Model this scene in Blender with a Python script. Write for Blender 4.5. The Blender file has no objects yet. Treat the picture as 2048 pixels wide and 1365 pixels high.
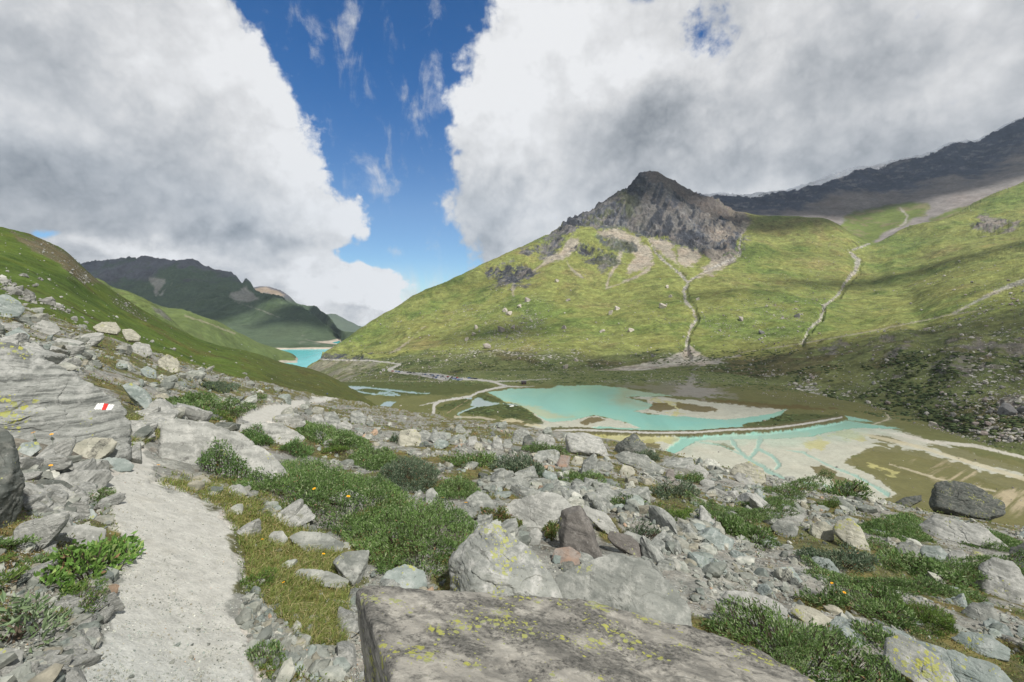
import bpy, bmesh, math, random
import numpy as np
from mathutils import Vector, Matrix

# ------------------------------------------------------------------ camera, sky, sun, exposure
F = 910.0            # focal length in pixels of the 2048 wide photograph
HY = 600.0           # eye level row
CAMZ = 100.0         # the camera stands 100 m above the glacial lake
SUN = Vector((0.38, -0.50, 0.80)).normalized()
sc = bpy.context.scene
cam = bpy.data.objects.new('camera', bpy.data.cameras.new('camera'))
sc.collection.objects.link(cam); sc.camera = cam
cam.location = (0, 0, CAMZ); cam.rotation_euler = (math.radians(90), 0, 0)
cam.data.sensor_width = 36; cam.data.lens = 36 * F / 2048
cam.data.shift_y = (HY - 682.5) / 2048
cam.data.clip_start = 0.05; cam.data.clip_end = 60000
sc.view_settings.view_transform = 'Standard'; sc.view_settings.look = 'None'
sc.view_settings.gamma = 1; sc.view_settings.exposure = 0.10
sc.cycles.volume_bounces = 0; sc.cycles.max_bounces = 6; sc.cycles.transparent_max_bounces = 12
sc.cycles.use_denoising = True

class N:
    """tiny expression wrapper for shader node graphs"""
    def __init__(s, nt, sock): s.nt, s.s = nt, sock
    def op(s, o, *a):
        n = s.nt.nodes.new('ShaderNodeMath'); n.operation = o
        for i, v in enumerate((s,) + a):
            if isinstance(v, N): s.nt.links.new(v.s, n.inputs[i])
            else: n.inputs[i].default_value = v
        return N(s.nt, n.outputs[0])
    def __add__(s, o): return s.op('ADD', o)
    def __sub__(s, o): return s.op('SUBTRACT', o)
    def __mul__(s, o): return s.op('MULTIPLY', o)
    def __truediv__(s, o): return s.op('DIVIDE', o)
    def clamp(s):
        r = s.op('ADD', 0.0); r.s.node.use_clamp = True; return r
    def exp(s): return s.op('EXPONENT')
    def max(s, o): return s.op('MAXIMUM', o)
    def min(s, o): return s.op('MINIMUM', o)

def rng(nt, v, a, b, c=0.0, d=1.0, smooth=True):
    n = nt.nodes.new('ShaderNodeMapRange'); n.interpolation_type = 'SMOOTHSTEP' if smooth else 'LINEAR'
    nt.links.new(v.s, n.inputs['Value'])
    for k, x in (('From Min', a), ('From Max', b), ('To Min', c), ('To Max', d)): n.inputs[k].default_value = x
    return N(nt, n.outputs['Result'])

def noise(nt, vec, scale, detail=5.0, rough=0.55, dist=0.0, lac=2.0, color=False):
    n = nt.nodes.new('ShaderNodeTexNoise'); n.inputs['Scale'].default_value = scale
    n.inputs['Detail'].default_value = detail; n.inputs['Roughness'].default_value = rough
    n.inputs['Distortion'].default_value = dist; n.inputs['Lacunarity'].default_value = lac
    if vec is not None: nt.links.new(vec, n.inputs['Vector'])
    return N(nt, n.outputs['Color' if color else 'Fac'])

def voro(nt, vec, scale, feature='F1', out='Distance', rand=1.0):
    n = nt.nodes.new('ShaderNodeTexVoronoi'); n.feature = feature; n.inputs['Scale'].default_value = scale
    n.inputs['Randomness'].default_value = rand
    if vec is not None: nt.links.new(vec, n.inputs['Vector'])
    return N(nt, n.outputs[out])

def setin(nt, sock, v):
    if isinstance(v, N): nt.links.new(v.s, sock)
    elif isinstance(v, (tuple, list)) and len(v) == 3 and sock.type == 'RGBA': sock.default_value = (*v, 1)
    else: sock.default_value = v

def mixc(nt, fac, a, b, mode='MIX'):
    n = nt.nodes.new('ShaderNodeMix'); n.data_type = 'RGBA'; n.blend_type = mode; n.clamp_factor = True
    setin(nt, n.inputs[0], fac); setin(nt, n.inputs[6], a); setin(nt, n.inputs[7], b)
    return N(nt, n.outputs[2])

def vmath(nt, op, a, b=None):
    n = nt.nodes.new('ShaderNodeVectorMath'); n.operation = op
    nt.links.new(a, n.inputs[0])
    if b is not None:
        if isinstance(b, (tuple, list)): n.inputs[1].default_value = b
        else: nt.links.new(b, n.inputs[1])
    return n.outputs[0]

def azel(px, py):
    u = (px - 1024) / F; v = (HY - py) / F
    az = math.atan(u); return az, math.atan(v * math.cos(az))

w = bpy.data.worlds.new("World"); sc.world = w; w.use_nodes = True
def build_world():
    nt = w.node_tree; nt.nodes.clear()
    out = nt.nodes.new('ShaderNodeOutputWorld'); bg = nt.nodes.new('ShaderNodeBackground')
    nt.links.new(bg.outputs[0], out.inputs[0]); bg.inputs[1].default_value = 0.1
    sky = nt.nodes.new('ShaderNodeTexSky'); sky.sky_type = 'NISHITA'; sky.sun_disc = False
    sky.sun_elevation = math.asin(SUN.z); sky.sun_rotation = math.atan2(SUN.x, SUN.y)
    sky.altitude = 2400; sky.air_density = 1.0; sky.dust_density = 0.3; sky.ozone_density = 2.0
    tc = nt.nodes.new('ShaderNodeTexCoord'); g = tc.outputs['Generated']
    sep = nt.nodes.new('ShaderNodeSeparateXYZ'); nt.links.new(g, sep.inputs[0])
    x, y, z = (N(nt, sep.outputs[i]) for i in range(3))
    az = x.op('ARCTAN2', y)
    el = z.op('ARCTAN2', (x * x + y * y).op('SQRT'))
    cmb = nt.nodes.new('ShaderNodeCombineXYZ')
    nt.links.new(az.s, cmb.inputs[0]); nt.links.new(el.s, cmb.inputs[1]); P = cmb.outputs[0]
    nbig = noise(nt, g, 6.5, 10.0, 0.60, 0.12) - 0.5
    nfin = noise(nt, g, 24.0, 8.0, 0.66, 0.15) - 0.5
    nbig2 = noise(nt, vmath(nt, 'ADD', g, (4.1, 2.7, 9.3)), 7.5, 8.0, 0.58, 0.1) - 0.5
    nfin2 = noise(nt, vmath(nt, 'MULTIPLY', g, (1, 1, 1.8)), 15.0, 7.0, 0.6, 0.1) - 0.5
    b1 = (noise(nt, vmath(nt, 'ADD', g, (7.7, 1.3, 2.9)), 8.0, 2.0, 0.5, 0.0) - 0.5).op('ABSOLUTE') * 2.0
    b2 = (noise(nt, vmath(nt, 'ADD', g, (2.2, 8.1, 5.5)), 21.0, 3.0, 0.55, 0.0) - 0.5).op('ABSOLUTE') * 2.0
    bil = b1 * .65 + b2 * .5 - 0.24
    nlow = noise(nt, g, 2.6, 4.0, 0.5, 0.3) - 0.5
    def curve(pts):
        n = nt.nodes.new('ShaderNodeFloatCurve'); c = n.mapping.curves[0]
        q = sorted((azel(px, py)[1], azel(px, py)[0]) for px, py in pts)
        n.mapping.clip_min_x = -1; n.mapping.clip_min_y = -1; n.mapping.extend = 'HORIZONTAL'
        c.points[0].location = q[0]; c.points[1].location = q[-1]
        for a in q[1:-1]: c.points.new(*a)
        for p in c.points: p.handle_type = 'AUTO_CLAMPED'
        n.mapping.update(); nt.links.new(el.s, n.inputs['Value']); return N(nt, n.outputs[0])
    left = curve([(480, -60), (500, 0), (520, 60), (572, 150), (636, 235), (676, 300), (688, 360), (725, 400), (745, 445), (735, 485), (690, 512),
                  (740, 530), (800, 545), (832, 570), (835, 600), (790, 640), (700, 660)])
    right = curve([(985, -60), (962, 10), (930, 80), (922, 150), (900, 230), (874, 310), (874, 390), (905, 440), (925, 480), (945, 530),
                   (925, 560), (900, 585)])
    wob = nbig * 0.15 + nfin * 0.08 + bil * 0.10
    mL = rng(nt, left - az + wob, -0.006, 0.026)
    mR = rng(nt, az - right + wob, -0.010, 0.030)
    def blob(px, py, rx, ry, warp=0.5):
        a, e = azel(px, py); k = math.cos(a) ** 2
        dx = (az - a + nbig * (0.22 * warp)) / (rx / F * k); dy = (el - e + nbig2 * (0.16 * warp)) / (ry / F * max(k, .6))
        return ((dx * dx + dy * dy) * -1.0).exp()
    hole = (blob(1400, 52, 46, 52, 1.2) * .95 + blob(1290, -10, 30, 20)) .max(blob(88, 468, 40, 12, .3) * 1.0)
    hole = hole.max(blob(932, 545, 14, 24, .2) * .9)
    holem = rng(nt, hole + nfin * 2.0 + nbig * .9, 0.30, 1.15)
    mask = (mL.max(mR) * (holem * -1.0 + 1.0)).clamp()
    # thin wisps across the blue gap
    mp = nt.nodes.new('ShaderNodeMapping'); mp.inputs['Scale'].default_value = (9, 4, 1); mp.inputs['Rotation'].default_value = (0, 0, .5)
    nt.links.new(P, mp.inputs[0])
    ws = noise(nt, mp.outputs[0], 1.6, 9.0, 0.62, 1.0)
    wl = blob(640, 60, 95, 45, 1) + blob(745, 330, 70, 80, 1) * .8 + blob(850, 235, 50, 60, 1) * 1.2 + blob(700, 170, 45, 90, 1) * .7 \
        + blob(780, 385, 30, 22, .6) + blob(815, 505, 40, 10, .3) + blob(725, 20, 50, 25, .8) * .7 + blob(880, 120, 25, 60, .8)
    wisp = rng(nt, ws + nfin * .5 + (wl.min(1.0) - 1.0) * 0.20, 0.40, 0.80) * 0.75
    low = rng(nt, el, 0.0, 0.09, 1.0, 0.0) * .7
    mask = mask.max(wisp).max(low * rng(nt, ws, .35, .6))
    # brightness of the cloud masses: sunlit rims, grey bases
    br = nlow * 0.30 + nbig * 0.55 + nbig2 * 0.28 + nfin * 0.22 + bil * 0.46 + 0.72 + rng(nt, el, .20, .0, 0, 1) * (nfin2 * .9)
    for px, py, rx, ry, a in ((350, 90, 190, 150, .18), (100, 130, 160, 90, -.06), (60, 230, 150, 60, .14), (110, 350, 300, 75, -.18),
                              (20, 400, 170, 80, -.15), (600, 300, 90, 180, .28), (470, 482, 230, 26, -.24), (400, 445, 180, 40, -.08), (680, 450, 60, 55, .12),
                              (730, 575, 130, 45, .30), (250, 500, 200, 22, .24), (450, 555, 150, 25, .10), (760, 612, 80, 8, -.2), (980, 250, 100, 170, .22),
                              (1110, 70, 170, 90, .30), (1270, 250, 110, 70, -.26), (1180, 210, 80, 60, .06), (1400, 330, 190, 60, -.16),
                              (1560, 40, 90, 60, .16), (1640, 170, 150, 100, -.12), (1800, 310, 300, 45, -.16), (1560, 260, 60, 120, .08), (1420, 160, 60, 60, .10), (1860, 210, 120, 30, .06), (1950, 130, 160, 90, -.02),
                              (1090, 330, 60, 120, .12), (990, 480, 70, 80, -.22), (1200, 400, 200, 40, -.10), (1330, 120, 120, 40, .14), (1750, 60, 120, 60, .0)):
        br = br + blob(px, py, rx, ry, .9) * a
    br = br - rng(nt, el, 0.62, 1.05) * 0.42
    edge = rng(nt, left - az, 0.0, 0.16, 1.0, 0.0) * mL * .10
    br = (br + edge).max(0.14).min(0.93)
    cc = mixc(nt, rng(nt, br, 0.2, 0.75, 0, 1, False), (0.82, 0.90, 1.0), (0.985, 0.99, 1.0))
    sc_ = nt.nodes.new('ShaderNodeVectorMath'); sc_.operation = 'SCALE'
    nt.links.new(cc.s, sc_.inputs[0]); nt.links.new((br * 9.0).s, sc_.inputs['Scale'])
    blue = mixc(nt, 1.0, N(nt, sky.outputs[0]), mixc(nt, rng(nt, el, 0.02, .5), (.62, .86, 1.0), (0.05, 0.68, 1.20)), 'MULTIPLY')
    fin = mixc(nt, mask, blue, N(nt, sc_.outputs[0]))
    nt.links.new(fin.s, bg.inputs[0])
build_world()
w.cycles.sampling_method = 'MANUAL'; w.cycles.sample_map_resolution = 512

sl = bpy.data.lights.new('sun', 'SUN'); sl.energy = 5.0; sl.angle = math.radians(2.0); sl.color = (1.0, 0.955, 0.88)
so = bpy.data.objects.new('sun', sl); sc.collection.objects.link(so)
so.rotation_euler = SUN.to_track_quat('Z', 'Y').to_euler(); so.location = (0, 0, 4000)

# ------------------------------------------------------------------ helpers
COL = sc.collection
R = np.random.default_rng(7); random.seed(7)
def tag(o, label=None, cat=None, group=None, kind=None):
    if label: o['label'] = label
    if cat: o['category'] = cat
    if group: o['group'] = group
    if kind: o['kind'] = kind
    return o
def lin(r, g, b):
    f = lambda c: (c / 255 / 12.92) if c <= 10 else ((c / 255 + .055) / 1.055) ** 2.4
    return np.array((f(r), f(g), f(b)))
def hsh(ix, iy, iz, s):
    h = (ix.astype(np.uint32) * np.uint32(374761393) + iy.astype(np.uint32) * np.uint32(668265263)
         + iz.astype(np.uint32) * np.uint32(2147483647 - 1) + np.uint32((s * 362437 + 1013904223) & 0xffffffff))
    h = (h ^ (h >> np.uint32(13))) * np.uint32(1274126177); h = h ^ (h >> np.uint32(16)); h = h * np.uint32(2246822519); h ^= h >> np.uint32(13)
    return h.astype(np.float32) * np.float32(1 / 4294967295.0)
def vn(x, y, z=None, s=0):
    """value noise -1..1"""
    x = np.asarray(x, dtype=np.float64); y = np.asarray(y, dtype=np.float64)
    xi = np.floor(x); yi = np.floor(y); fx = (x - xi).astype(np.float32); fy = (y - yi).astype(np.float32)
    xi = xi.astype(np.int64); yi = yi.astype(np.int64)
    fx = fx * fx * fx * (fx * (fx * 6 - 15) + 10); fy = fy * fy * fy * (fy * (fy * 6 - 15) + 10)
    if z is None:
        o = np.zeros_like(xi); a = hsh(xi, yi, o, s); b = hsh(xi + 1, yi, o, s); c = hsh(xi, yi + 1, o, s); d = hsh(xi + 1, yi + 1, o, s)
        return ((a + (b - a) * fx) * (1 - fy) + (c + (d - c) * fx) * fy) * 2 - 1
    z = np.asarray(z, dtype=np.float64); zi = np.floor(z); fz = (z - zi).astype(np.float32); zi = zi.astype(np.int64)
    fz = fz * fz * fz * (fz * (fz * 6 - 15) + 10); r = []
    for k in (0, 1):
        a = hsh(xi, yi, zi + k, s); b = hsh(xi + 1, yi, zi + k, s); c = hsh(xi, yi + 1, zi + k, s); d = hsh(xi + 1, yi + 1, zi + k, s)
        r.append((a + (b - a) * fx) * (1 - fy) + (c + (d - c) * fx) * fy)
    return (r[0] + (r[1] - r[0]) * fz) * 2 - 1
def fbm(x, y, z=None, s=0, o=5, g=.5, ridge=False):
    t = 0; a = 1.0; m = 0
    for i in range(o):
        n = vn(x, y, z, s + i * 17)
        if ridge: n = 1 - 2 * np.abs(n)
        t = t + n * a; m += a; a *= g
        c, q = .8 * 2.03, .6 * 2.03
        x, y = x * c - y * q + 3.7, x * q + y * c + 1.3
        if z is not None: z = z * 2.03 + 5.1
    return t / m
def sst(x, a, b):
    t = np.clip((x - a) / (b - a), 0, 1); return t * t * (3 - 2 * t)
def pdist(x, y, pts, closed):
    """distance to polyline, and inside test"""
    p = np.asarray(pts, float); n = len(p); d2 = np.full(x.shape, 1e18); ins = np.zeros(x.shape, bool); wd = np.zeros(x.shape)
    has = p.shape[1] > 2
    for i in range(n if closed else n - 1):
        a, b = p[i], p[(i + 1) % n]; dx, dy = b[0] - a[0], b[1] - a[1]; L = dx * dx + dy * dy + 1e-12
        t = np.clip(((x - a[0]) * dx + (y - a[1]) * dy) / L, 0, 1)
        q = (x - a[0] - t * dx) ** 2 + (y - a[1] - t * dy) ** 2; k = q < d2
        d2 = np.where(k, q, d2)
        if has: wd = np.where(k, a[2] + (b[2] - a[2]) * t, wd)
        if closed:
            c = ((a[1] > y) != (b[1] > y)) & (x < dx * (y - a[1]) / (dy if abs(dy) > 1e-9 else 1e-9) + a[0]); ins ^= c
    return np.sqrt(d2), ins, wd
def warp(x, y, f):
    """ragged natural outlines instead of straight edges"""
    a = max(1.0, .38 * f); l = 4.5 * a
    return (x + a * (vn(x / l, y / l * 1.6, None, 31) + .5 * vn(x / l * 2.7, y / l * 3.9, None, 32)) * 1.3,
            y + .7 * a * (vn(x / l, y / l * 1.6, None, 33) + .5 * vn(x / l * 2.7, y / l * 3.9, None, 34)))
def poly(x, y, pts, f=4.0, wob=None):
    """soft polygon mask, computed only near the polygon"""
    p = np.asarray(pts, float); m = 6 * f + 12
    k = (x > p[:, 0].min() - m) & (x < p[:, 0].max() + m) & (y > p[:, 1].min() - m) & (y < p[:, 1].max() + m)
    out = np.zeros(x.shape)
    if k.any():
        xx, yy = warp(x[k], y[k], f); d, i, _ = pdist(xx, yy, p, True); sd = np.where(i, d, -d)
        if wob is not None: sd = sd + wob[k]
        out[k] = sst(sd, -f / 2, f / 2)
    return out
def line(x, y, pts, f=2.0, wob=None):
    p = np.asarray(pts, float); m = 4 * f + 10 + p[:, 2].max()
    k = (x > p[:, 0].min() - m) & (x < p[:, 0].max() + m) & (y > p[:, 1].min() - m) & (y < p[:, 1].max() + m)
    out = np.zeros(x.shape)
    if k.any():
        xx, yy = warp(x[k], y[k], f * .6); d, _, wd = pdist(xx, yy, p, False); sd = wd / 2 - d
        if wob is not None: sd = sd + wob[k]
        out[k] = sst(sd, -f / 2, f / 2)
    return out
def pchip(xk, yk, x):
    xk = np.asarray(xk, float); yk = np.asarray(yk, float); h = np.diff(xk); d = np.diff(yk, axis=0) / (h[:, None] if yk.ndim > 1 else h)
    m = np.zeros_like(yk); m[1:-1] = np.where(d[:-1] * d[1:] > 0, 2 * d[:-1] * d[1:] / np.where(np.abs(d[:-1] + d[1:]) < 1e-12, 1e-12, d[:-1] + d[1:]), 0)
    m[0] = d[0]; m[-1] = d[-1]
    i = np.clip(np.searchsorted(xk, x) - 1, 0, len(xk) - 2); t = (x - xk[i]) / h[i]; hh = h[i]
    if yk.ndim > 1: t = t[:, None]; hh = hh[:, None]
    return ((2 * t**3 - 3 * t**2 + 1) * yk[i] + (t**3 - 2 * t**2 + t) * hh * m[i] + (-2 * t**3 + 3 * t**2) * yk[i + 1] + (t**3 - t**2) * hh * m[i + 1])

def mk(name, V, Fq, mats=(), smooth=True, col=None, parent=None, midx=None, extra=None):
    """one mesh object from numpy arrays; Fq: (n,3) or (n,4)"""
    me = bpy.data.meshes.new(name); V = np.asarray(V, np.float32); Fq = np.asarray(Fq, np.int32)
    me.vertices.add(len(V)); me.vertices.foreach_set('co', V.ravel())
    n, k = Fq.shape; me.loops.add(n * k); me.loops.foreach_set('vertex_index', Fq.ravel())
    me.polygons.add(n); me.polygons.foreach_set('loop_start', np.arange(0, n * k, k, dtype=np.int32))
    if midx is not None: me.polygons.foreach_set('material_index', np.asarray(midx, np.int32))
    me.update(calc_edges=True); me.polygons.foreach_set('use_smooth', np.full(n, smooth))
    if col is not None:
        c = np.asarray(col, np.float32)
        if c.shape[1] == 3: c = np.hstack([c, np.zeros((len(c), 1), np.float32)])
        a = me.attributes.new('Col', 'FLOAT_COLOR', 'POINT'); a.data.foreach_set('color', c.ravel())
    for m in (mats if isinstance(mats, (list, tuple)) else [mats]): me.materials.append(m)
    o = bpy.data.objects.new(name, me); COL.objects.link(o)
    if parent is not None: o.parent = parent
    return o

class Layer:
    """a sheet of terrain: columns of constant bearing, rows following (distance, height) profiles"""
    def __init__(s, cols, px0, px1, nu, nt, nodes_py=True, px=None):
        cols = sorted(cols); cp = np.array([c[0] for c in cols], float)
        Yk = np.array([[n[0] for n in c[1]] for c in cols], float); Pk = np.array([[n[1] for n in c[1]] for c in cols], float)
        px = np.linspace(px0, px1, nu) if px is None else px; nu = len(px)
        lY = pchip(cp, np.log(Yk), px); Pp = pchip(cp, Pk, px)
        Zk = -(Pp - HY) / F * np.exp(lY)
        K = Yk.shape[1]; tt = np.linspace(0, K - 1, 160); X = np.zeros((nt, nu)); Y = X.copy(); Z = X.copy()
        lYd = pchip(np.arange(K), lY.T, tt); Zd = pchip(np.arange(K), Zk.T, tt); Yd = np.exp(lYd)
        PYd = HY - F * Zd / Yd
        for j in range(nu):
            m = np.concatenate([[0], np.cumsum(np.hypot(np.diff(PYd[:, j]), 45 * np.diff(lYd[:, j])))])
            q = np.linspace(0, m[-1], nt); t = np.interp(q, m, tt)
            Y[:, j] = np.exp(np.interp(t, tt, lYd[:, j])); Z[:, j] = np.interp(t, tt, Zd[:, j])
        s.U = (px - 1024) / F; s.PX = np.broadcast_to(px, (nt, nu)).copy()
        s.X = s.U[None, :] * Y; s.Y = Y; s.Z = Z + CAMZ; s.nu, s.nt = nu, nt
    def py(s): return HY - F * (s.Z - CAMZ) / s.Y
    def finish(s, C, k=1.0, sat=1.0):
        g_ = C[..., :3].mean(-1, keepdims=True); C[..., :3] = np.clip((g_ + (C[..., :3] - g_) * sat) * k, .004, 1)
        s.C = C; s.P = np.stack([s.X, s.Y, s.Z], -1).reshape(-1, 3); s.pyf = s.py().ravel(); s.pxf = (1024 + F * s.X / s.Y).ravel()
    def faces(s):
        i = np.arange(s.nt - 1)[:, None] * s.nu + np.arange(s.nu - 1)[None, :]
        return np.stack([i, i + 1, i + 1 + s.nu, i + s.nu], -1).reshape(-1, 4)
    def emit(s, classes, cls=None):
        """classes: list of (name, material, kind dict); cls: class id per vertex grid"""
        Fq = s.faces(); objs = []
        cf = np.zeros(len(Fq), int) if cls is None else cls.ravel()[Fq[:, 0]]
        for k, (nm, mt, tg) in enumerate(classes):
            f = Fq[cf == k]
            if not len(f): objs.append(None); continue
            u, inv = np.unique(f, return_inverse=True)
            o = mk(nm, s.P[u], inv.reshape(f.shape), mt, True, s.C.reshape(-1, s.C.shape[-1])[u]); tag(o, **tg); objs.append(o)
        return objs
    def hit(s, px, py):
        d = (s.pxf - px) ** 2 + (s.pyf - py) ** 2; i = int(np.argmin(d)); return Vector(s.P[i])
    def zat(s, X, Y):
        d = (s.P[:, 0] - X) ** 2 + (s.P[:, 1] - Y) ** 2; return float(s.P[int(np.argmin(d)), 2])

# ------------------------------------------------------------------ materials
def newmat(name, rough=.9, spec=.25):
    m = bpy.data.materials.new(name); m.use_nodes = True; nt = m.node_tree
    b = nt.nodes['Principled BSDF']; b.inputs['Roughness'].default_value = rough; b.inputs['Specular IOR Level'].default_value = spec
    return m, nt, b
def bump(nt, b, h, dist, strength=1.0):
    n = nt.nodes.new('ShaderNodeBump'); n.inputs['Distance'].default_value = dist; n.inputs['Strength'].default_value = strength
    nt.links.new(h.s, n.inputs['Height']); nt.links.new(n.outputs[0], b.inputs['Normal'])
def flat(name, c, rough=.8, spec=.25, var=.0):
    m, nt, b = newmat(name, rough, spec); b.inputs['Base Color'].default_value = (*c, 1)
    g = nt.nodes.new('ShaderNodeNewGeometry').outputs['Position']
    v = noise(nt, g, 9.0, 3); f = rng(nt, v, .3, .7, 1 - var - .06, 1 + var + .06)
    h = nt.nodes.new('ShaderNodeVectorMath'); h.operation = 'SCALE'; h.inputs[0].default_value = c; nt.links.new(f.s, h.inputs['Scale'])
    nt.links.new(h.outputs[0], b.inputs['Base Color']); return m
def attr(nt):
    a = nt.nodes.new('ShaderNodeAttribute'); a.attribute_name = 'Col'
    return N(nt, a.outputs['Color']), N(nt, a.outputs['Alpha'])
def scalec(nt, c, f):
    n = nt.nodes.new('ShaderNodeVectorMath'); n.operation = 'SCALE'; nt.links.new(c.s, n.inputs[0]); nt.links.new(f.s, n.inputs['Scale']); return N(nt, n.outputs[0])
def terrain_mat(name, unit, bdist, spk=(.42, .41, .36), contrast=.35, rough=.95, hues=.35, coarse=0.0):
    """unit: size in metres of the finest mottling"""
    m, nt, b = newmat(name, rough, .1); g = nt.nodes.new('ShaderNodeNewGeometry').outputs['Position']
    c, a = attr(nt)
    n1 = noise(nt, g, 1 / (unit * 14), 7, .65); n2 = noise(nt, g, 1 / (unit * 2.2), 5, .7)
    f = rng(nt, n1, .25, .75, 1 - contrast, 1 + contrast, False) * rng(nt, n2, .25, .75, 1 - contrast, 1 + contrast, False)
    c = scalec(nt, c, f)
    if coarse: c = scalec(nt, c, rng(nt, noise(nt, g, 1 / coarse, 8, .7), .25, .75, .55, 1.45, False))
    hue = noise(nt, g, 1 / (unit * 30), 4, .6)
    c = mixc(nt, rng(nt, hue, .42, .7, 0, hues), c, mixc(nt, 1.0, c, (1.35, .92, .75), 'MULTIPLY'))
    # stones lying in the turf; the alpha of Col says how many
    v = voro(nt, g, 1 / (unit * 3.5)); v2 = voro(nt, g, 1 / (unit * 1.5))
    cl = noise(nt, g, 1 / (unit * 22), 4, .6)
    th = a * rng(nt, cl, .35, .65, .35, 1.5)
    s1 = rng(nt, th * .45 - v, 0, .06); s2 = rng(nt, th * .36 - v2, 0, .06)
    sp = (s1.max(s2 * .8)).clamp()
    c = mixc(nt, sp, c, scalec(nt, N(nt, mixc(nt, .5, spk, spk).s), rng(nt, n2, .3, .7, .6, 1.2)))
    nt.links.new(c.s, b.inputs['Base Color'])
    bump(nt, b, n2 * .6 + n1 * 2.0 + sp * .8, bdist)
    return m
def water_mat(name, rough=.12, unit=1.0, bd=.02, spec=.5):
    m, nt, b = newmat(name, rough, spec); c, a = attr(nt); g = nt.nodes.new('ShaderNodeNewGeometry').outputs['Position']
    b.inputs['IOR'].default_value = 1.33
    n1 = noise(nt, vmath(nt, 'MULTIPLY', g, (1, .35, 1)), 1 / (unit * 40), 6, .6, .6)
    c = scalec(nt, c, rng(nt, n1, .3, .7, .93, 1.07)); nt.links.new(c.s, b.inputs['Base Color'])
    bump(nt, b, noise(nt, g, 1 / unit, 4, .6), bd); return m
# ------------------------------------------------------------------ far terrain
def wobble(L, sc_=1.0, s=0):
    """outline wobble in pixels, made from world-space noise"""
    k = 60.0 / np.maximum(L.Y, 1) ; return 0
def base_noise(L, wl, amp, s, o=6, g=.5, ridge=False): return fbm(L.X / wl, L.Y / wl, None, s, o, g, ridge) * amp

def stack(tab, Ys): return [(p, list(zip(Ys, pys))) for p, pys in tab]

# very far blue mountain
L_H = Layer([(480, [(8200, 690), (8700, 665), (9300, 645), (9900, 690)]), (600, [(8200, 690), (8700, 660), (9300, 637), (9900, 690)]),
             (649, [(8200, 690), (8700, 655), (9300, 629), (9900, 690)]), (668, [(8200, 690), (8700, 652), (9300, 628), (9900, 690)]),
             (683, [(8200, 690), (8700, 655), (9300, 635), (9900, 690)]), (705, [(8200, 690), (8700, 663), (9300, 647), (9900, 690)]),
             (726, [(8200, 695), (8700, 668), (9300, 654), (9900, 690)]), (760, [(8200, 700), (8700, 675), (9300, 657), (9900, 700)]),
             (860, [(8200, 700), (8700, 678), (9300, 655), (9900, 700)])], 480, 860, 200, 60)
L_H.Z += base_noise(L_H, 900, 55, 3, 6, .55, True)
g1 = fbm(L_H.X / 400, L_H.Y / 400, L_H.Z / 300, 5, 5)
C = np.zeros(L_H.X.shape + (4,)); C[..., :3] = lin(78, 88, 62)
C[..., :3] += (lin(150, 145, 132) - C[..., :3]) * sst(L_H.Z + g1 * 120, 60, 300)[..., None]
L_H.finish(C)

# far mountain beyond the reservoir, its second summit, and two spurs
def crest(tab, mids, crestY, backY, backd=80):
    """tab: (px, crest py); mids: [(Y, py_at_left, py_at_right)] interpolated over the px range"""
    p0, p1 = tab[0][0], tab[-1][0]; out = []
    for p, c in tab:
        t = (p - p0) / (p1 - p0)
        out.append((p, [(Y, a + (b - a) * t) for Y, a, b in mids] + [(crestY, c), (backY, c + backd)]))
    return out
D2 = [(430, 620), (480, 592), (502, 579), (515, 575), (533, 573.5), (560, 580), (578, 592), (595, 608), (615, 612), (636, 617), (649, 627), (665, 642), (677, 658), (690, 663), (700, 664), (715, 665), (740, 667)]
cols = []
for p, c in D2:
    Yc = np.interp(p, [430, 615, 636, 649, 665, 677, 690, 715, 740], [4900, 4900, 4200, 3600, 3000, 2600, 2200, 2050, 2000]); b = HY + 200 * F / (Yc * .8) + 4
    cols.append((p, [(Yc * .8, max(b, c + 6)), (Yc * .9, max(c + 3, (c * .45 + b * .55))), (Yc, c), (Yc * 1.15, c + 60)]))
L_D2 = Layer(cols, 430, 740, 300, 90)
L_D2.Z += base_noise(L_D2, 500, 30, 11, 6, .55, True) * sst(L_D2.Y, 2600, 4200)
D1 = [(-100, 560), (100, 545), (167, 537), (212, 530), (267, 526), (290, 520), (312, 518), (376, 523), (390, 530), (403, 538), (427, 550), (455, 557), (472, 564),
      (485, 577), (491, 571), (497, 573), (513, 592), (545, 610), (595, 632), (640, 655), (665, 668), (690, 680), (720, 705), (800, 760)]
cols = []
for p, c in D1:
    t = np.clip((p + 100) / 790, 0, 1); sh = 700 - 3 * t
    if p <= 690:
        k = np.clip((p - 500) / 190, 0, 1)      # towards the right end the ridge comes down to the water
        Yc = 4000 - 1700 * k
        cols.append((p, [(1700 + 120 * t, 706), (1780 + 130 * t, 690 + 1 * t), (2050 + 80 * t, (676 * (1 - k) + 687 * k)), (2600 - 300 * k, (650 * (1 - k) + (c + 4) * k)),
                         (3300 - 1100 * k, (600 * (1 - k) + (c + 2) * k) if p > 200 else 600), (Yc, c), (Yc + 700, c + 60)]))
    else:
        cols.append((p, [(1850, 740), (1920, 735), (2130, c + 20), (2300, c + 10), (2400, c + 4), (2500, c), (3000, c + 60)]))
L_D = Layer(cols, -100, 800, 700, 240)
am = sst(L_D.Z, -90, 60)
L_D.Z += (base_noise(L_D, 600, 85, 21, 8, .56, True) * sst(L_D.Y, 2300, 3600) + base_noise(L_D, 220, 26, 22, 6, .6, True)) * am
def paint(C, m, c, k=1.0): C[..., :3] += (np.asarray(c) - C[..., :3]) * (m * k)[..., None]
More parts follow.
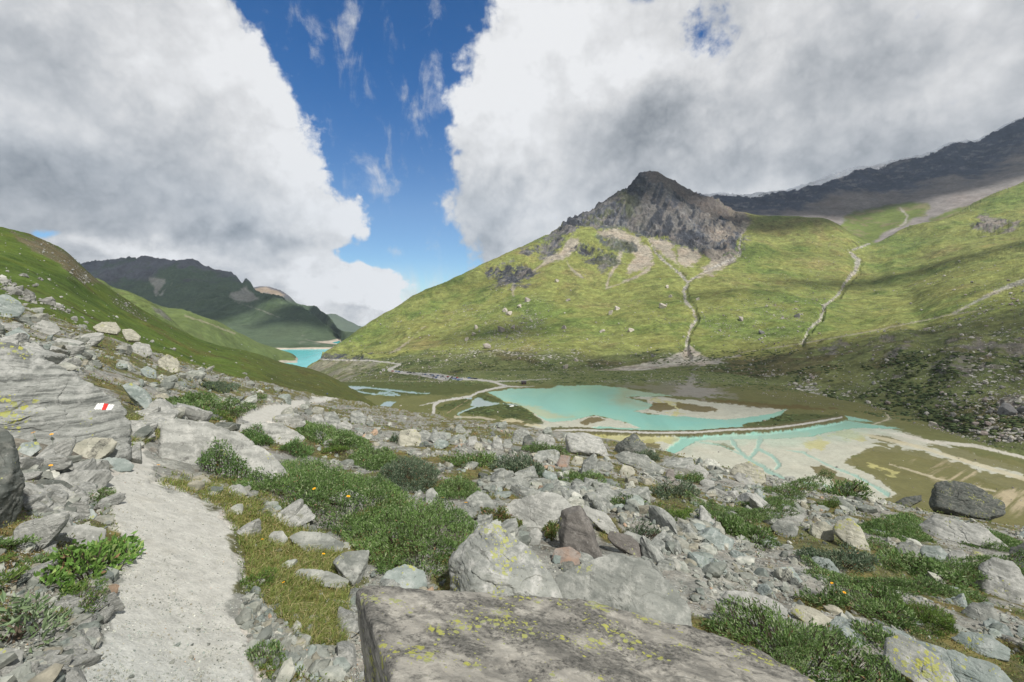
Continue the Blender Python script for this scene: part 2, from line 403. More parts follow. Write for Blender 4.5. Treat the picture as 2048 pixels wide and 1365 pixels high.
for L in (L_D, L_D2):
    px, py = L.PX, L.py(); g1 = fbm(L.X / 300, L.Y / 300, L.Z / 200, 31, 6, .6); g2 = fbm(L.X / 60, L.Y / 60, L.Z / 60, 32, 4)
    C = np.zeros(L.X.shape + (4,)); C[..., :3] = lin(86, 104, 76); C[..., 3] = .12
    paint(C, sst(g1 + .5 * g2, .0, .5), lin(66, 84, 50), .8)
    rock = sst(L.Z + g1 * 330 + g2 * 90, 260, 420) if L is L_D else sst(L.Z + g1 * 150, 60, 180)
    paint(C, rock, lin(102, 103, 110))
    paint(C, sst(g2 + g1, .3, .7) * rock, lin(80, 78, 80), .8)
    if L is L_D:
        wb = g2 * 5
        for p in ([(300, 555), (330, 560), (322, 578), (312, 590)], [(458, 590), (480, 580), (492, 573), (505, 586), (520, 600), (500, 604), (480, 606)]):
            paint(C, poly(px, py, p, 5, wb), lin(165, 162, 152), .8)
        paint(C, line(px, py, [(345, 567, 1.5), (330, 580, 2), (322, 590, 5)], 2, wb * .4), lin(160, 160, 150), .8)
        paint(C, line(px, py, [(470, 604, 1.5), (520, 620, 2), (560, 636, 1.5)], 2, wb * .4), lin(160, 160, 150), .5)
        paint(C, poly(px, py, [(585, 668), (610, 672), (640, 690), (600, 688)], 6, wb) * sst(g2, -.1, .3), lin(150, 148, 140), .7)
    else:
        paint(C, poly(px, py, [(502, 578), (533, 573), (570, 590), (560, 596), (530, 584), (505, 586)], 5, g2 * 4), lin(168, 150, 128), .9)
    bl = sst(L.Z, -68, -78)
    bl = 1 - sst(L.Z + g2 * 2, -97, -94)
    paint(C, bl, lin(196, 184, 166)); C[..., 3] *= 1 - bl
    L.finish(C, .80, .85)

C3 = [(180, 640), (250, 598), (290, 603), (325, 614), (370, 624), (410, 640), (435, 648), (461, 660), (490, 672), (513, 683), (545, 693), (564, 700), (585, 708), (620, 745), (700, 800)]
cols = []
for p, c in C3:
    k = np.clip((p - 400) / 160, 0, 1)
    cols.append((p, [(900 + 540 * k, 730), (1050 + 410 * k, (700 * (1 - k) + 716 * k) if p < 600 else c + 18), (1150 + 330 * k, (c + 30 * (1 - k) + 9 * k)), (1300 + 240 * k, c), (1600 + 240 * k, c + 50)]))
L_C3 = Layer(cols, 180, 700, 420, 120)
am = sst(L_C3.Z, -90, -30); L_C3.Z += (base_noise(L_C3, 150, 12, 41, 6, .5)) * am
C2 = [(60, 600), (150, 560), (191, 552), (225, 570), (256, 581), (297, 601), (320, 617), (345, 640), (370, 662), (395, 680), (430, 706), (480, 745)]
L_C2 = Layer(crest(C2, [(480, 760, 820), (620, 690, 780)], 800, 1000, 90), 60, 480, 340, 100)
L_C2.Z += base_noise(L_C2, 110, 8, 43, 6, .5)
for L in (L_C3, L_C2):
    px, py = L.PX, L.py(); g1 = fbm(L.X / 90, L.Y / 90, None, 51, 6, .6); g2 = fbm(L.X / 16, L.Y / 16, None, 52, 4)
    C = np.zeros(L.X.shape + (4,)); C[..., :3] = lin(108, 128, 55); C[..., 3] = .16
    paint(C, sst(g1, .0, .5), lin(85, 100, 48), .8)
    paint(C, sst(g1 + g2, .35, .8), lin(125, 116, 84), .6)
    if L is L_C3:
        bl = 1 - sst(L.Z + g2 * 1.5, -95, -92); paint(C, bl, lin(198, 186, 168))
        paint(C, line(px, py, [(370, 632, 2), (420, 648, 3), (470, 668, 2)], 2, g2 * 2), lin(170, 160, 130), .6)
        C[..., 3] *= 1 - bl
    else:
        paint(C, poly(px, py, [(300, 612), (320, 618), (345, 640), (335, 640), (312, 625)], 4, g2 * 3), lin(120, 118, 112), .8)
    L.finish(C, .72, .72)

# back ridge with snow
FR = [(1250, 430), (1330, 405), (1400, 391), (1440, 393), (1480, 395.5), (1520, 393), (1560, 388), (1600, 376), (1640, 363), (1680, 350), (1720, 340), (1765, 333), (1800, 324),
      (1850, 312), (1900, 291), (1930, 286), (1960, 282), (2000, 262), (2030, 243), (2060, 232), (2150, 200), (2400, 140), (2600, 100)]
cols = []
for p, c in FR:
    lo = np.interp(p, [1250, 1500, 1650, 1740, 1850, 2048, 2600], [560, 520, 505, 520, 490, 430, 300])
    m1 = np.interp(p, [1250, 1500, 1650, 1740, 1850, 2048, 2600], [500, 440, 450, 455, 425, 372, 250])
    cols.append((p, [(2100, lo), (2450, m1), (2800, m1 * .55 + c * .45), (3030, m1 * .22 + c * .78), (3250, c), (3900, c + 60)]))
L_F = Layer(cols, 1250, 2600, 900, 240)
up = sst(L_F.Y, 2500, 3000); pyF = L_F.py()
L_F.Z += base_noise(L_F, 420, 22, 61, 5, .5) * .6 + base_noise(L_F, 150, 30, 62, 6, .6, True) * up * .9 + base_noise(L_F, 45, 9, 63, 4, .6, True) * up
px, py = L_F.PX, pyF; g1 = fbm(L_F.X / 160, L_F.Y / 160, L_F.Z / 90, 64, 6, .6); g2 = fbm(L_F.X / 40, L_F.Y / 40, L_F.Z / 22, 65, 5, .6)
cy = np.interp(px[0], [a for a, _ in FR], [b for _, b in FR])[None, :]
dd = (py - cy) / np.interp(px, [1400, 1700, 2048], [45, 75, 110])
C = np.zeros(L_F.X.shape + (4,)); C[..., :3] = lin(130, 125, 122); C[..., 3] = .1
paint(C, sst(g2, -.2, .5), lin(120, 114, 110), .7)
rk = 1 - sst(dd + g1 * .35 + g2 * .12, .45, .75); paint(C, rk, lin(76, 83, 98)); paint(C, rk * sst(g2 + g1 * .4, .05, .5), lin(128, 128, 130), .8)
gb = poly(px, py, [(1640, 520), (1655, 470), (1700, 428), (1770, 412), (1830, 404), (1860, 408), (1850, 425), (1800, 450), (1760, 470), (1745, 500)], 10, g1 * 9 + g2 * 4)
gb = np.maximum(gb, poly(px, py, [(1860, 440), (2048, 375), (2600, 240), (2600, 600), (1800, 560)], 8, g1 * 12))
paint(C, gb, lin(98, 112, 52)); paint(C, gb * sst(g2 + g1, .1, .5), lin(122, 112, 85), .7)
paint(C, line(px, py, [(1800, 415, 3), (1815, 430, 5), (1810, 445, 3), (1770, 470, 3)], 3, g2 * 3), lin(150, 145, 140), .8)
paint(C, line(px, py, [(1660, 450, 2), (1680, 470, 3), (1690, 480, 2)], 2, g2 * 3), lin(185, 185, 182), .8)
sn = np.interp(px, [1395, 1420, 1500, 1560, 1600, 1640, 1690, 1720, 1800, 1840, 1900, 1950], [1, 4, 1.5, 3, 3, 12, 14, 5, 3.5, 4.5, 1.5, 0])
paint(C, 1 - sst((py - cy) * 1.8 + g2 * 9 + g1 * 6, sn - 1.2, sn + 1.2), lin(246, 248, 252))
L_F.finish(C, .95, .9)

# the mountain: lower hillside, grassy flanks, rocky peak
ES = [(520, [(900, 960), (1000, 930), (1050, 900), (1080, 890), (1100, 880), (1200, 890), (1400, 930)]),
      (585, [(800, 850), (900, 820), (980, 795), (1020, 785), (1050, 775), (1100, 765), (1400, 830)]),
      (611, [(760, 800), (880, 775), (980, 760), (1030, 750), (1070, 742), (1100, 735), (1400, 800)]),
      (641, [(700, 795), (850, 765), (980, 742), (1040, 731), (1090, 722), (1110, 716), (1500, 770)]),
      (646, [(690, 795), (850, 764), (980, 740), (1040, 728), (1085, 719), (1120, 708), (1500, 760)]),
      (700, [(640, 775), (780, 752), (900, 735), (1010, 719), (1130, 698), (1250, 673.5), (1700, 720)]),
      (734, [(620, 772), (760, 748), (880, 729), (1010, 708), (1180, 685), (1330, 656), (1800, 705)]),
      (778, [(600, 770), (740, 745), (870, 722), (1050, 695), (1250, 660), (1430, 626), (1900, 690)]),
      (830, [(585, 768), (720, 745), (880, 714), (1100, 672), (1300, 635), (1500, 597), (2000, 670)]),
      (900, [(575, 767), (700, 748), (900, 700), (1150, 655), (1400, 612), (1600, 568), (2100, 640)]),
      (1000, [(565, 766), (680, 745), (900, 688), (1200, 625), (1500, 572), (1750, 520), (2300, 590)]),
      (1060, [(562, 766), (680, 744), (900, 684), (1250, 605), (1600, 545), (1850, 488), (2400, 560)]),
      (1110, [(560, 766), (680, 742), (900, 680), (1300, 590), (1650, 520), (1950, 462), (2500, 550)]),
      (1145, [(560, 766), (680, 740), (900, 676), (1350, 580), (1700, 505), (2000, 438), (2550, 540)]),
      (1200, [(560, 766), (680, 738), (940, 668), (1400, 570), (1750, 490), (2080, 419), (2600, 520)]),
      (1240, [(560, 767), (680, 737), (950, 662), (1450, 558), (1800, 475), (2120, 396), (2650, 500)]),
      (1283, [(560, 768), (680, 736), (950, 658), (1500, 545), (1850, 462), (2180, 356), (2700, 480)]),
      (1298, [(560, 768), (680, 735), (950, 656), (1520, 540), (1850, 458), (2200, 352), (2700, 470)]),
      (1340, [(560, 769), (680, 733), (950, 653), (1520, 538), (1860, 458), (2220, 362), (2700, 470)]),
      (1382, [(560, 770), (680, 731), (950, 650), (1520, 538), (1870, 462), (2230, 385), (2700, 470)]),
      (1420, [(560, 771), (680, 728), (950, 648), (1520, 535), (1880, 462), (2230, 397), (2700, 470)]),
      (1480, [(555, 773), (680, 720), (950, 643), (1550, 525), (1900, 462), (2200, 424), (2700, 500)]),
      (1560, [(520, 778), (660, 708), (940, 640), (1500, 535), (1850, 475), (2130, 432), (2700, 510)]),
      (1640, [(475, 791), (620, 700), (900, 640), (1450, 545), (1800, 485), (2060, 441), (2600, 530)]),
      (1700, [(446, 804), (600, 695), (900, 638), (1400, 550), (1700, 505), (1950, 470), (2500, 560)]),
      (1742, [(424, 815), (590, 688), (880, 636), (1400, 548), (1700, 510), (1900, 489), (2450, 560)]),
      (1800, [(396, 830), (560, 682), (860, 628), (1350, 545), (1700, 498), (1950, 468), (2500, 540)]),
      (1850, [(372, 845), (520, 690), (700, 650), (1300, 540), (1700, 482), (1980, 452), (2500, 520)]),
      (1900, [(345, 864), (470, 700), (640, 640), (1250, 532), (1700, 465), (2000, 434), (2500, 500)]),
      (2048, [(289, 915), (400, 730), (560, 622), (1200, 500), (1700, 425), (2050, 374), (2600, 420)]),
      (2250, [(240, 980), (350, 740), (500, 590), (1100, 450), (1600, 360), (2050, 290), (2600, 330)]),
      (2600, [(190, 1080), (300, 760), (450, 540), (1000, 380), (1500, 270), (2050, 180), (2600, 200)])]
epx = np.concatenate([np.linspace(520, 2150, 1450), np.linspace(2152, 2600, 90)])
L_E = Layer(ES, 0, 0, 0, 560, px=epx)
px, py0 = L_E.PX, L_E.py()
X, Y = L_E.X, L_E.Y
wq = fbm(X / 120, Y / 120, None, 70, 4) ; wq2 = fbm(X / 30, Y / 30, None, 71, 4)
ROCKS = [([(1285, 330), (1340, 335), (1400, 370), (1440, 400), (1478, 432), (1486, 465), (1470, 500), (1425, 518), (1392, 500), (1350, 488), (1330, 476), (1290, 474), (1262, 466), (1236, 455), (1200, 458), (1160, 455),
           (1140, 472), (1115, 468), (1085, 478), (1115, 458), (1135, 430), (1200, 400), (1240, 375)], 1.0),
         ([(1148, 502), (1180, 488), (1195, 493), (1226, 515), (1232, 532), (1210, 541), (1193, 528), (1168, 514)], .8),
         ([(1200, 474), (1240, 480), (1268, 490), (1262, 501), (1235, 497), (1205, 490)], .8),
         ([(972, 545), (1008, 526), (1040, 530), (1068, 545), (1058, 564), (1022, 568), (985, 562)], .7),
         ([(1050, 505), (1085, 482), (1120, 480), (1122, 498), (1085, 512)], .6),
         ([(1940, 452), (1965, 436), (2000, 436), (2032, 442), (2025, 456), (1990, 462), (1955, 464)], .6),
         ([(643, 704), (665, 712), (700, 716), (740, 712), (741, 719), (700, 722), (660, 722), (643, 720)], .8),
         ([(1450, 500), (1485, 470), (1500, 470), (1480, 505), (1455, 522)], .6)]
rock = np.zeros(X.shape)
for p, k in ROCKS: rock = np.maximum(rock, poly(px, py0, p, 9, wq * 7 + wq2 * 5) * k)
LOWROCK = [[(1640, 700), (1680, 680), (1700, 690), (1665, 706)], [(1735, 690), (1775, 670), (1790, 676), (1748, 700)], [(1770, 710), (1830, 672), (1845, 680), (1790, 715)],
           [(1885, 700), (1895, 680), (1960, 672), (1975, 690), (1930, 705)], [(1975, 690), (2048, 680), (2048, 712), (1990, 705)], [(1780, 750), (1840, 730), (1860, 738), (1790, 760)],
           [(1850, 730), (1900, 712), (1960, 718), (1930, 732), (1870, 742)], [(1880, 745), (1960, 728), (2000, 735), (1920, 755)], [(2000, 800), (2048, 790), (2048, 810), (2005, 812)]]
lowr = np.zeros(X.shape)
for p in LOWROCK: lowr = np.maximum(lowr, poly(px, py0, p, 8, wq * 8 + wq2 * 6))
# relief
far = sst(Y, 620, 1200); foot = sst(py0, 690, 745); foot = 1 - sst(Y, 700, 1000)
toe = sst(Y, np.interp(px, epx, L_E.Y[0]) * 1.02, np.interp(px, epx, L_E.Y[0]) * 1.35)
cr = 1 - sst(np.abs(np.arange(L_E.nt)[:, None] / L_E.nt - .82), .0, .12) * .0
Zd = base_noise(L_E, 520, 26, 72, 5, .5) * far + base_noise(L_E, 130, 7, 73, 5, .5) * toe + base_noise(L_E, 34, 2.2, 74, 4, .5) * toe
sdr = sst(px, 1350, 1500)
Zd = Zd + base_noise(L_E, 260, 16, 75, 4, .5, True) * far * sdr
cap_ = .45 + .55 * sst(py0, 368, 430)
zt = (L_E.Z + .22 * X + fbm(X / 70, Y / 70, None, 190, 4, .6) * 26) / 24; fr = zt - np.floor(zt); Zd = Zd + rock * 15 * (sst(fr, .1, .75) - fr)
zt = (L_E.Z - .15 * X + fbm(X / 30, Y / 30, None, 191, 3, .6) * 14) / 9; fr = zt - np.floor(zt); Zd = Zd + rock * 5 * (sst(fr, .2, .8) - fr)
Zd = Zd + rock * cap_ * (fbm(X / 150, Y / 260, L_E.Z / 200, 76, 7, .6, True) * 44 + fbm(X / 38, Y / 60, L_E.Z / 40, 77, 5, .6, True) * 16 - 22)
Zd = Zd + lowr * (fbm(X / 30, Y / 30, L_E.Z / 20, 78, 5, .6, True) * 5)
Zd = Zd + (1 - far) * toe * sst(px, 1420, 1600) * base_noise(L_E, 60, 7, 79, 6, .6)
STREAM_A = [(1376, 716, 9), (1372, 690, 7), (1380, 660, 6), (1393, 640, 6), (1386, 620, 7), (1371, 602, 9), (1368, 582, 9), (1376, 566, 7), (1358, 546, 7), (1325, 520, 6), (1308, 500, 6), (1296, 478, 4)]
STREAM_B = [(1604, 688, 4), (1618, 658, 5), (1640, 640, 5), (1650, 612, 6), (1676, 590, 6), (1690, 566, 7), (1712, 540, 10), (1716, 520, 12), (1700, 506, 7)]
STREAM_C = [(1376, 566, 6), (1400, 548, 4), (1440, 530, 4), (1480, 512, 4), (1478, 495, 5), (1484, 465, 4)]
st = np.maximum(np.maximum(line(px, py0, [(a, b, c * 1.6) for a, b, c in STREAM_A], 8), line(px, py0, [(a, b, c * 1.6) for a, b, c in STREAM_B], 8)), line(px, py0, [(a, b, c * 1.6) for a, b, c in STREAM_C], 8))
Zd = Zd - st * 7
Zd = Zd + (1 - rock) * toe * far * (fbm((X * .3 + Y) / 22, (X - Y * .3) / 40, None, 90, 4, .6, True) * 1.9)
L_E.Z += Zd
px, py = L_E.PX, L_E.py(); g1 = fbm(X / 210, Y / 210, None, 81, 6, .6); g2 = fbm(X / 45, Y / 45, None, 82, 5, .6); g3 = fbm(X / 9, Y / 9, None, 83, 4, .6)
C = np.zeros(X.shape + (4,)); C[..., :3] = lin(141, 150, 66); C[..., 3] = .20
paint(C, sst(g1 + .5 * g2, -.1, .5), lin(112, 136, 52), .9)
paint(C, sst(-g1 + .7 * g2, .15, .6), lin(152, 142, 78), .7)
paint(C, sst(g2 - g3 * .4, .25, .6), lin(92, 112, 46), .55)
# the lower, stonier and browner ground near the valley floor
lowm = sst(py + g1 * 14 + g2 * 8, np.interp(px, [600, 900, 1100, 1350, 1480, 1700, 1900, 2048], [735, 690, 690, 695, 712, 676, 640, 612]), np.interp(px, [600, 900, 1100, 1350, 1480, 1700, 1900, 2048], [742, 715, 712, 712, 722, 686, 650, 624]))
paint(C, lowm, lin(114, 124, 66)); paint(C, lowm * sst(g2, .0, .4), lin(88, 108, 50), .8); paint(C, lowm * sst(g2 - g1, .2, .6), lin(112, 100, 62), .7)
C[..., 3] = C[..., 3] + lowm * (.22 + .35 * g1 + .25 * g2)
paint(C, lowm * sst(g3 + g2 * .8, .35, .6), lin(48, 66, 36), .7)
# sparse stones in the flank
C[..., 3] += poly(px, py, [(880, 700), (1060, 640), (1350, 690), (1350, 712), (1050, 720)], 30, g1 * 20) * .15
C[..., 3] += poly(px, py, [(1390, 640), (1480, 560), (1680, 505), (1640, 640), (1600, 700), (1480, 700)], 30, g1 * 20) * .15
pal = lin(176, 166, 148); scree = np.zeros(X.shape)
for p in ([(1190, 463), (1235, 456), (1262, 468), (1306, 500), (1302, 530), (1262, 550), (1252, 545), (1268, 515), (1262, 502), (1240, 480), (1205, 474)],
          [(1296, 474), (1350, 486), (1352, 512), (1362, 540), (1332, 516), (1305, 496)],
          [(1362, 492), (1398, 500), (1402, 520), (1372, 540), (1352, 522), (1350, 500)],
          [(1142, 476), (1160, 480), (1152, 500), (1128, 522), (1092, 520), (1084, 518), (1120, 504)], [(1425, 520), (1480, 505), (1470, 520), (1430, 545), (1385, 560)],
          [(1440, 415), (1480, 425), (1506, 445), (1490, 465), (1470, 470), (1472, 440), (1455, 430)]):
    scree = np.maximum(scree, poly(px, py, p, 6, g2 * 9 + g3 * 3))
for l in ([(1306, 525, 7), (1290, 545, 6), (1255, 562, 5), (1212, 578, 3)], [(1246, 492, 8), (1238, 520, 8), (1220, 550, 7), (1214, 572, 3)], [(1100, 518, 8), (1070, 540, 4), (1050, 560, 3)],
          [(1132, 520, 3), (1140, 535, 2), (1165, 556, 2)], [(1028, 566, 8), (1026, 590, 4)], [(1484, 470, 4), (1498, 440, 4)]):
    scree = np.maximum(scree, line(px, py, l, 4, g2 * 4) * .9)
scree = np.maximum(scree, poly(px, py, [(850, 652), (800, 700), (775, 712), (820, 680), (840, 660)], 4, g2 * 5) * .7)
rk = np.zeros(X.shape)
for p, k in ROCKS: rk = np.maximum(rk, poly(px, np.where(py0 < 445, py0, py), p, 6 if k == 1 else 12, g2 * (9 if k == 1 else 18) + g3 * 6) * (1 if k == 1 else sst(g2 * .8 + g3 * .7, -.5, .1)))
rk = np.maximum(rk, sst(px, 1225, 1245) * (1 - sst(px, 1420, 1450)) * (1 - sst(py0, 400, 420)))
scr2 = rk * sst(px, 1395, 1440) * sst(g2 + g3 * .3, -.2, .3)
paint(C, scree, pal, .95); C[..., 3] *= 1 - scree
paint(C, rk, lin(90, 96, 108)); paint(C, rk * sst(fbm(X / 30, Y / 30, L_E.Z / 12, 84, 5, .7), .0, .35), lin(142, 142, 142), .8); paint(C, rk * sst(1 - np.abs(fbm(X / 46, Y / 60, L_E.Z / 60, 89, 4, .6)) * 7, .2, .9), lin(52, 56, 64), .8)
paint(C, rk * sst(fbm((X + .5 * L_E.Z) / 75, (Y - L_E.Z) / 160, None, 96, 4, .6, True), .05, .45), lin(58, 62, 70), .75); paint(C, rk * sst(fbm((X - .6 * L_E.Z) / 50, Y / 120, None, 98, 4, .6, True), .2, .5) , lin(140, 136, 130), .6); paint(C, rk * sst(g3 + g2, .3, .7), lin(72, 74, 80), .7)
paint(C, scr2, lin(170, 158, 140), .7); C[..., 3] *= 1 - .8 * rk
paint(C, rk * sst(g2 * .9 + g3 * .5 - (1200 - px) / 300, .1, .4) * (1 - sst(px, 1240, 1300)), lin(110, 118, 62), .5)
paint(C, poly(px, py0, [(1283, 340), (1300, 335), (1340, 358), (1400, 380), (1445, 402), (1480, 420), (1510, 438), (1470, 437), (1425, 425), (1385, 404), (1340, 382), (1300, 372)], 5, g2 * 6), lin(122, 114, 108), .85)
pr = np.zeros(X.shape)
for p in LOWROCK: pr = np.maximum(pr, poly(px, py, p, 6, g2 * 10 + g3 * 8))
paint(C, pr * sst(g3, -.35, .25), lin(132, 126, 120), .85)
# fields of pale blocks
BLK = [([(1575, 770), (1620, 755), (1640, 770), (1660, 800), (1620, 795), (1585, 785)], .5), ([(1850, 800), (1900, 785), (2048, 770), (2048, 830), (1900, 826)], .45), ([(1560, 700), (1640, 700), (1600, 720)], .3),
       ([(1930, 858), (1990, 850), (2048, 862), (2048, 880), (1960, 872)], .6), ([(860, 768), (990, 765), (995, 790), (880, 790), (850, 780)], .6), ([(930, 700), (1100, 690), (1180, 712), (1000, 722)], .25),
       ([(1880, 765), (2048, 752), (2048, 765), (1900, 780)], .35), ([(1530, 735), (1580, 735), (1570, 760), (1535, 755)], .3)]
for p, k in BLK: C[..., 3] += poly(px, py, p, 18, g2 * 16) * k
# stream beds, gravel fan, scree under the cliff road
grav = lin(188, 184, 174); stm = np.zeros(X.shape)
for l in (STREAM_A, STREAM_B, STREAM_C): stm = np.maximum(stm, line(px, py, [(a, b, c * .75) for a, b, c in l], 2.5, g3 * 3 + g2 * 2))
stm = np.maximum(stm, line(px, py, [(1740, 487, 4), (1720, 495, 3), (1705, 500, 3)], 2, g3 * 2))
for l in ([(1905, 628, 3), (1960, 600, 4), (2000, 580, 7), (2048, 562, 12)], [(1380, 745, 6), (1370, 758, 9), (1378, 772, 14)], [(1480, 712, 3), (1440, 718, 4), (1410, 728, 4), (1385, 740, 5)]): stm = np.maximum(stm, line(px, py, l, 3, g3 * 3 + g2 * 2) * .85)
fan = poly(px, py, [(1175, 747), (1240, 735), (1300, 724), (1345, 712), (1368, 702), (1378, 690), (1392, 704), (1420, 718), (1455, 726), (1400, 732), (1350, 733), (1290, 741), (1220, 749)], 4, g2 * 3)
paint(C, stm, grav, .85); paint(C, stm * sst(fbm(X / 5, Y / 5, None, 85, 3), -.1, .3), lin(96, 96, 92), .7); paint(C, fan, lin(192, 186, 172), .92)
C[..., 3] *= 1 - np.maximum(stm, fan)
sl_ = poly(px, py, [(600, 740), (643, 720), (735, 720), (765, 724), (735, 742), (690, 765), (650, 775)], 5, g2 * 5)
paint(C, sl_, lin(150, 146, 126), .85); paint(C, sl_ * sst(g2 + g3 * .5 + .1, .0, .4), lin(112, 122, 66), .8); C[..., 3] *= 1 - .6 * sl_
E_ROADS = [[(560, 718, 2), (645, 719, 2.2), (700, 721, 2.2), (745, 722, 2.6), (780, 726, 3), (800, 729, 3)], [(800, 729, 3), (790, 734, 5), (778, 740, 6), (800, 745, 5), (842, 749, 5), (880, 752, 6), (921, 759, 6), (960, 760, 5), (985, 763, 5), (1012, 773, 5)],
           [(985, 763, 4), (1040, 762, 2), (1100, 758, 2)]]
road = np.zeros(X.shape)
for l in E_ROADS: road = np.maximum(road, line(px, py, l, 1.5))
PARK = [(838, 747), (868, 747), (905, 752), (940, 757), (925, 763), (890, 762), (862, 757), (842, 752)]
road = np.maximum(road, poly(px, py, PARK, 2))
trail = np.zeros(X.shape)
for l in ([(1240, 738, 2), (1170, 744, 2), (1100, 752, 1.6), (1060, 762, 1.6)], [(1480, 706, 1.6), (1600, 688, 2), (1680, 674, 2), (1750, 661, 2.4), (1830, 645, 2.6), (1900, 630, 2.4), (1990, 618, 1.6)]):
    trail = np.maximum(trail, line(px, py, l, 1.5, g3 * .8))
paint(C, road, lin(186, 183, 175)); paint(C, trail, lin(170, 164, 138), .8); C[..., 3] *= 1 - road
C[..., :3] *= (1 + .30 * fbm(X / 14, Y / 14, None, 86, 4, .8) + .10 * vn(X / 3.1, Y / 3.1, None, 87))[..., None]
C[..., 3] += poly(px, py, [(840, 690), (900, 640), (1000, 590), (1080, 590), (1100, 640), (1000, 690), (900, 720)], 30, g1 * 20) * .22
terr = fbm((X * .3 + Y) / 9, L_E.Z / 3.5, None, 88, 4, .6); paint(C, sst(terr, .25, .6) * (1 - rk) * (1 - scree) * (1 - stm), lin(84, 102, 46), .35)
C[..., 3] = np.clip(C[..., 3], 0, 1)
L_E.finish(C, .71, .76); ecls = np.where(road > .5, 1, 0)

# valley floor
bpx = np.concatenate([np.linspace(560, 2060, 1250), np.linspace(2065, 2600, 60)])
def vcol(p):
    yf = np.interp(p, [560, 760, 900, 1480, 1700, 2048, 2600], [640, 640, 640, 640, 520, 360, 300])
    return (p, [(180, HY + 91000 / 180), (230, HY + 91000 / 230), (300, HY + 91000 / 300), (400, HY + 91000 / 400), (yf, HY + 91000 / yf)])
L_B = Layer([vcol(p) for p in (560, 900, 1480, 1700, 2048, 2600)], 0, 0, 0, 520, px=bpx)
X, Y, px = L_B.X, L_B.Y, L_B.PX; py = L_B.py()
g1 = fbm(X / 60, Y / 60, None, 91, 5, .55); g2 = fbm(X / 14, Y / 14, None, 92, 5, .6); g3 = fbm(X / 3.5, Y / 3.5, None, 93, 4, .6)
C = np.zeros(X.shape + (4,)); C[..., :3] = lin(106, 109, 60); C[..., 3] = .10
paint(C, sst(g1 + g2 * .6, 0, .5), lin(94, 98, 48), .8)
nr = sst(py, 790, 830) * (1 - sst(px, 950, 1050)); C[..., 3] += .12 * nr
wb = g2 * 3.4 + g3 * 1.8
ed = np.maximum(sst(Y + g1 * 25 + g2 * 10, 522, 560), poly(px, py, [(1400, 740), (1700, 790), (1800, 822), (1900, 860), (2048, 905), (2300, 960), (2300, 800), (1400, 700)], 20, wb * 3)); paint(C, ed, lin(112, 122, 66)); paint(C, ed * sst(g2, 0, .4), lin(84, 102, 50), .8); C[..., 3] += ed * .3
meadow = poly(px, py, [(1420, 785), (1560, 782), (1700, 800), (1800, 830), (1850, 850), (1740, 845), (1600, 822), (1480, 800)], 6, wb); paint(C, meadow, lin(112, 112, 62), .8)
sand = lin(176, 177, 160); yel = lin(178, 174, 104); wat = lin(116, 190, 178); wat2 = lin(150, 196, 176)
def fl(l, c, k=1.0, f=3, wbk=1.0):
    m_ = poly(px, py, l, f * 1.8, wb * wbk * .8); m_ = sst(m_ + (g3 * .35 + g2 * .25) * (m_ > 0) * (m_ < 1), .28, .72); paint(C, m_, c, k)
def ln(l, c, k=1.0, f=2.5, wbk=.5): paint(C, line(px, py, l, f, wb * wbk), c, k)
# sand flats
fl([(1060, 822), (1100, 838), (1150, 838), (1190, 830), (1245, 842), (1285, 856), (1270, 864), (1160, 864), (1095, 866), (1010, 900), (960, 890), (1000, 855), (1085, 850)], sand)
fl([(1240, 792), (1320, 794), (1450, 806), (1545, 818), (1575, 820), (1560, 832), (1450, 842), (1350, 836), (1262, 824), (1306, 816), (1290, 800)], sand)
fl([(1295, 862), (1420, 868), (1600, 862), (1700, 850), (1760, 852), (1830, 872), (1920, 900), (2048, 940), (2048, 990), (1960, 960), (1880, 925), (1800, 905), (1745, 905), (1700, 915), (1705, 935), (1760, 960), (1800, 990), (1780, 1010), (1640, 1000), (1400, 990), (1200, 960), (1180, 880)], sand)
fl([(1000, 842), (1030, 838), (1060, 842), (1080, 855), (1010, 850)], lin(184, 176, 140), .9)
# brown vegetated flats with braided streaks
br = lin(112, 110, 64)
fl([(1690, 925), (1720, 905), (1760, 888), (1850, 905), (1960, 940), (2048, 965), (2300, 1060), (2300, 1150), (1850, 1100), (1760, 1010), (1790, 985), (1740, 945)], br, .95, 6, 2)
fl([(1728, 872), (1765, 872), (1812, 886), (1770, 886)], br, .9); fl([(1790, 862), (1860, 880), (1830, 880)], br, .8)
fl([(1840, 885), (1950, 905), (2048, 930), (2300, 1000), (2300, 1040), (2048, 950), (1900, 915)], lin(112, 110, 62), .9, 5)
sk = sst(fbm((X * .8 + Y * .5) / 60, (X * -.5 + Y * .8) / 5, None, 95, 5, .6), .1, .45) * poly(px, py, [(1800, 905), (1900, 925), (2048, 975), (2300, 1080), (2300, 1130), (2048, 1040), (1880, 975)], 25, wb)
paint(C, sk, lin(182, 166, 134), .75)
for l in ([(1420, 886), (1445, 888), (1470, 900), (1464, 904), (1430, 893)], [(1620, 934), (1650, 936), (1672, 948), (1664, 960), (1638, 954)], [(1285, 884), (1305, 880), (1326, 903), (1310, 906), (1295, 898)],
          [(1660, 950), (1700, 960), (1730, 985), (1690, 985), (1665, 970)], [(990, 852), (1040, 848), (1055, 851), (1040, 858), (1000, 860)], [(1255, 864), (1275, 872), (1262, 884)]):
    fl(l, lin(104, 96, 52), .9, 3, 1.5)
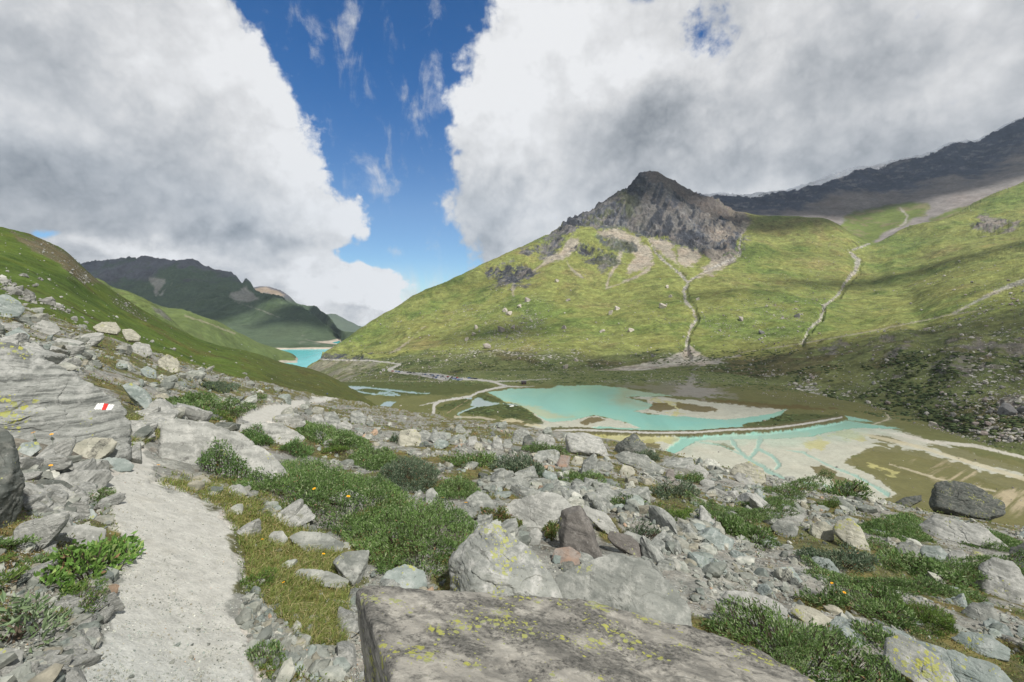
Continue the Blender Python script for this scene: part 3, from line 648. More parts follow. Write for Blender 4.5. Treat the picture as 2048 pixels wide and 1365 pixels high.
# yellow algae
for l in ([(1150, 868), (1290, 872), (1370, 876), (1340, 884), (1290, 890), (1200, 884), (1150, 878)], [(1690, 862), (1720, 866), (1726, 880), (1690, 878), (1660, 874)], [(1604, 884), (1640, 880), (1660, 890), (1640, 900), (1610, 895)],
          [(1300, 800), (1360, 804), (1372, 812), (1340, 814), (1310, 806)], [(1330, 826), (1352, 818), (1372, 828), (1345, 834)], [(1730, 925), (1800, 945), (1790, 952), (1740, 935)], [(1010, 802), (1060, 812), (1140, 832), (1120, 836), (1070, 828)]):
    fl(l, yel, .75, 6, 3)
for l in ([(1303, 806), (1325, 807), (1345, 814), (1352, 820), (1315, 826), (1300, 820)], [(1345, 806), (1400, 812), (1440, 822), (1405, 826), (1365, 820)], [(1375, 800), (1440, 800), (1520, 806), (1640, 816), (1690, 822), (1560, 818), (1480, 812)], [(1158, 845), (1172, 838), (1200, 833), (1208, 840), (1190, 846), (1170, 850)]):
    fl(l, lin(104, 92, 48), .9, 3, 1.3)
# green delta, banks of willow scrub
for l in ([(925, 824), (950, 812), (1009, 809), (1040, 811), (1064, 826), (1090, 846), (1066, 851), (1024, 837), (968, 832), (930, 830)], [(955, 788), (972, 786), (985, 794), (1008, 805), (980, 807), (950, 800)],
          [(872, 815), (905, 802), (935, 798), (942, 806), (900, 824), (875, 825)], [(1100, 857), (1125, 855), (1145, 860), (1110, 862)], [(1483, 850), (1520, 842), (1560, 826), (1680, 830), (1690, 838), (1640, 842), (1560, 852), (1500, 858)],
          [(640, 760), (900, 760), (1010, 778), (960, 782), (900, 792), (760, 790), (640, 800)]):
    fl(l, lin(76, 86, 42), .85, 4, 1.5)
scr = sst(g2 + g3 * .7, .1, .35); dl = poly(px, py, [(925, 824), (950, 812), (1009, 809), (1040, 811), (1090, 846), (1024, 837)], 4, wb)
paint(C, dl * scr, lin(52, 66, 34), .8)
fl([(900, 830), (935, 835), (1000, 836), (1060, 844), (1100, 858), (1090, 864), (980, 846), (920, 838)], lin(96, 98, 52), .0)
# grey outwash of the mountain stream
fl([(1210, 768), (1290, 766), (1370, 764), (1420, 770), (1490, 790), (1440, 795), (1370, 794), (1320, 784), (1250, 776)], lin(134, 132, 114), .6, 9, 4)
fl([(1345, 792), (1360, 776), (1374, 758), (1380, 742), (1388, 768), (1420, 780), (1455, 790), (1410, 796)], lin(150, 146, 138), .8, 8, 3)
# pale river bed running off to the far right
ln([(1730, 856, 4), (1800, 870, 7), (1860, 885, 7), (1950, 893, 6), (2048, 916, 7), (2200, 950, 8)], lin(196, 192, 178), .9)
ln([(1720, 868, 6), (1850, 898, 7), (1950, 930, 7), (2048, 958, 9), (2200, 1000, 9)], lin(190, 182, 150), .8)
ln([(1780, 930, 3), (1870, 958, 3), (1990, 985, 4)], lin(190, 180, 150), .7)
# water
LAKE = [(976, 785), (1023, 779), (1099, 777), (1114, 773), (1199, 771), (1243, 776), (1300, 786), (1345, 792), (1250, 794), (1286, 803), (1304, 811), (1290, 819), (1268, 823), (1302, 830), (1360, 833), (1448, 841), (1536, 830),
        (1572, 819), (1562, 831), (1522, 843), (1484, 849), (1490, 858), (1450, 861), (1389, 865.5), (1281, 865.5), (1197, 861), (1180, 858), (1200, 853), (1250, 857), (1285, 857), (1256, 847), (1225, 838), (1190, 830.5), (1165, 836), (1149, 841), (1100, 845), (1086, 840), (1068, 826), (1038, 810), (1009, 802)]
lake = poly(px, py, LAKE, 2.5, wb * .5)
LAKE2 = [(1330, 872), (1450, 868), (1596, 858), (1655, 848), (1699, 844), (1743, 849), (1800, 858), (1745, 859), (1705, 856), (1655, 865), (1614, 875), (1523, 879), (1400, 882), (1392, 884), (1350, 908), (1325, 916), (1310, 912), (1338, 898), (1366, 878)]
lake2 = poly(px, py, LAKE2, 4, wb * .8)
SM = [(1690, 832), (1730, 840), (1745, 845), (1700, 842)]
lake2 = np.maximum(lake2, poly(px, py, SM, 2, wb * .3))
CH = [[(1392, 884, 4), (1440, 892, 3), (1500, 918, 4), (1530, 934, 4)], [(1462, 878, 9), (1474, 898, 8), (1492, 916, 7), (1516, 932, 10), (1547, 950, 8), (1580, 964, 7), (1626, 970, 8), (1660, 975, 7)], [(1520, 878, 14), (1515, 898, 12), (1500, 918, 8)],
      [(1520, 900, 8), (1546, 914, 7), (1560, 932, 6), (1550, 940, 3)], [(1570, 901, 1.5), (1605, 906, 3), (1655, 931, 3), (1714, 954, 4), (1750, 975, 5), (1775, 990, 12)]]
chm = np.zeros(X.shape)
for l in CH: chm = np.maximum(chm, line(px, py, [(a, b, c * .75) for a, b, c in l], 4, wb * .6))
WX = [[(676, 776), (700, 773), (730, 774), (738, 777), (712, 780), (682, 780)], [(945, 803), (955, 796), (975, 804), (1005, 808), (960, 815), (940, 812)], [(760, 812), (772, 804), (792, 805), (780, 815), (765, 818)]]
smw = np.zeros(X.shape)
for p in WX: smw = np.maximum(smw, poly(px, py, p, 2, wb * .5))
for l in ([(735, 776, 3), (770, 780, 3), (820, 786, 2.5), (860, 788, 2)], [(750, 790, 2.5), (780, 784, 3), (800, 792, 2), (760, 786, 3)], [(700, 781, 2), (740, 788, 2.5), (790, 793, 2)], [(1005, 808, 3), (1040, 812, 3)],
          [(955, 813, 4), (930, 822, 3), (915, 830, 3), (925, 836, 3), (905, 842, 2)], [(943, 797, 3), (905, 797, 1.5)]): smw = np.maximum(smw, line(px, py, [(a, b, c * .62) for a, b, c in l], 2, wb * .5))
shal = sst(fbm(X / 40, Y / 22, None, 97, 5, .55) + .25 * g2, -.1, .55)
wc = np.zeros(X.shape + (3,)); wc[:] = wat
def wp(m, c, k=1.0): wc[:] = wc + (np.asarray(c) - wc) * (m * k)[..., None]
wp(shal, lin(118, 188, 170), .5)
edge_d = poly(px, py, [(1010, 790), (1200, 776), (1270, 786), (1230, 800), (1290, 826), (1440, 845), (1540, 834), (1470, 856), (1290, 860), (1250, 842), (1190, 824), (1110, 832), (1060, 812)], 22, wb * 2)
wp(1 - edge_d, lin(142, 190, 166), .55)
wp(poly(px, py, [(1240, 778), (1340, 788), (1250, 796), (1300, 812), (1240, 815), (1210, 798)], 24, wb * 2), lin(150, 160, 132), .7)
wp(poly(px, py, [(1020, 806), (1060, 812), (1150, 836), (1100, 840), (1070, 830)], 10, wb * 2), lin(176, 178, 130), .7)
wp(poly(px, py, [(1420, 870), (1620, 866), (1620, 885), (1400, 885)], 14, wb * 3), lin(156, 188, 166), .7)
wsh = poly(px, py, [(1340, 868), (1450, 866), (1620, 856), (1720, 846), (1800, 860), (1720, 872), (1640, 884), (1540, 896), (1420, 896), (1350, 900)], 26, wb * 4)
paint(C, wsh, lin(160, 180, 160), .6)
wp(chm, lin(140, 172, 158), .85); wp(smw, lin(150, 164, 168), .9)
wm = np.maximum(np.maximum(lake, lake2), chm * .9); wm = np.maximum(wm, smw)
C[..., :3] = C[..., :3] + (wc - C[..., :3]) * np.clip(wm * 1.15, 0, 1)[..., None]; C[..., 3] *= 1 - wm
wd_ = np.maximum(lake, lake2)
bank = sst(poly(px, py, LAKE, 12, None), .02, .5)
L_B.Z = L_B.Z + (1 - np.clip(np.maximum(wm, bank) * 1.5, 0, 1)) * (.35 + np.maximum(0, g1) * .9 + g2 * .25 + .15 * g3)
drop = sst(Y, 545, 640) * (1 - sst(px, 820, 960)); L_B.Z -= drop * 26
# causeway
DIKE = [(1088, 868, 4), (1114, 862, 4.5), (1155, 861, 4.8), (1243, 864.5, 5), (1302, 867, 5), (1389, 866.5, 5), (1450, 861.5, 5), (1538, 858, 5.2), (1596, 851, 5), (1655, 841.5, 5), (1683, 836, 4)]
dk = line(px, py, [(a, b + 3, c + 7) for a, b, c in DIKE], 6); L_B.Z += dk * 1.8
paint(C, line(px, py, [(a, b + 3, c + 8) for a, b, c in DIKE], 2, wb * .5), lin(98, 96, 60)); py2 = L_B.py()
rd = line(px, py2, [(a, b - 1.0, c * .72) for a, b, c in DIKE], 1.5)
B_ROADS = [[(1012, 773, 5), (990, 777, 5), (955, 785, 5.5), (943, 793, 5.5), (904, 799, 5.5), (880, 803, 6), (869, 810, 8), (867, 820, 8), (868, 834, 7)], [(1012, 773, 4), (1040, 774, 2), (1070, 773.5, 1)], [(880, 752, 6), (921, 758.5, 6), (960, 760, 5), (985, 763.5, 5), (1012, 773, 5)], [(985, 763.5, 3), (1040, 762, 1.8), (1100, 758, 1.5)],
           [(880, 803, 3), (860, 807, 2), (840, 812, 1.5)]]
for l in B_ROADS: rd = np.maximum(rd, line(px, py2, [(a, b, c * .78) for a, b, c in l], 1.5))
pt = line(px, py2, [(943, 793, 1.5), (925, 808, 1.5), (895, 826, 1.5)], 1.5); paint(C, pt, lin(160, 140, 108), .7)
for l in ([(1745, 850, 2), (1780, 838, 2), (1770, 825, 1.5)], [(910, 834, 5), (960, 836, 4), (990, 840, 3)]): paint(C, line(px, py2, l, 2, wb * .5), lin(178, 170, 146), .8)
paint(C, rd, lin(178, 176, 168)); C[..., 3] *= 1 - rd; C[..., 3] = np.clip(C[..., 3], 0, 1)
wcl = (wm > .5) & (rd < .5) & (dk < .3)
L_B.finish(C, .80, .80)
lk = wcl & (np.maximum(lake, lake2) > .45); sm_ = wcl & ~lk
bcls = np.where(rd > .5, 1, np.where(lk, 2, np.where(sm_, 3, 0)))

# green hillside on the near bank
HS = [(-450, [(26, 640), (60, 520), (180, 400), (330, 300), (450, 330)]), (-150, [(26, 650), (60, 560), (160, 480), (330, 415), (450, 440)]),
      (0, [(26, 655), (60, 585), (150, 528), (330, 464), (450, 500)]), (37, [(26, 660), (60, 595), (155, 536), (335, 471), (450, 510)]), (96, [(27, 680), (60, 618), (160, 560), (350, 490), (470, 530)]),
      (130, [(28, 690), (60, 635), (160, 578), (360, 508), (480, 550)]), (164, [(28, 700), (65, 648), (170, 595), (375, 537), (490, 590)]), (191, [(28, 705), (70, 658), (180, 610), (400, 558), (500, 610)]),
      (240, [(29, 725), (75, 680), (190, 640), (420, 592), (520, 650)]), (300, [(30, 745), (80, 703), (200, 670), (440, 631), (540, 690)]), (359, [(34, 760), (90, 722), (230, 692), (455, 661), (550, 720)]),
      (400, [(36, 775), (100, 738), (250, 710), (470, 680), (560, 740)]), (513, [(50, 795), (130, 765), (300, 738), (500, 707), (600, 770)]), (564, [(60, 805), (150, 780), (320, 757), (510, 724), (600, 790)]),
      (650, [(70, 830), (180, 802), (350, 777), (530, 745), (620, 800)]), (683, [(75, 842), (200, 812), (370, 790), (540, 761), (640, 810)]), (760, [(80, 880), (200, 850), (370, 825), (540, 800), (640, 830)]), (860, [(80, 920), (200, 900), (370, 880), (540, 860), (640, 880)])]
L_C = Layer(HS, -450, 860, 950, 330)
X, Y, px = L_C.X, L_C.Y, L_C.PX
nearf = sst(Y, 40, 160)
L_C.Z += base_noise(L_C, 90, 5, 101, 5, .5) * nearf + base_noise(L_C, 22, 1.2, 102, 5, .55) * (.3 + nearf) + base_noise(L_C, 4, .2, 103, 3, .5)
py = L_C.py(); g1 = fbm(X / 50, Y / 50, None, 104, 5, .6); g2 = fbm(X / 11, Y / 11, None, 105, 5, .6); g3 = fbm(X / 2.5, Y / 2.5, None, 106, 4, .6)
C = np.zeros(X.shape + (4,)); C[..., :3] = lin(104, 130, 38); C[..., 3] = .10
paint(C, sst(g1 + g2 * .6, .0, .5), lin(84, 112, 34), .9); paint(C, sst(g2 - g1, .1, .6), lin(116, 112, 50), .75); paint(C, sst(g3 + g2, .4, .8), lin(62, 80, 34), .6)
vb = sst(px + g1 * 30, 420, 620); paint(C, vb, lin(98, 100, 50), .7)
top = poly(px, py, [(20, 462), (37, 468), (96, 486), (140, 510), (185, 552), (205, 570), (170, 566), (120, 530), (70, 505), (30, 480)], 8, g2 * 8); paint(C, top, lin(134, 122, 96), .8); C[..., 3] += top * .2
for p in ([(130, 542), (165, 545), (185, 570), (170, 568), (140, 555)], [(0, 555), (60, 590), (140, 620), (130, 628), (40, 600), (0, 575)], [(215, 590), (240, 600), (300, 640), (290, 645), (230, 615)]):
    q = poly(px, py, p, 9, g2 * 10); C[..., 3] += q * .4; paint(C, q, lin(84, 88, 56), .5)
L_C.finish(C, .55, .80)
M_far = terrain_mat('far_slope_mat', 9.0, 5.0, contrast=.28, hues=.08, spk=(.33, .34, .35))
M_mtn = terrain_mat('mountain_mat', 1.8, 1.8, contrast=.38, coarse=11.0, hues=.18)
M_flo = terrain_mat('valley_floor_mat', .8, .12, contrast=.14, hues=.06)
M_hill = terrain_mat('hillside_mat', .45, .25, spk=(.36, .36, .33), contrast=.38)
M_road = terrain_mat('gravel_road_mat', .5, .03, contrast=.1, hues=.0)
M_lake = water_mat('lake_water_mat', .14, 1.2, .06); M_str = water_mat('stream_water_mat', .3, .6, .05, .25)
S = lambda: dict(kind='structure')
L_H.emit([('far_mountain', M_far, S())]); L_D2.emit([('far_mountain', M_far, S())]); L_D.emit([('far_mountain', M_far, S())])
L_C3.emit([('valley_spur', M_far, S())]); L_C2.emit([('valley_spur', M_mtn, S())]); L_F.emit([('mountain_ridge', M_far, S())])
L_E.emit([('mountain', M_mtn, S()), ('road', M_road, S())], ecls)
L_B.emit([('valley_floor', M_flo, S()), ('road', M_road, S()), ('lake', M_lake, S()), ('stream', M_str, S())], bcls)
L_C.emit([('hillside', M_hill, S())])
# the reservoir, 200 m below the camera
vx = np.linspace(-1500, 300, 60); vy = np.linspace(1250, 2700, 60); gx, gy = np.meshgrid(vx, vy)
V = np.stack([gx, gy, np.full(gx.shape, -100.0)], -1).reshape(-1, 3); ii = (np.arange(59)[:, None] * 60 + np.arange(59)).ravel()
rc = np.zeros((len(V), 4)); rc[:, :3] = lin(72, 182, 186)
tag(mk('reservoir', V, np.stack([ii, ii + 1, ii + 61, ii + 60], -1), M_lake, True, rc), kind='structure')

# ------------------------------------------------------------------ near ground
PI_ = np.array([(-900, 470), (-450, 492), (-200, 520), (0, 545), (150, 594), (300, 655), (450, 715), (560, 750), (670, 778), (760, 788), (870, 798), (1000, 812), (1100, 824), (1200, 836), (1300, 850), (1400, 868), (1500, 890), (1640, 918), (1780, 945), (1900, 970), (2048, 1000), (2300, 1050), (2900, 1150)], float)
YC_ = np.array([(-900, 25), (-450, 26), (0, 27), (300, 33), (450, 45), (560, 60), (670, 80), (760, 60), (870, 45), (1100, 34), (1500, 28), (2048, 26), (2900, 24)], float)
PATH = [(110, 1420), (150, 1365), (190, 1280), (215, 1200), (232, 1140), (245, 1090), (238, 1050), (215, 1010), (180, 975), (150, 950), (200, 942), (262, 930), (275, 905), (288, 880), (292, 858), (304, 860), (306, 885), (306, 925), (305, 955), (385, 992), (432, 1014),
        (455, 1045), (472, 1080), (480, 1150), (482, 1220), (498, 1290), (520, 1365), (545, 1440)]
PATH2 = [(468, 858), (476, 838), (500, 824), (535, 812), (590, 803), (628, 799), (622, 793), (648, 793), (676, 798), (650, 804), (606, 811), (582, 820), (572, 834), (545, 852), (520, 860)]
def gz(px, Y, full=True):
    px = np.asarray(px, float); Y = np.asarray(Y, float); pi = pchip(PI_[:, 0], PI_[:, 1], px.ravel()).reshape(px.shape)
    yc = np.interp(px, YC_[:, 0], YC_[:, 1]); Yn = np.minimum(Y, yc); b = -(pi - HY) / F
    z = b * Yn - 1.6; ex = np.maximum(Y - yc, 0); z = z + ex * (b - .12) - np.minimum(ex, 15) ** 2 * .02 - np.maximum(ex - 15, 0) * .6
    X = (px - 1024) / F * Y; py = HY - F * z / Y
    pm = np.maximum(poly(px, py, PATH, 16), poly(px, py, PATH2, 5))
    a = sst(Y, 1.0, 2.6) * (1 - .93 * pm)
    z = z + a * (fbm(X / 3.2, Y / 3.2, None, 201, 3) * .20 + fbm(X / .8, Y / .8, None, 202, 3) * .06) + a * sst(Y, 9, 20) * fbm(X / 7, Y / 7, None, 203, 3) * .35
    z = z - .04 * pm
    if full: z = z + (1 - .6 * pm) * fbm(X / .16, Y / .16, None, 204, 3) * .014
    return z + CAMZ, pm
def ghit(px, py, arr=False):
    px = np.atleast_1d(np.asarray(px, float)); py = np.atleast_1d(np.asarray(py, float))
    yc = np.interp(px, YC_[:, 0], YC_[:, 1]); k = np.linspace(0, 1, 70)[None, :]; Ys = 1.1 * (yc[:, None] * 1.02 / 1.1) ** k
    z, _ = gz(np.broadcast_to(px[:, None], Ys.shape), Ys, False); pc = HY - F * (z - CAMZ) / Ys
    i = np.argmax(pc <= py[:, None], axis=1); none = ~(pc <= py[:, None]).any(1); i[none] = 69
    i0 = np.maximum(i - 1, 0); r = np.arange(len(px)); d = pc[r, i0] - pc[r, i]; t = np.clip(np.where(np.abs(d) > 1e-6, (pc[r, i0] - py) / np.where(np.abs(d) > 1e-6, d, 1), 1), 0, 1)
    Y = Ys[r, i0] + (Ys[r, i] - Ys[r, i0]) * t; z, _ = gz(px, Y, False); P = np.stack([(px - 1024) / F * Y, Y, z], -1)
    return P if arr else Vector(P[0])
apx = np.linspace(-480, 2560, 1500); nr1, nr2 = 760, 60
q = np.linspace(0, 1, nr1)[:, None]; yc = np.interp(apx, YC_[:, 0], YC_[:, 1])[None, :]
s0 = 1456 / .95; s1 = 1456 / yc; Ynear = 1456 / (s0 * (s1 / s0) ** (q ** .82) * .5 + (s0 + (s1 - s0) * q) * .5)
Yb = yc + (np.linspace(0, 1, nr2 + 1)[1:, None] ** 1.6) * 105
Y = np.vstack([Ynear, Yb]); px = np.broadcast_to(apx, Y.shape); Z, pm = gz(px, Y)
class G: pass
L_A = Layer.__new__(Layer); L_A.X = (px - 1024) / F * Y; L_A.Y = Y; L_A.Z = Z; L_A.nu, L_A.nt, L_A.PX = len(apx), len(Y), px
X = L_A.X; py = L_A.py()
def vegm(px, g1, g2): return sst(g1 + g2 * .55 + .03 + .10 * (1 - sst(px, 600, 800)), .02, .2)
GRASS = [(318, 958), (380, 962), (440, 975), (505, 1010), (560, 1040), (640, 1068), (690, 1120), (700, 1180), (690, 1290), (620, 1300), (560, 1240), (510, 1180), (485, 1100), (468, 1052), (440, 1016), (390, 990), (330, 972)]
g1 = fbm(X / 2.2, Y / 2.2, None, 211, 5, .6); g2 = fbm(X / .5, Y / .5, None, 212, 4, .6); g3 = fbm(X / .09, Y / .09, None, 213, 4, .6)
C = np.zeros(X.shape + (4,)); C[..., :3] = lin(136, 137, 130); C[..., 3] = .6
paint(C, sst(g2 + g3 * .5, .05, .4), lin(104, 99, 88), .8)
veg = vegm(px, g1, g2)
paint(C, veg, lin(86, 88, 44), .85); paint(C, veg * sst(g2 - g3 * .4, .1, .5), lin(120, 108, 60), .7); C[..., 3] *= 1 - .5 * veg
vm2 = poly(px, py, [(60, 960), (180, 985), (215, 1020), (200, 1045), (60, 1040), (20, 1010)], 12, g2 * 10); paint(C, vm2, lin(118, 106, 90), .8)
gr = poly(px, py, GRASS, 14, g2 * 12); paint(C, gr, lin(104, 104, 48), .85)
farm = sst(Y, yc * .55, yc * 1.0) * sst(px, 560, 640) * (1 - sst(px, 900, 1040)); paint(C, farm * sst(g1 + g2, -.4, .1), lin(104, 102, 56), .9)
pmw = np.maximum(poly(px, py, PATH, 44, g2 * 14 + g3 * 10), poly(px, py, PATH2, 8, g2 * 3)); pf = sst(pmw + g2 * .15 + g3 * .25, .25, .8)
paint(C, pf, lin(184, 183, 175)); paint(C, pf * sst(g2 + g3 * .5, .0, .6), lin(178, 176, 166), .8); paint(C, pf * (1 - sst(Y, 1.7, 3.0)), lin(172, 176, 172), .8); C[..., 3] *= 1 - .55 * pf
L_A.finish(C, .90, .88)
M_gnd = terrain_mat('near_ground_mat', .022, .02, spk=(.34, .35, .33), contrast=.4, hues=.2, coarse=.35); M_path = terrain_mat('gravel_path_mat', .007, .007, spk=(.5, .5, .47), contrast=.22, hues=.0)
L_A.emit([('ground', M_gnd, S()), ('path', M_path, S())], np.where(pm > .5, 1, 0))
# ------------------------------------------------------------------ boulders and rubble
ICO = {}
def ico(l):
    if l not in ICO:
        bm = bmesh.new(); bmesh.ops.create_icosphere(bm, subdivisions=l, radius=1); bm.verts.ensure_lookup_table()
        ICO[l] = (np.array([v.co[:] for v in bm.verts]), np.array([[v.index for v in f.verts] for f in bm.faces])); bm.free()
    V, f = ICO[l]; return V / np.linalg.norm(V, axis=1)[:, None], f
def gauge(D, planes, p=26):
    """radius of a rounded convex polyhedron along unit directions D"""
    s = np.zeros(len(D))
    for n, d in planes: s += np.clip(D @ np.asarray(n) / d, 0, None) ** p
    return s ** (-1 / p)
def rock_noise(V, size, s, k=1.0, strat=None):
    q = V / size
    d = fbm(q[:, 0] * 2.1, q[:, 1] * 2.1, q[:, 2] * 2.1, s, 4, .55) * .07 + fbm(q[:, 0] * 9, q[:, 1] * 9, q[:, 2] * 9, s + 5, 4, .6) * .016
    if strat is not None:
        h = q @ strat; w = fbm(q[:, 0] * 1.5, q[:, 1] * 1.5, q[:, 2] * 1.5, s + 9, 3) * .25
        d += (1 - 2 * np.abs(fbm((h + w) * 10, q[:, 0] * 1.3 + s, q[:, 1] * 1.3, s + 11, 4, .65))) * .026
        cr = 1 - np.abs(fbm(q[:, 0] * 2.3, q[:, 1] * 2.3, q[:, 2] * 2.3, s + 21, 2)) * 14; d -= np.clip(cr, 0, 1) * .03
    L = np.linalg.norm(V, axis=1)[:, None]; return V + V / L * (d * k * size)[:, None]
def rand_planes(rs, n, dims, lo=.62, hi=.95):
    P = []
    for i in range(n):
        v = rs.normal(size=3); v /= np.linalg.norm(v); P.append((v, rs.uniform(lo, hi) * np.linalg.norm(v * dims)))
    for a in range(3):
        for sg in (-1, 1):
            v = np.zeros(3); v[a] = sg; v += rs.normal(size=3) * .22; v /= np.linalg.norm(v); P.append((v, np.abs(v) @ dims * rs.uniform(.85, 1.02)))
    return P
VAR = {}
def variant(l, i):
    if (l, i) not in VAR:
        rs = np.random.default_rng(100 * l + i); D, f = ico(l); dims = np.array([1, rs.uniform(.65, .95), rs.uniform(.38, .75)])
        V = D * gauge(D, rand_planes(rs, 9, dims, .55, .92), 40 if l < 3 else 30)[:, None]
        if l > 2: V = rock_noise(V, 1.0, i, 1.0, np.array([.2, .1, .97]) if l > 3 else None)
        VAR[(l, i)] = (V, f)
    return VAR[(l, i)]
def rot(rs, tilt):
    a = rs.uniform(0, 2 * math.pi); t = np.abs(rs.normal()) * tilt; b = rs.uniform(0, 2 * math.pi)
    A = np.array([[math.cos(a), -math.sin(a), 0], [math.sin(a), math.cos(a), 0], [0, 0, 1]])
    k = np.array([math.cos(b), math.sin(b), 0]); K = np.array([[0, -k[2], k[1]], [k[2], 0, -k[0]], [-k[1], k[0], 0]])
    return (np.eye(3) + math.sin(t) * K + (1 - math.cos(t)) * K @ K) @ A
def scatter(name, P, size, lev, col, mat, tg, sink=.3, tilt=.35, seed=1, flat_=1.0):
    """many small stones as ONE mesh (nobody could count them)"""
    rs = np.random.default_rng(seed); VV, FF, CC = [], [], []; n = 0
    vi = rs.integers(0, 9, len(P))
    for i in range(len(P)):
        V, f = variant(int(lev[i]), int(vi[i])); s = size[i] * .5
        W = (V * np.array([1, 1, flat_])) @ rot(rs, tilt).T * s + P[i] + np.array([0, 0, s * (.55 - sink * 1.2) * flat_])
        VV.append(W.astype(np.float32)); FF.append(f + n); n += len(V); CC.append(np.broadcast_to(np.append(col[i], rs.random()), (len(V), 4)).astype(np.float32))
    o = mk(name, np.vstack(VV), np.vstack(FF), mat, False, np.vstack(CC)); tag(o, **tg); return o

def rock_mat(name, c1, c2, c3, sc_=1.0, yellow=0.0, dark=0.0, rust=0.0, strat=(.25, .1, 1.0), sf=14.0, use_col=False, bd=.02, white=.15):
    m, nt, b = newmat(name, .85, .22); tc = nt.nodes.new('ShaderNodeTexCoord')
    if use_col: co = nt.nodes.new('ShaderNodeNewGeometry').outputs['Position']
    else:
        oi = nt.nodes.new('ShaderNodeObjectInfo'); cb = nt.nodes.new('ShaderNodeCombineXYZ')
        for k_, f_ in enumerate((37.0, 91.0, 53.0)): nt.links.new((N(nt, oi.outputs['Random']) * f_).s, cb.inputs[k_])
        co = vmath(nt, 'ADD', tc.outputs['Object'], cb.outputs[0])
    S1 = 1 / sc_
    st = np.array(strat) / np.linalg.norm(strat)
    dn = nt.nodes.new('ShaderNodeVectorMath'); dn.operation = 'DOT_PRODUCT'; nt.links.new(co, dn.inputs[0]); dn.inputs[1].default_value = st
    h = N(nt, dn.outputs['Value'])
    nb = noise(nt, co, 1.6 * S1, 6, .6); nm = noise(nt, co, 7 * S1, 7, .68); nf = noise(nt, co, 34 * S1, 6, .72)
    cb2 = nt.nodes.new('ShaderNodeCombineXYZ'); nt.links.new((h * (sf * S1) + nb * 3.5).s, cb2.inputs[0])
    sx = nt.nodes.new('ShaderNodeSeparateXYZ'); nt.links.new(co, sx.inputs[0])
    nt.links.new((N(nt, sx.outputs[0]) * (1.4 * S1)).s, cb2.inputs[1]); nt.links.new((N(nt, sx.outputs[1]) * (1.4 * S1)).s, cb2.inputs[2])
    ns = noise(nt, cb2.outputs[0], 1.0, 6, .62)
    c = mixc(nt, rng(nt, ns, .34, .66), c1, c2); c = mixc(nt, rng(nt, nm, .45, .72), c, c3)
    c = mixc(nt, rng(nt, nf, .58, .72, 0, white * 2), c, (.55, .56, .54))
    c = mixc(nt, rng(nt, nf, .30, .42, .75, 0), c, (.06, .065, .06))
    if use_col:
        ca, al = attr(nt); c = mixc(nt, 1.0, c, ca, 'MULTIPLY')
        v = rng(nt, noise(nt, co, 3.0 * S1, 4, .6), .3, .7, .8, 1.2); c = scalec(nt, c, v)
    if dark > 0:
        k = rng(nt, noise(nt, co, 2.6 * S1, 8, .72, .5), .64 - .22 * dark, .70 - .20 * dark); c = mixc(nt, k * rng(nt, nf, .3, .62, 1, .25), c, (.045, .045, .042))
    if rust > 0:
        k = rng(nt, noise(nt, vmath(nt, 'ADD', co, (5, 3, 1)), 1.7 * S1, 5, .6), .62 - .25 * rust, .78 - .2 * rust, 0, .8); c = mixc(nt, k, c, (.27, .17, .115))
    if yellow > 0:
        v = voro(nt, vmath(nt, 'ADD', co, noise(nt, co, 30 * S1, 3, color=True).s), 13 * S1, 'SMOOTH_F1'); cl = noise(nt, vmath(nt, 'ADD', co, (9, 2, 4)), 2.2 * S1, 5, .7)
        v = voro(nt, co, 17 * S1); v2 = voro(nt, co, 41 * S1)
        th = rng(nt, cl, .60 - .25 * yellow, .80 - .2 * yellow, 0, 1)
        k = rng(nt, th * .52 + nf * .12 - .06 - v, 0, .05).max(rng(nt, th * .46 + nf * .1 - .06 - v2, 0, .06))
        c = mixc(nt, k * rng(nt, nf, .28, .5, .35, .95), c, mixc(nt, rng(nt, nm, .4, .6), (.34, .345, .075), (.28, .30, .14)))
    nt.links.new(c.s, b.inputs['Base Color'])
    bump(nt, b, ns * .8 + nm * .7 + nf * .35, bd, .9); return m
GR1, GR2, GR3 = (.245, .255, .235), (.12, .13, .12), (.35, .355, .33)
M_schist = rock_mat('schist_mat', GR1, GR2, GR3, 1.0, yellow=.25, dark=.15)
M_lich = rock_mat('lichen_schist_mat', GR1, (.17, .18, .17), (.42, .42, .40), .85, yellow=.8, dark=.25)
M_lite = rock_mat('pale_rock_mat', (.315, .32, .30), (.18, .185, .172), (.41, .41, .385), 1.0, yellow=.25, dark=.2, white=.3)
M_dark = rock_mat('dark_schist_mat', (.115, .125, .115), (.055, .062, .056), (.19, .19, .17), 1.0, yellow=.5, dark=.3, sf=20)
M_tan = rock_mat('tan_rock_mat', (.35, .34, .28), (.22, .22, .18), (.44, .43, .36), 1.0, yellow=.5, dark=.25)
M_rust = rock_mat('rust_rock_mat', (.24, .22, .20), (.15, .14, .13), (.30, .28, .26), 1.0, rust=.8, dark=.2)
M_blue = rock_mat('bluegreen_rock_mat', (.25, .285, .27), (.14, .17, .16), (.36, .385, .37), 1.0, yellow=.45, dark=.15)
M_slab = rock_mat('patchy_slab_mat', (.31, .295, .26), (.15, .145, .13), (.43, .41, .36), .5, yellow=.66, dark=.85, rust=0, strat=(.5, .75, .35), sf=9, bd=.012)
M_brown = rock_mat('brown_slab_mat', (.135, .125, .115), (.085, .08, .075), (.19, .18, .165), 1.0, yellow=.45, dark=.4)
M_stri = rock_mat('striped_schist_mat', (.31, .32, .30), (.10, .107, .10), (.38, .385, .365), 1.0, yellow=.5, dark=.2, strat=(.35, -.1, 1), sf=26, bd=.035)
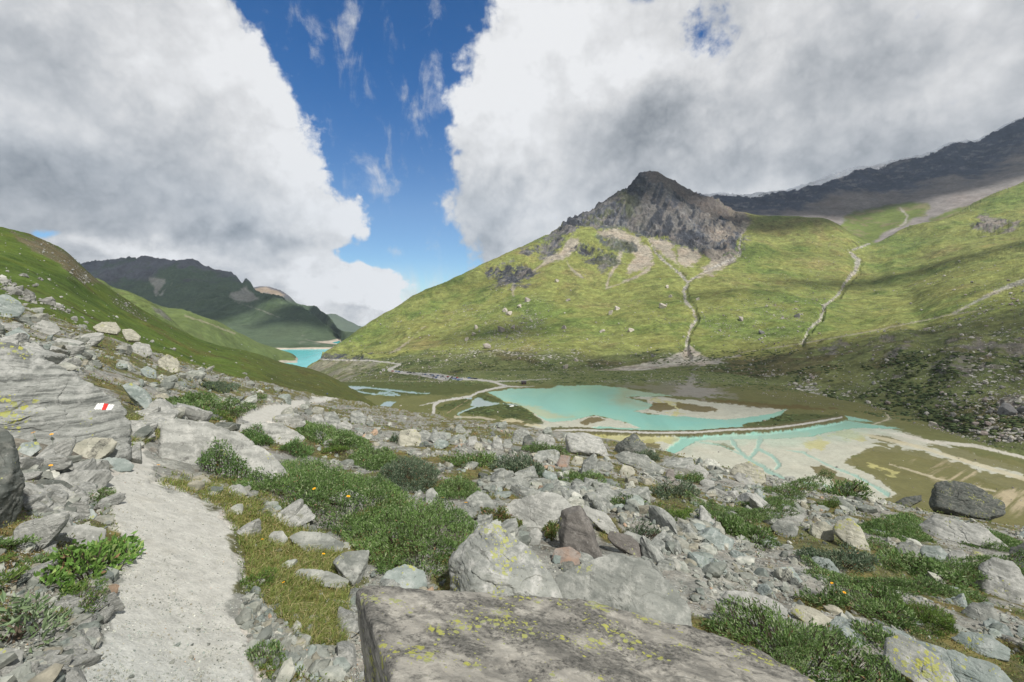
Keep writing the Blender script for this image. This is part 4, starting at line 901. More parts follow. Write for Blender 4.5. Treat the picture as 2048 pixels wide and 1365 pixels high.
M_rub = rock_mat('rubble_mat', (.98, 1.0, .96), (.62, .66, .62), (1.2, 1.2, 1.14), .5, use_col=True, bd=.008, white=.0)
M_block = rock_mat('mountain_block_mat', (1, 1, 1), (.7, .7, .7), (1.2, 1.2, 1.2), 9.0, use_col=True, bd=.2, white=.0)

def hull2(p):
    p = sorted(map(tuple, p)); 
    def half(q):
        h = []
        for a in q:
            while len(h) > 1 and (h[-1][0] - h[-2][0]) * (a[1] - h[-2][1]) - (h[-1][1] - h[-2][1]) * (a[0] - h[-2][0]) <= 0: h.pop()
            h.append(a)
        return h
    return half(p)[:-1] + half(p[::-1])[:-1]
CAMP = np.array([0, 0, CAMZ])
def boulder(outl, mat, label, cat='boulder', name='boulder', depth=.8, topt=58, seed=0, dist=None, sinkb=.16, lev=None, strat=(.3, .15, 1), group=None, k=1.0, py_foot=None):
    """a solid boulder whose outline seen from the path is the one traced; it has its own depth, facets and buried foot"""
    o = np.array(outl, float); x0, x1, y0, y1 = o[:, 0].min(), o[:, 0].max(), o[:, 1].min(), o[:, 1].max()
    cx = (x0 + x1) / 2; foot = ghit(cx, min(y1 - .10 * (y1 - y0), 1500) if py_foot is None else py_foot)
    Yd = foot.y if dist is None else dist
    o[:, 1] = np.where(o[:, 1] > y0 + .7 * (y1 - y0), o[:, 1] + sinkb * (y1 - y0), o[:, 1])
    ctr = np.array([(o[:, 0].min() + o[:, 0].max()) / 2, (o[:, 1].min() + o[:, 1].max()) / 2])
    hw = (x1 - x0) / 2 / F * Yd; dp = hw * depth
    Yd = Yd + dp * .35
    d = np.array([(ctr[0] - 1024) / F, 1, -(ctr[1] - HY) / F]); Cn = CAMP + d * Yd; d = d / np.linalg.norm(d)
    r = np.cross(d, [0, 0, 1]); r /= np.linalg.norm(r); u = np.cross(r, d); R0 = np.linalg.norm(Cn - CAMP)
    q = []
    for a in o:
        ray = np.array([(a[0] - 1024) / F, 1, -(a[1] - HY) / F]); pt = CAMP + ray * (R0 / (ray @ d)); q.append(((pt - Cn) @ r, (pt - Cn) @ u))
    h = hull2(q); rs = np.random.default_rng(seed + 77); P = []; n = len(h)
    hm = max(b for _, b in h)
    for i in range(n):
        a, b = np.array(h[i]), np.array(h[(i + 1) % n]); e = b - a
        if np.linalg.norm(e) < 1e-5: continue
        nn = np.array([e[1], -e[0]]) / np.linalg.norm(e); off = nn @ a
        if off <= .02 * hw: continue
        up = nn[1]
        tf = min(math.radians(74), math.radians(topt * max(up, 0) + 22 + rs.uniform(-8, 12))); tb = math.radians(rs.uniform(15, 50))
        for t, sg in ((tf, -1), (tb, 1)):
            P.append((r * nn[0] * math.cos(t) + u * nn[1] * math.cos(t) + d * sg * math.sin(t), off * math.cos(t)))
    P.append((-d, dp * .9)); P.append((d, dp))
    sz = max(hw, hm)
    for i in range(5):
        v = -d * rs.uniform(.4, 1) + r * rs.normal() * .6 + u * rs.normal() * .5; v /= np.linalg.norm(v); P.append((v, (abs(v @ d) * dp + abs(v @ r) * hw + abs(v @ u) * hm) * rs.uniform(.66, .85)))
    wpx = max(x1 - x0, y1 - y0); lev = lev or (7 if wpx > 230 else 6 if wpx > 120 else 5 if wpx > 45 else 4)
    D, f = ico(lev); V = D * gauge(D, P, 34)[:, None] * 1.02
    V = rock_noise(V, (hw + hm) / 2, seed, k, np.array(strat) / np.linalg.norm(strat))
    W = V + Cn; base = np.array([Cn[0], Cn[1], W[:, 2].min() + .12 * (W[:, 2].max() - W[:, 2].min())])
    ob = mk(name, W - base, f, mat, False if lev < 5 else True); ob.location = base
    if lev >= 5:
        try: ob.data.set_sharp_from_angle(angle=math.radians(38))
        except Exception: pass
    tag(ob, label, cat, group); return ob
def bb(x0, y0, x1, y1, s=0):
    rs = np.random.default_rng(s + 5); w, h = x1 - x0, y1 - y0; p = []
    for a, r_ in zip(np.linspace(0, 2 * math.pi, 9)[:-1] + rs.uniform(-.25, .25, 8) + rs.uniform(0, .7), rs.uniform(.9, 1.12, 8)):
        c, s_ = math.cos(a), math.sin(a); m = (abs(c) ** 3 + abs(s_) ** 3) ** (1 / 3); p.append((x0 + w / 2 + c / m * w / 2 * r_, y0 + h / 2 - s_ / m * h / 2 * r_))
    return p
HERO = [
 ([(895, 1130), (905, 1110), (962, 1048), (975, 1043), (1000, 1050), (1050, 1090), (1100, 1150), (1150, 1205), (1140, 1225), (905, 1200), (900, 1165)], M_lich, 'pointed grey boulder speckled with yellow lichen behind the great patchy slab', dict(depth=.55, topt=25)),
 ([(1105, 1160), (1170, 1135), (1195, 1118), (1240, 1112), (1290, 1120), (1330, 1165), (1380, 1215), (1385, 1245), (1340, 1262), (1180, 1240), (1110, 1185)], M_schist, 'broad cracked grey boulder right behind the great slab, beside the willow thicket', dict(depth=.6, topt=45)),
 ([(1117, 1075), (1122, 1022), (1162, 1010), (1180, 1040), (1207, 1105), (1200, 1118), (1140, 1118), (1118, 1110)], M_brown, 'dark brownish leaning slab standing below the flat pale slab', dict(depth=.5, topt=20)),
 ([(1000, 1022), (1030, 1000), (1095, 984), (1125, 992), (1145, 1015), (1120, 1035), (1085, 1062), (1040, 1048)], M_lite, 'large flat-topped pale slab tilted toward the path with smooth striped surface', dict(depth=.9, topt=62)),
 ([(905, 1030), (930, 1000), (955, 981), (975, 988), (990, 1010), (985, 1030), (940, 1040), (910, 1040)], M_schist, 'peaked grey boulder above the red-tinged dwarf shrub', dict(depth=.7, topt=35)),
 ([(-260, 720), (-120, 690), (0, 688), (60, 700), (150, 750), (215, 790), (252, 815), (265, 870), (262, 905), (120, 905), (20, 900), (-250, 900)], M_stri, 'huge striped grey rock slab bearing the painted trail mark', dict(depth=.5, topt=58, strat=(.35, -.1, 1), dist=4.35, seed=3)),
 ([(134, 905), (150, 890), (175, 878), (220, 876), (236, 885), (225, 905), (190, 924), (150, 922)], M_tan, 'rounded tan oval rock in front of the painted slab', dict(depth=.7, topt=45)),
 ([(196, 925), (215, 915), (250, 918), (268, 930), (262, 940), (205, 945)], M_blue, 'low flat blue-grey rock touching the upper bend of the path', dict(depth=.7)),
 ([(-160, 880), (-40, 850), (10, 862), (30, 880), (42, 930), (48, 970), (40, 1010), (10, 1050), (-120, 1080)], M_dark, 'tall dark boulder cut by the photo edge beside the brown turf', dict(depth=.9, topt=30)),
 ([(306, 930), (318, 880), (325, 845), (345, 838), (420, 845), (480, 870), (540, 905), (575, 925), (560, 950), (420, 955), (330, 945)], M_lite, 'big pale wedge-shaped boulder at the path narrows with a willow in front', dict(depth=.5, topt=40, seed=2)),
 ([(478, 850), (510, 844), (560, 848), (592, 862), (610, 876), (590, 890), (500, 884), (470, 870)], M_lite, 'smooth rounded pale slab below the far curve of the path', dict(depth=.8, topt=55)),
 ([(244, 770), (265, 765), (295, 785), (318, 815), (315, 824), (290, 822), (262, 800)], M_blue, 'elongated leaning grey rock just above the painted slab', dict(depth=.6)),
 ([(-60, 600), (10, 588), (35, 600), (52, 618), (40, 630), (-40, 640)], M_blue, 'big blue-grey block on top of the boulder slope by the grassy hill', dict(depth=.8)),
 ([(185, 655), (205, 644), (232, 645), (242, 660), (235, 668), (196, 662)], M_tan, 'tan flat block sitting on the skyline of the boulder slope', dict(depth=.8)),
 ([(243, 660), (262, 657), (282, 672), (278, 682), (252, 680)], M_tan, 'tan lichen-covered block next to the green hillside', dict(depth=.8)),
 ([(280, 740), (295, 732), (312, 742), (314, 754), (298, 758), (284, 750)], M_blue, 'blue-grey oval rock alone among turf uphill of the path', dict(depth=.8)),
 ([(256, 695), (275, 684), (298, 690), (306, 706), (290, 714), (262, 710)], M_lite, 'pale rounded block halfway down the boulder slope', dict(depth=.8)),
 ([(316, 722), (334, 708), (356, 718), (362, 738), (345, 746), (320, 742)], M_tan, 'tan grey cracked block above the blue-grey oval rock', dict(depth=.8)),
 ([(60, 655), (85, 640), (112, 648), (122, 662), (100, 672), (66, 670)], M_lite, 'wide light block high on the boulder slope', dict(depth=.8)),
 ([(10, 668), (38, 655), (60, 670), (54, 688), (15, 690)], M_blue, 'greenish block low on the boulder slope above the painted slab', dict(depth=.8)),
 ([(699, 838), (704, 822), (720, 820), (733, 835), (731, 846), (712, 850), (700, 846)], M_schist, 'rounded grey boulder standing alone where the slope drops to the meadow', dict(depth=.8)),
 ([(645, 850), (650, 826), (668, 822), (682, 842), (680, 858), (652, 858)], M_schist, 'upright fissured boulder in the cluster right of the path curve', dict(depth=.7)),
 ([(618, 846), (625, 830), (642, 828), (654, 848), (640, 856)], M_lite, 'low pale boulder leftmost of the cluster by the path curve', dict(depth=.8)),
 ([(672, 852), (692, 840), (706, 852), (700, 862), (680, 862)], M_lite, 'small squat boulder at the foot of the fissured boulder', dict(depth=.8)),
 ([(794, 885), (800, 862), (830, 858), (842, 872), (844, 888), (820, 896), (800, 894)], M_tan, 'large yellowish-grey boulder with a small bush leaning on it', dict(depth=.8)),
 ([(833, 870), (845, 859), (862, 866), (864, 876), (850, 882), (836, 878)], M_schist, 'greenish-grey block wedged against the yellowish-grey boulder', dict(depth=.8)),
 ([(866, 888), (878, 878), (896, 882), (898, 892), (880, 900), (868, 896)], M_blue, 'angular blue-grey block on the rubble crest', dict(depth=.8)),
 ([(933, 890), (938, 874), (952, 872), (958, 888), (948, 894)], M_lite, 'upright wedge of pale rock on the rubble crest', dict(depth=.8)),
 ([(946, 896), (952, 884), (964, 888), (966, 898), (956, 902)], M_tan, 'small tan stone leaning on the upright pale wedge', dict(depth=.8)),
 ([(982, 895), (986, 876), (994, 870), (1004, 882), (1006, 894), (994, 900)], M_lite, 'narrow pointed pale boulder left of the crest pile', dict(depth=.7)),
 ([(1004, 892), (1010, 880), (1020, 880), (1026, 890), (1020, 898), (1008, 898)], M_schist, 'ball-shaped stone between two pointed crest boulders', dict(depth=.9)),
 ([(1020, 884), (1028, 862), (1048, 855), (1060, 864), (1058, 884), (1040, 892)], M_schist, 'tallest boulder of the crest pile against the sandy flats', dict(depth=.8)),
 ([(1044, 892), (1048, 872), (1060, 868), (1070, 886), (1068, 900), (1052, 900)], M_dark, 'dark leaning boulder in the middle of the crest pile', dict(depth=.7)),
 ([(1068, 884), (1080, 868), (1104, 870), (1112, 884), (1100, 898), (1074, 896)], M_lite, 'wide low boulder of the crest pile', dict(depth=.8)),
 ([(1133, 905), (1131, 872), (1135, 866), (1170, 866), (1200, 876), (1218, 905), (1216, 915), (1180, 914), (1140, 912)], M_lite, 'big split boulder with a brown left half beside the sand flats', dict(depth=.7, topt=25, seed=6)),
 ([(1226, 902), (1232, 890), (1264, 868), (1272, 868), (1298, 900), (1300, 908), (1262, 914)], M_dark, 'dark pyramid-shaped boulder silhouetted against the dry lake bed', dict(depth=.7, topt=20)),
 ([(1228, 912), (1250, 902), (1290, 910), (1330, 932), (1325, 944), (1290, 938), (1240, 925)], M_schist, 'long low slab below the dark pyramid boulder', dict(depth=.6)),
 ([(1366, 945), (1375, 930), (1400, 930), (1418, 945), (1412, 956), (1376, 956)], M_lite, 'bulging pale boulder on the crest right of the low slab', dict(depth=.8)),
 ([(1460, 945), (1470, 932), (1500, 923), (1526, 936), (1532, 956), (1520, 968), (1480, 962)], M_tan, 'rounded lichen-topped boulder in front of the braided channels', dict(depth=.8)),
 ([(1464, 955), (1476, 945), (1500, 952), (1512, 966), (1490, 970)], M_lite, 'pale block propped under the lichen-topped boulder', dict(depth=.7)),
 ([(1857, 1010), (1862, 985), (1872, 966), (1900, 962), (1950, 970), (2008, 1005), (2010, 1018), (1975, 1031), (1925, 1026), (1870, 1014)], M_dark, 'massive dark boulder standing out against the brown valley floor', dict(depth=.8, topt=48, seed=4, strat=(-.35, .1, 1))),
 ([(1790, 1005), (1810, 994), (1842, 990), (1844, 1002), (1815, 1013), (1796, 1012)], M_dark, 'thin dark slab jutting up left of the massive dark boulder', dict(depth=.6)),
 ([(1836, 1052), (1870, 1030), (1900, 1036), (1970, 1055), (2020, 1085), (2010, 1096), (1920, 1088), (1850, 1080)], M_lite, 'long pale ledge of rock below the massive dark boulder', dict(depth=.6, topt=45)),
 ([(1540, 1055), (1552, 1042), (1580, 1040), (1597, 1056), (1592, 1070), (1560, 1076)], M_schist, 'egg-shaped grey boulder under the peaked boulder', dict(depth=.8)),
 ([(1556, 1030), (1570, 1012), (1590, 1016), (1610, 1032), (1605, 1044), (1570, 1044)], M_lite, 'peaked pale boulder above the egg-shaped grey one', dict(depth=.8)),
 ([(1618, 1065), (1624, 1046), (1650, 1042), (1666, 1056), (1668, 1076), (1645, 1082), (1624, 1076)], M_tan, 'squarish lichen-stained boulder, the left of a touching pair', dict(depth=.8)),
 ([(1666, 1060), (1674, 1042), (1700, 1038), (1722, 1056), (1742, 1090), (1732, 1102), (1700, 1086), (1674, 1074)], M_tan, 'long lichen-stained boulder, the right of a touching pair', dict(depth=.7)),
 ([(1786, 1105), (1800, 1086), (1825, 1084), (1840, 1098), (1838, 1112), (1810, 1118), (1790, 1116)], M_schist, 'round boulder first in the row below the long pale ledge', dict(depth=.8)),
 ([(1838, 1105), (1845, 1092), (1880, 1092), (1895, 1108), (1885, 1122), (1855, 1126)], M_blue, 'smooth blue-grey boulder second in the row below the ledge', dict(depth=.8)),
 ([(1886, 1125), (1900, 1102), (1925, 1100), (1934, 1116), (1926, 1134), (1895, 1136)], M_lite, 'pale tilted boulder third in the row below the ledge', dict(depth=.8)),
 ([(1938, 1112), (1945, 1102), (1965, 1106), (1972, 1120), (1958, 1130), (1944, 1124)], M_tan, 'small egg-like boulder closing the row below the ledge', dict(depth=.8)),
 ([(1950, 1170), (1960, 1130), (1985, 1114), (2030, 1125), (2060, 1170), (2055, 1205), (1960, 1200)], M_lite, 'rough whitish rock mass at the edge of the picture above blue slabs', dict(depth=.7, topt=50)),
 ([(2014, 1130), (2022, 1095), (2060, 1080), (2090, 1110), (2080, 1155), (2025, 1150)], M_dark, 'dark rounded boulder cut by the picture edge behind the whitish rock', dict(depth=.8)),
 ([(1440, 1195), (1455, 1182), (1500, 1184), (1560, 1205), (1582, 1228), (1560, 1238), (1490, 1220)], M_lite, 'long whitish boulder behind the big thicket', dict(depth=.6, topt=45)),
 ([(1580, 1225), (1592, 1208), (1625, 1215), (1665, 1240), (1668, 1256), (1620, 1250)], M_tan, 'brownish-grey boulder beside the long whitish one', dict(depth=.7)),
 ([(1765, 1310), (1770, 1278), (1800, 1270), (1840, 1290), (1895, 1335), (1930, 1380), (1900, 1400), (1790, 1350)], M_lich, 'blue-green boulder with yellow lichen rising from the thicket edge', dict(depth=.6, topt=40)),
 ([(1815, 1290), (1835, 1280), (1900, 1300), (1990, 1330), (2060, 1380), (2050, 1420), (1900, 1370)], M_blue, 'wide blue-green slab in the lower corner', dict(depth=.6, topt=55)),
 ([(1900, 1275), (1925, 1264), (1980, 1270), (2022, 1300), (2015, 1316), (1940, 1305)], M_blue, 'flat greenish slab above the wide corner slab', dict(depth=.7, topt=60)),
 ([(1920, 1225), (1945, 1204), (1985, 1210), (2000, 1235), (1970, 1246), (1930, 1242)], M_schist, 'bluish bulging rock above the flat greenish slab', dict(depth=.8)),
 ([(1762, 1285), (1770, 1268), (1800, 1268), (1820, 1285), (1800, 1298)], M_schist, 'stone resting against the lichened blue-green boulder', dict(depth=.8)),
 ([(1100, 1120), (1110, 1098), (1140, 1094), (1162, 1108), (1160, 1126), (1130, 1130)], M_rust, 'rust-red rock at the foot of the brownish leaning slab', dict(depth=.7)),
 ([(1118, 1138), (1124, 1124), (1145, 1122), (1152, 1136), (1138, 1146), (1122, 1144)], M_dark, 'small dark stone in front of the rust-red rock', dict(depth=.8)),
 ([(1104, 1122), (1108, 1110), (1122, 1112), (1120, 1124), (1110, 1128)], M_blue, 'little pale stone left of the rust-red rock', dict(depth=.8)),
 ([(752, 1165), (775, 1142), (810, 1128), (845, 1140), (858, 1168), (840, 1180), (780, 1180)], M_blue, 'smooth greenish rock wedged between slab and thicket', dict(depth=.7, topt=50)),
 ([(664, 1125), (676, 1110), (705, 1102), (740, 1100), (735, 1130), (712, 1170), (690, 1160)], M_schist, 'angular grey boulder at the corner of the slab', dict(depth=.7, topt=40)),
 ([(578, 1075), (600, 1062), (650, 1068), (690, 1085), (680, 1108), (620, 1108), (590, 1092)], M_schist, 'low humped grey rock in yellow grass under the thicket', dict(depth=.6)),
 ([(534, 1078), (545, 1063), (566, 1062), (576, 1078), (566, 1092), (542, 1090)], M_lite, 'knobbly white stone beside the humped grey rock', dict(depth=.8)),
 ([(584, 1150), (600, 1137), (660, 1142), (698, 1160), (690, 1176), (620, 1166)], M_schist, 'low striped slab lying in the grass left of the corner boulder', dict(depth=.6)),
 ([(110, 1078), (125, 1056), (170, 1048), (212, 1058), (212, 1080), (160, 1096)], M_lite, 'flat pale gravelly rock beside the path above the leafy shrub', dict(depth=.8, topt=65)),
 ([(60, 975), (80, 958), (130, 962), (148, 974), (120, 984), (75, 984)], M_dark, 'thin dark slate lying on the brown turf', dict(depth=.7)),
 ([(156, 1035), (165, 1020), (186, 1018), (196, 1030), (186, 1042), (166, 1042)], M_blue, 'greenish stone on the turf at the path side', dict(depth=.8)),
 ([(-20, 1300), (20, 1296), (48, 1302), (44, 1335), (10, 1350), (-20, 1350)], M_lite, 'whitish block in the bottom corner below the leafy shrub', dict(depth=.8)),
 ([(30, 905), (45, 886), (75, 884), (84, 898), (62, 912), (38, 914)], M_blue, 'pale green-grey stone between dark boulder and painted slab', dict(depth=.8)),
 ([(1235, 1075), (1255, 1062), (1300, 1080), (1320, 1100), (1290, 1108), (1250, 1095)], M_schist, 'long leaning grey block above the broad cracked boulder', dict(depth=.6)),
 ([(1215, 1075), (1222, 1062), (1262, 1072), (1300, 1100), (1280, 1115), (1230, 1095)], M_brown, 'dark reddish block right of the leaning brown slab', dict(depth=.6)),
 ([(1160, 1020), (1170, 1010), (1215, 1030), (1238, 1055), (1225, 1070), (1190, 1050)], M_lite, 'pale tilted block behind the leaning brown slab', dict(depth=.6)),
 ([(1050, 1085), (1060, 1062), (1075, 1055), (1085, 1068), (1080, 1085), (1062, 1092)], M_lite, 'knotty white stone between the flat slab and the lichen boulder', dict(depth=.8)),
 ([(1007, 975), (1012, 958), (1040, 952), (1060, 965), (1055, 980), (1025, 986)], M_schist, 'bulky grey boulder behind the flat-topped slab', dict(depth=.8)),
 ([(1083, 952), (1090, 940), (1112, 948), (1118, 960), (1100, 964)], M_blue, 'flat angular blue block right of the blue-green willow', dict(depth=.7)),
 ([(1112, 928), (1122, 910), (1142, 912), (1136, 932), (1118, 936)], M_rust, 'brownish leaning block below the big split boulder', dict(depth=.7)),
 ([(1140, 925), (1150, 912), (1166, 915), (1168, 926), (1152, 930)], M_tan, 'small tan block under the big split boulder', dict(depth=.7)),
 ([(1190, 935), (1198, 922), (1222, 924), (1228, 936), (1215, 944), (1196, 942)], M_schist, 'grey cube of rock below the split boulder and pyramid', dict(depth=.8)),
 ([(1238, 945), (1246, 930), (1266, 934), (1272, 948), (1256, 956), (1242, 954)], M_tan, 'tan-grey block under the long low slab', dict(depth=.8)),
 ([(1330, 950), (1336, 938), (1348, 940), (1350, 958), (1338, 962)], M_rust, 'orange-stained stone on the crest near the bulging pale boulder', dict(depth=.8)),
 ([(1398, 965), (1408, 958), (1428, 962), (1430, 974), (1410, 978)], M_lite, 'creamy white block in the rubble under the crest', dict(depth=.8)),
 ([(1508, 985), (1516, 975), (1530, 990), (1536, 1004), (1524, 1004)], M_blue, 'narrow tilted shard of blue rock', dict(depth=.6)),
 ([(655, 1000), (668, 985), (700, 980), (748, 1000), (760, 1015), (720, 1020)], M_lite, 'pale ridge of rock emerging from the willow thicket', dict(depth=.5)),
 ([(848, 1000), (852, 982), (866, 976), (878, 992), (876, 1004), (858, 1010)], M_schist, 'upright grey stone between two dark willows', dict(depth=.8)),
 ([(1610, 1130), (1630, 1112), (1660, 1118), (1680, 1140), (1650, 1146)], M_blue, 'flat blue-green stone left of the long willow cushion', dict(depth=.7)),
]
hero_boxes = []
for i, (ol, mt, lb, kw) in enumerate(HERO):
    kw = dict(kw); kw.setdefault('seed', i); ob = boulder(ol, mt, lb, **kw); a = np.array(ol, float); hero_boxes.append((a[:, 0].min(), a[:, 1].min(), a[:, 0].max(), a[:, 1].max()))
    if 'trail mark' in lb: MARKROCK = ob
# the great slab in front of the camera
def slab():
    A, B, Cc, Dd = (np.array(v, float) for v in ((-.60, 1.72, -1.07), (.34, 1.80, -1.20), (.95, 1.58, -1.355), (-.285, 1.15, -.965)))
    n = np.cross(B - Dd, A - Dd); n /= np.linalg.norm(n); n = n if n[2] > 0 else -n
    c0 = np.array([.35, 1.15, -1.45]); P = [(n, (A - c0) @ n)]
    e = Dd - A; ln_ = np.cross(e, [0, 0, 1.0]); ln_ = ln_ / np.linalg.norm(ln_); ln_ = ln_ if ln_[0] < 0 else -ln_
    l2 = ln_ + np.array([0, 0, -.10]); l2 /= np.linalg.norm(l2); P.append((l2, (A - c0) @ l2))
    for p, q, t in ((A, B, .15), (B, Cc, .25)):
        e = q - p; m = np.cross([0, 0, 1.0], e); m /= np.linalg.norm(m); m = m if m[1] > 0 else -m; m = m + np.array([0, 0, t]); m /= np.linalg.norm(m); P.append((m, (p - c0) @ m))
    m = np.array([.75, .55, .5]); m /= np.linalg.norm(m); P.append((m, (Cc - c0) @ m)); P.append((np.array([-.3, -1, -.1]) / 1.05, .75)); P.append((np.array([1.0, -.2, 0]), .95)); P.append((np.array([0, 0, -1.0]), .7))
    m = np.array([-.55, .35, .75]); m /= np.linalg.norm(m); P.append((m, (A + np.array([.02, 0, 0]) - c0) @ m - .012))
    D, f = ico(7); V = D * gauge(D, P, 60)[:, None]; V = rock_noise(V, .55, 901, .55, np.array([.5, .8, .3]))
    o = mk('boulder', V, f, M_slab, True); o.location = c0 + CAMP
    tag(o, 'great patchy slab filling the bottom of the view, with yellow and black lichen', 'boulder'); return o
slab(); hero_boxes.append((700, 1160, 1500, 1365))
# painted waymark, laid on the rock's own surface
def waymark():
    me = MARKROCK.data; vv = np.empty(len(me.vertices) * 3); me.vertices.foreach_get('co', vv); vv = vv.reshape(-1, 3); L0 = np.array(MARKROCK.location)
    from mathutils.bvhtree import BVHTree
    me.calc_loop_triangles(); tr = np.empty(len(me.loop_triangles) * 3, np.int32); me.loop_triangles.foreach_get('vertices', tr)
    bvh = BVHTree.FromPolygons([Vector(v) for v in vv], [tuple(t) for t in tr.reshape(-1, 3).tolist()])
    def sheet(q, nm, mt):
        n1, n2 = 14, 18; V = []
        a, b, c, d = (np.array(k, float) for k in q)
        for i in range(n1):
            for j in range(n2):
                s, t = j / (n2 - 1), i / (n1 - 1); p = (a * (1 - s) + b * s) * (1 - t) + (d * (1 - s) + c * s) * t
                e = min(s, t, 1 - s, 1 - t); 
                if e < .01: p = p + np.array([vn(s * 9 + 3, t * 9, None, 5), vn(s * 9, t * 9 + 8, None, 6)]).ravel() * .7
                ray = Vector(((p[0] - 1024) / F, 1, -(p[1] - HY) / F)).normalized(); h = bvh.ray_cast(Vector((0, 0, CAMZ)) - Vector(L0), ray)
                V.append(h[0] - ray * .006 if h[0] is not None else Vector((0, 0, 0)))
        ii = (np.arange(n1 - 1)[:, None] * n2 + np.arange(n2 - 1)).ravel()
        o = mk(nm, [v[:] for v in V], np.stack([ii, ii + 1, ii + 1 + n2, ii + n2], -1), mt, True, parent=MARKROCK); return o
    wm_ = flat('white_paint', (.78, .78, .76), .6, var=.05); rm = flat('red_paint', (.55, .035, .03), .6, var=.1)
    o = sheet([(194, 808), (208, 807), (203, 820), (188, 819)], 'painted_stripe', wm_); tag(o, 'white stripe of the trail mark, uphill side')
    o = sheet([(208, 807.5), (217, 808), (212, 820.5), (203, 820)], 'painted_stripe', rm); tag(o, 'red middle stripe of the trail mark')
    o = sheet([(217, 809), (229, 810), (222, 821), (212, 821)], 'painted_stripe', wm_); tag(o, 'white stripe of the trail mark, downhill side')
waymark()

STOPW = set('the a an of and with in on by at to its from left right just flat low big long wide small thin dark pale smooth tall grey standing cut lying silhouetted emerging resting jutting rising leaning alone touching right first second third between that below above behind beside against near under next where before into toward wedged filling tilted bearing speckled draped sitting high halfway propped'.split())
HL = [h[2] for h in HERO]; HC = np.array([[(np.array(h[0], float)[:, k].min() + np.array(h[0], float)[:, k].max()) / 2 for k in (0, 1)] for h in HERO])
def shortname(l):
    w_ = l.replace(',', '').split()
    for n in range(3, 12):
        if n >= len(w_): break
        p = ' '.join(w_[:n])
        if w_[n - 1] not in STOPW and sum(x.replace(',', '').startswith(p + ' ') or x.replace(',', '') == p for x in HL) == 1: return p
    return ' '.join(w_[:11])
HN = [shortname(l) for l in HL]; BUCK = {}
ORD = ['', 'second ', 'third ', 'fourth ', 'fifth ', 'sixth ', 'seventh ', 'eighth ', 'ninth ', 'tenth ', 'eleventh ', 'twelfth ', 'thirteenth ', 'fourteenth ', 'fifteenth ', 'sixteenth ', 'seventeenth ', 'eighteenth ', 'nineteenth ', 'twentieth ']
def relabel(items):
    """items: (object, px, py, noun); each gets its own label from the named boulder it lies closest to"""
    b = {}
    for o, x, y, noun in items:
        d = HC - np.array([x, y]); d[:, 1] *= 1.6; i = int(np.argmin((d ** 2).sum(1))); dx, dy = x - HC[i][0], (y - HC[i][1]) * 1.6
        side = ('to the left of' if dx < 0 else 'to the right of') if abs(dx) > abs(dy) else ('above' if dy < 0 else 'below'); b.setdefault((i, side, noun), []).append((dx * dx + dy * dy, o))
    for (i, side, noun), l in b.items():
        for k, (_, o) in enumerate(sorted(l, key=lambda q: q[0])): o['label'] = (ORD[min(k, 19)] + noun + ' ' + side + ' the ' + HN[i])
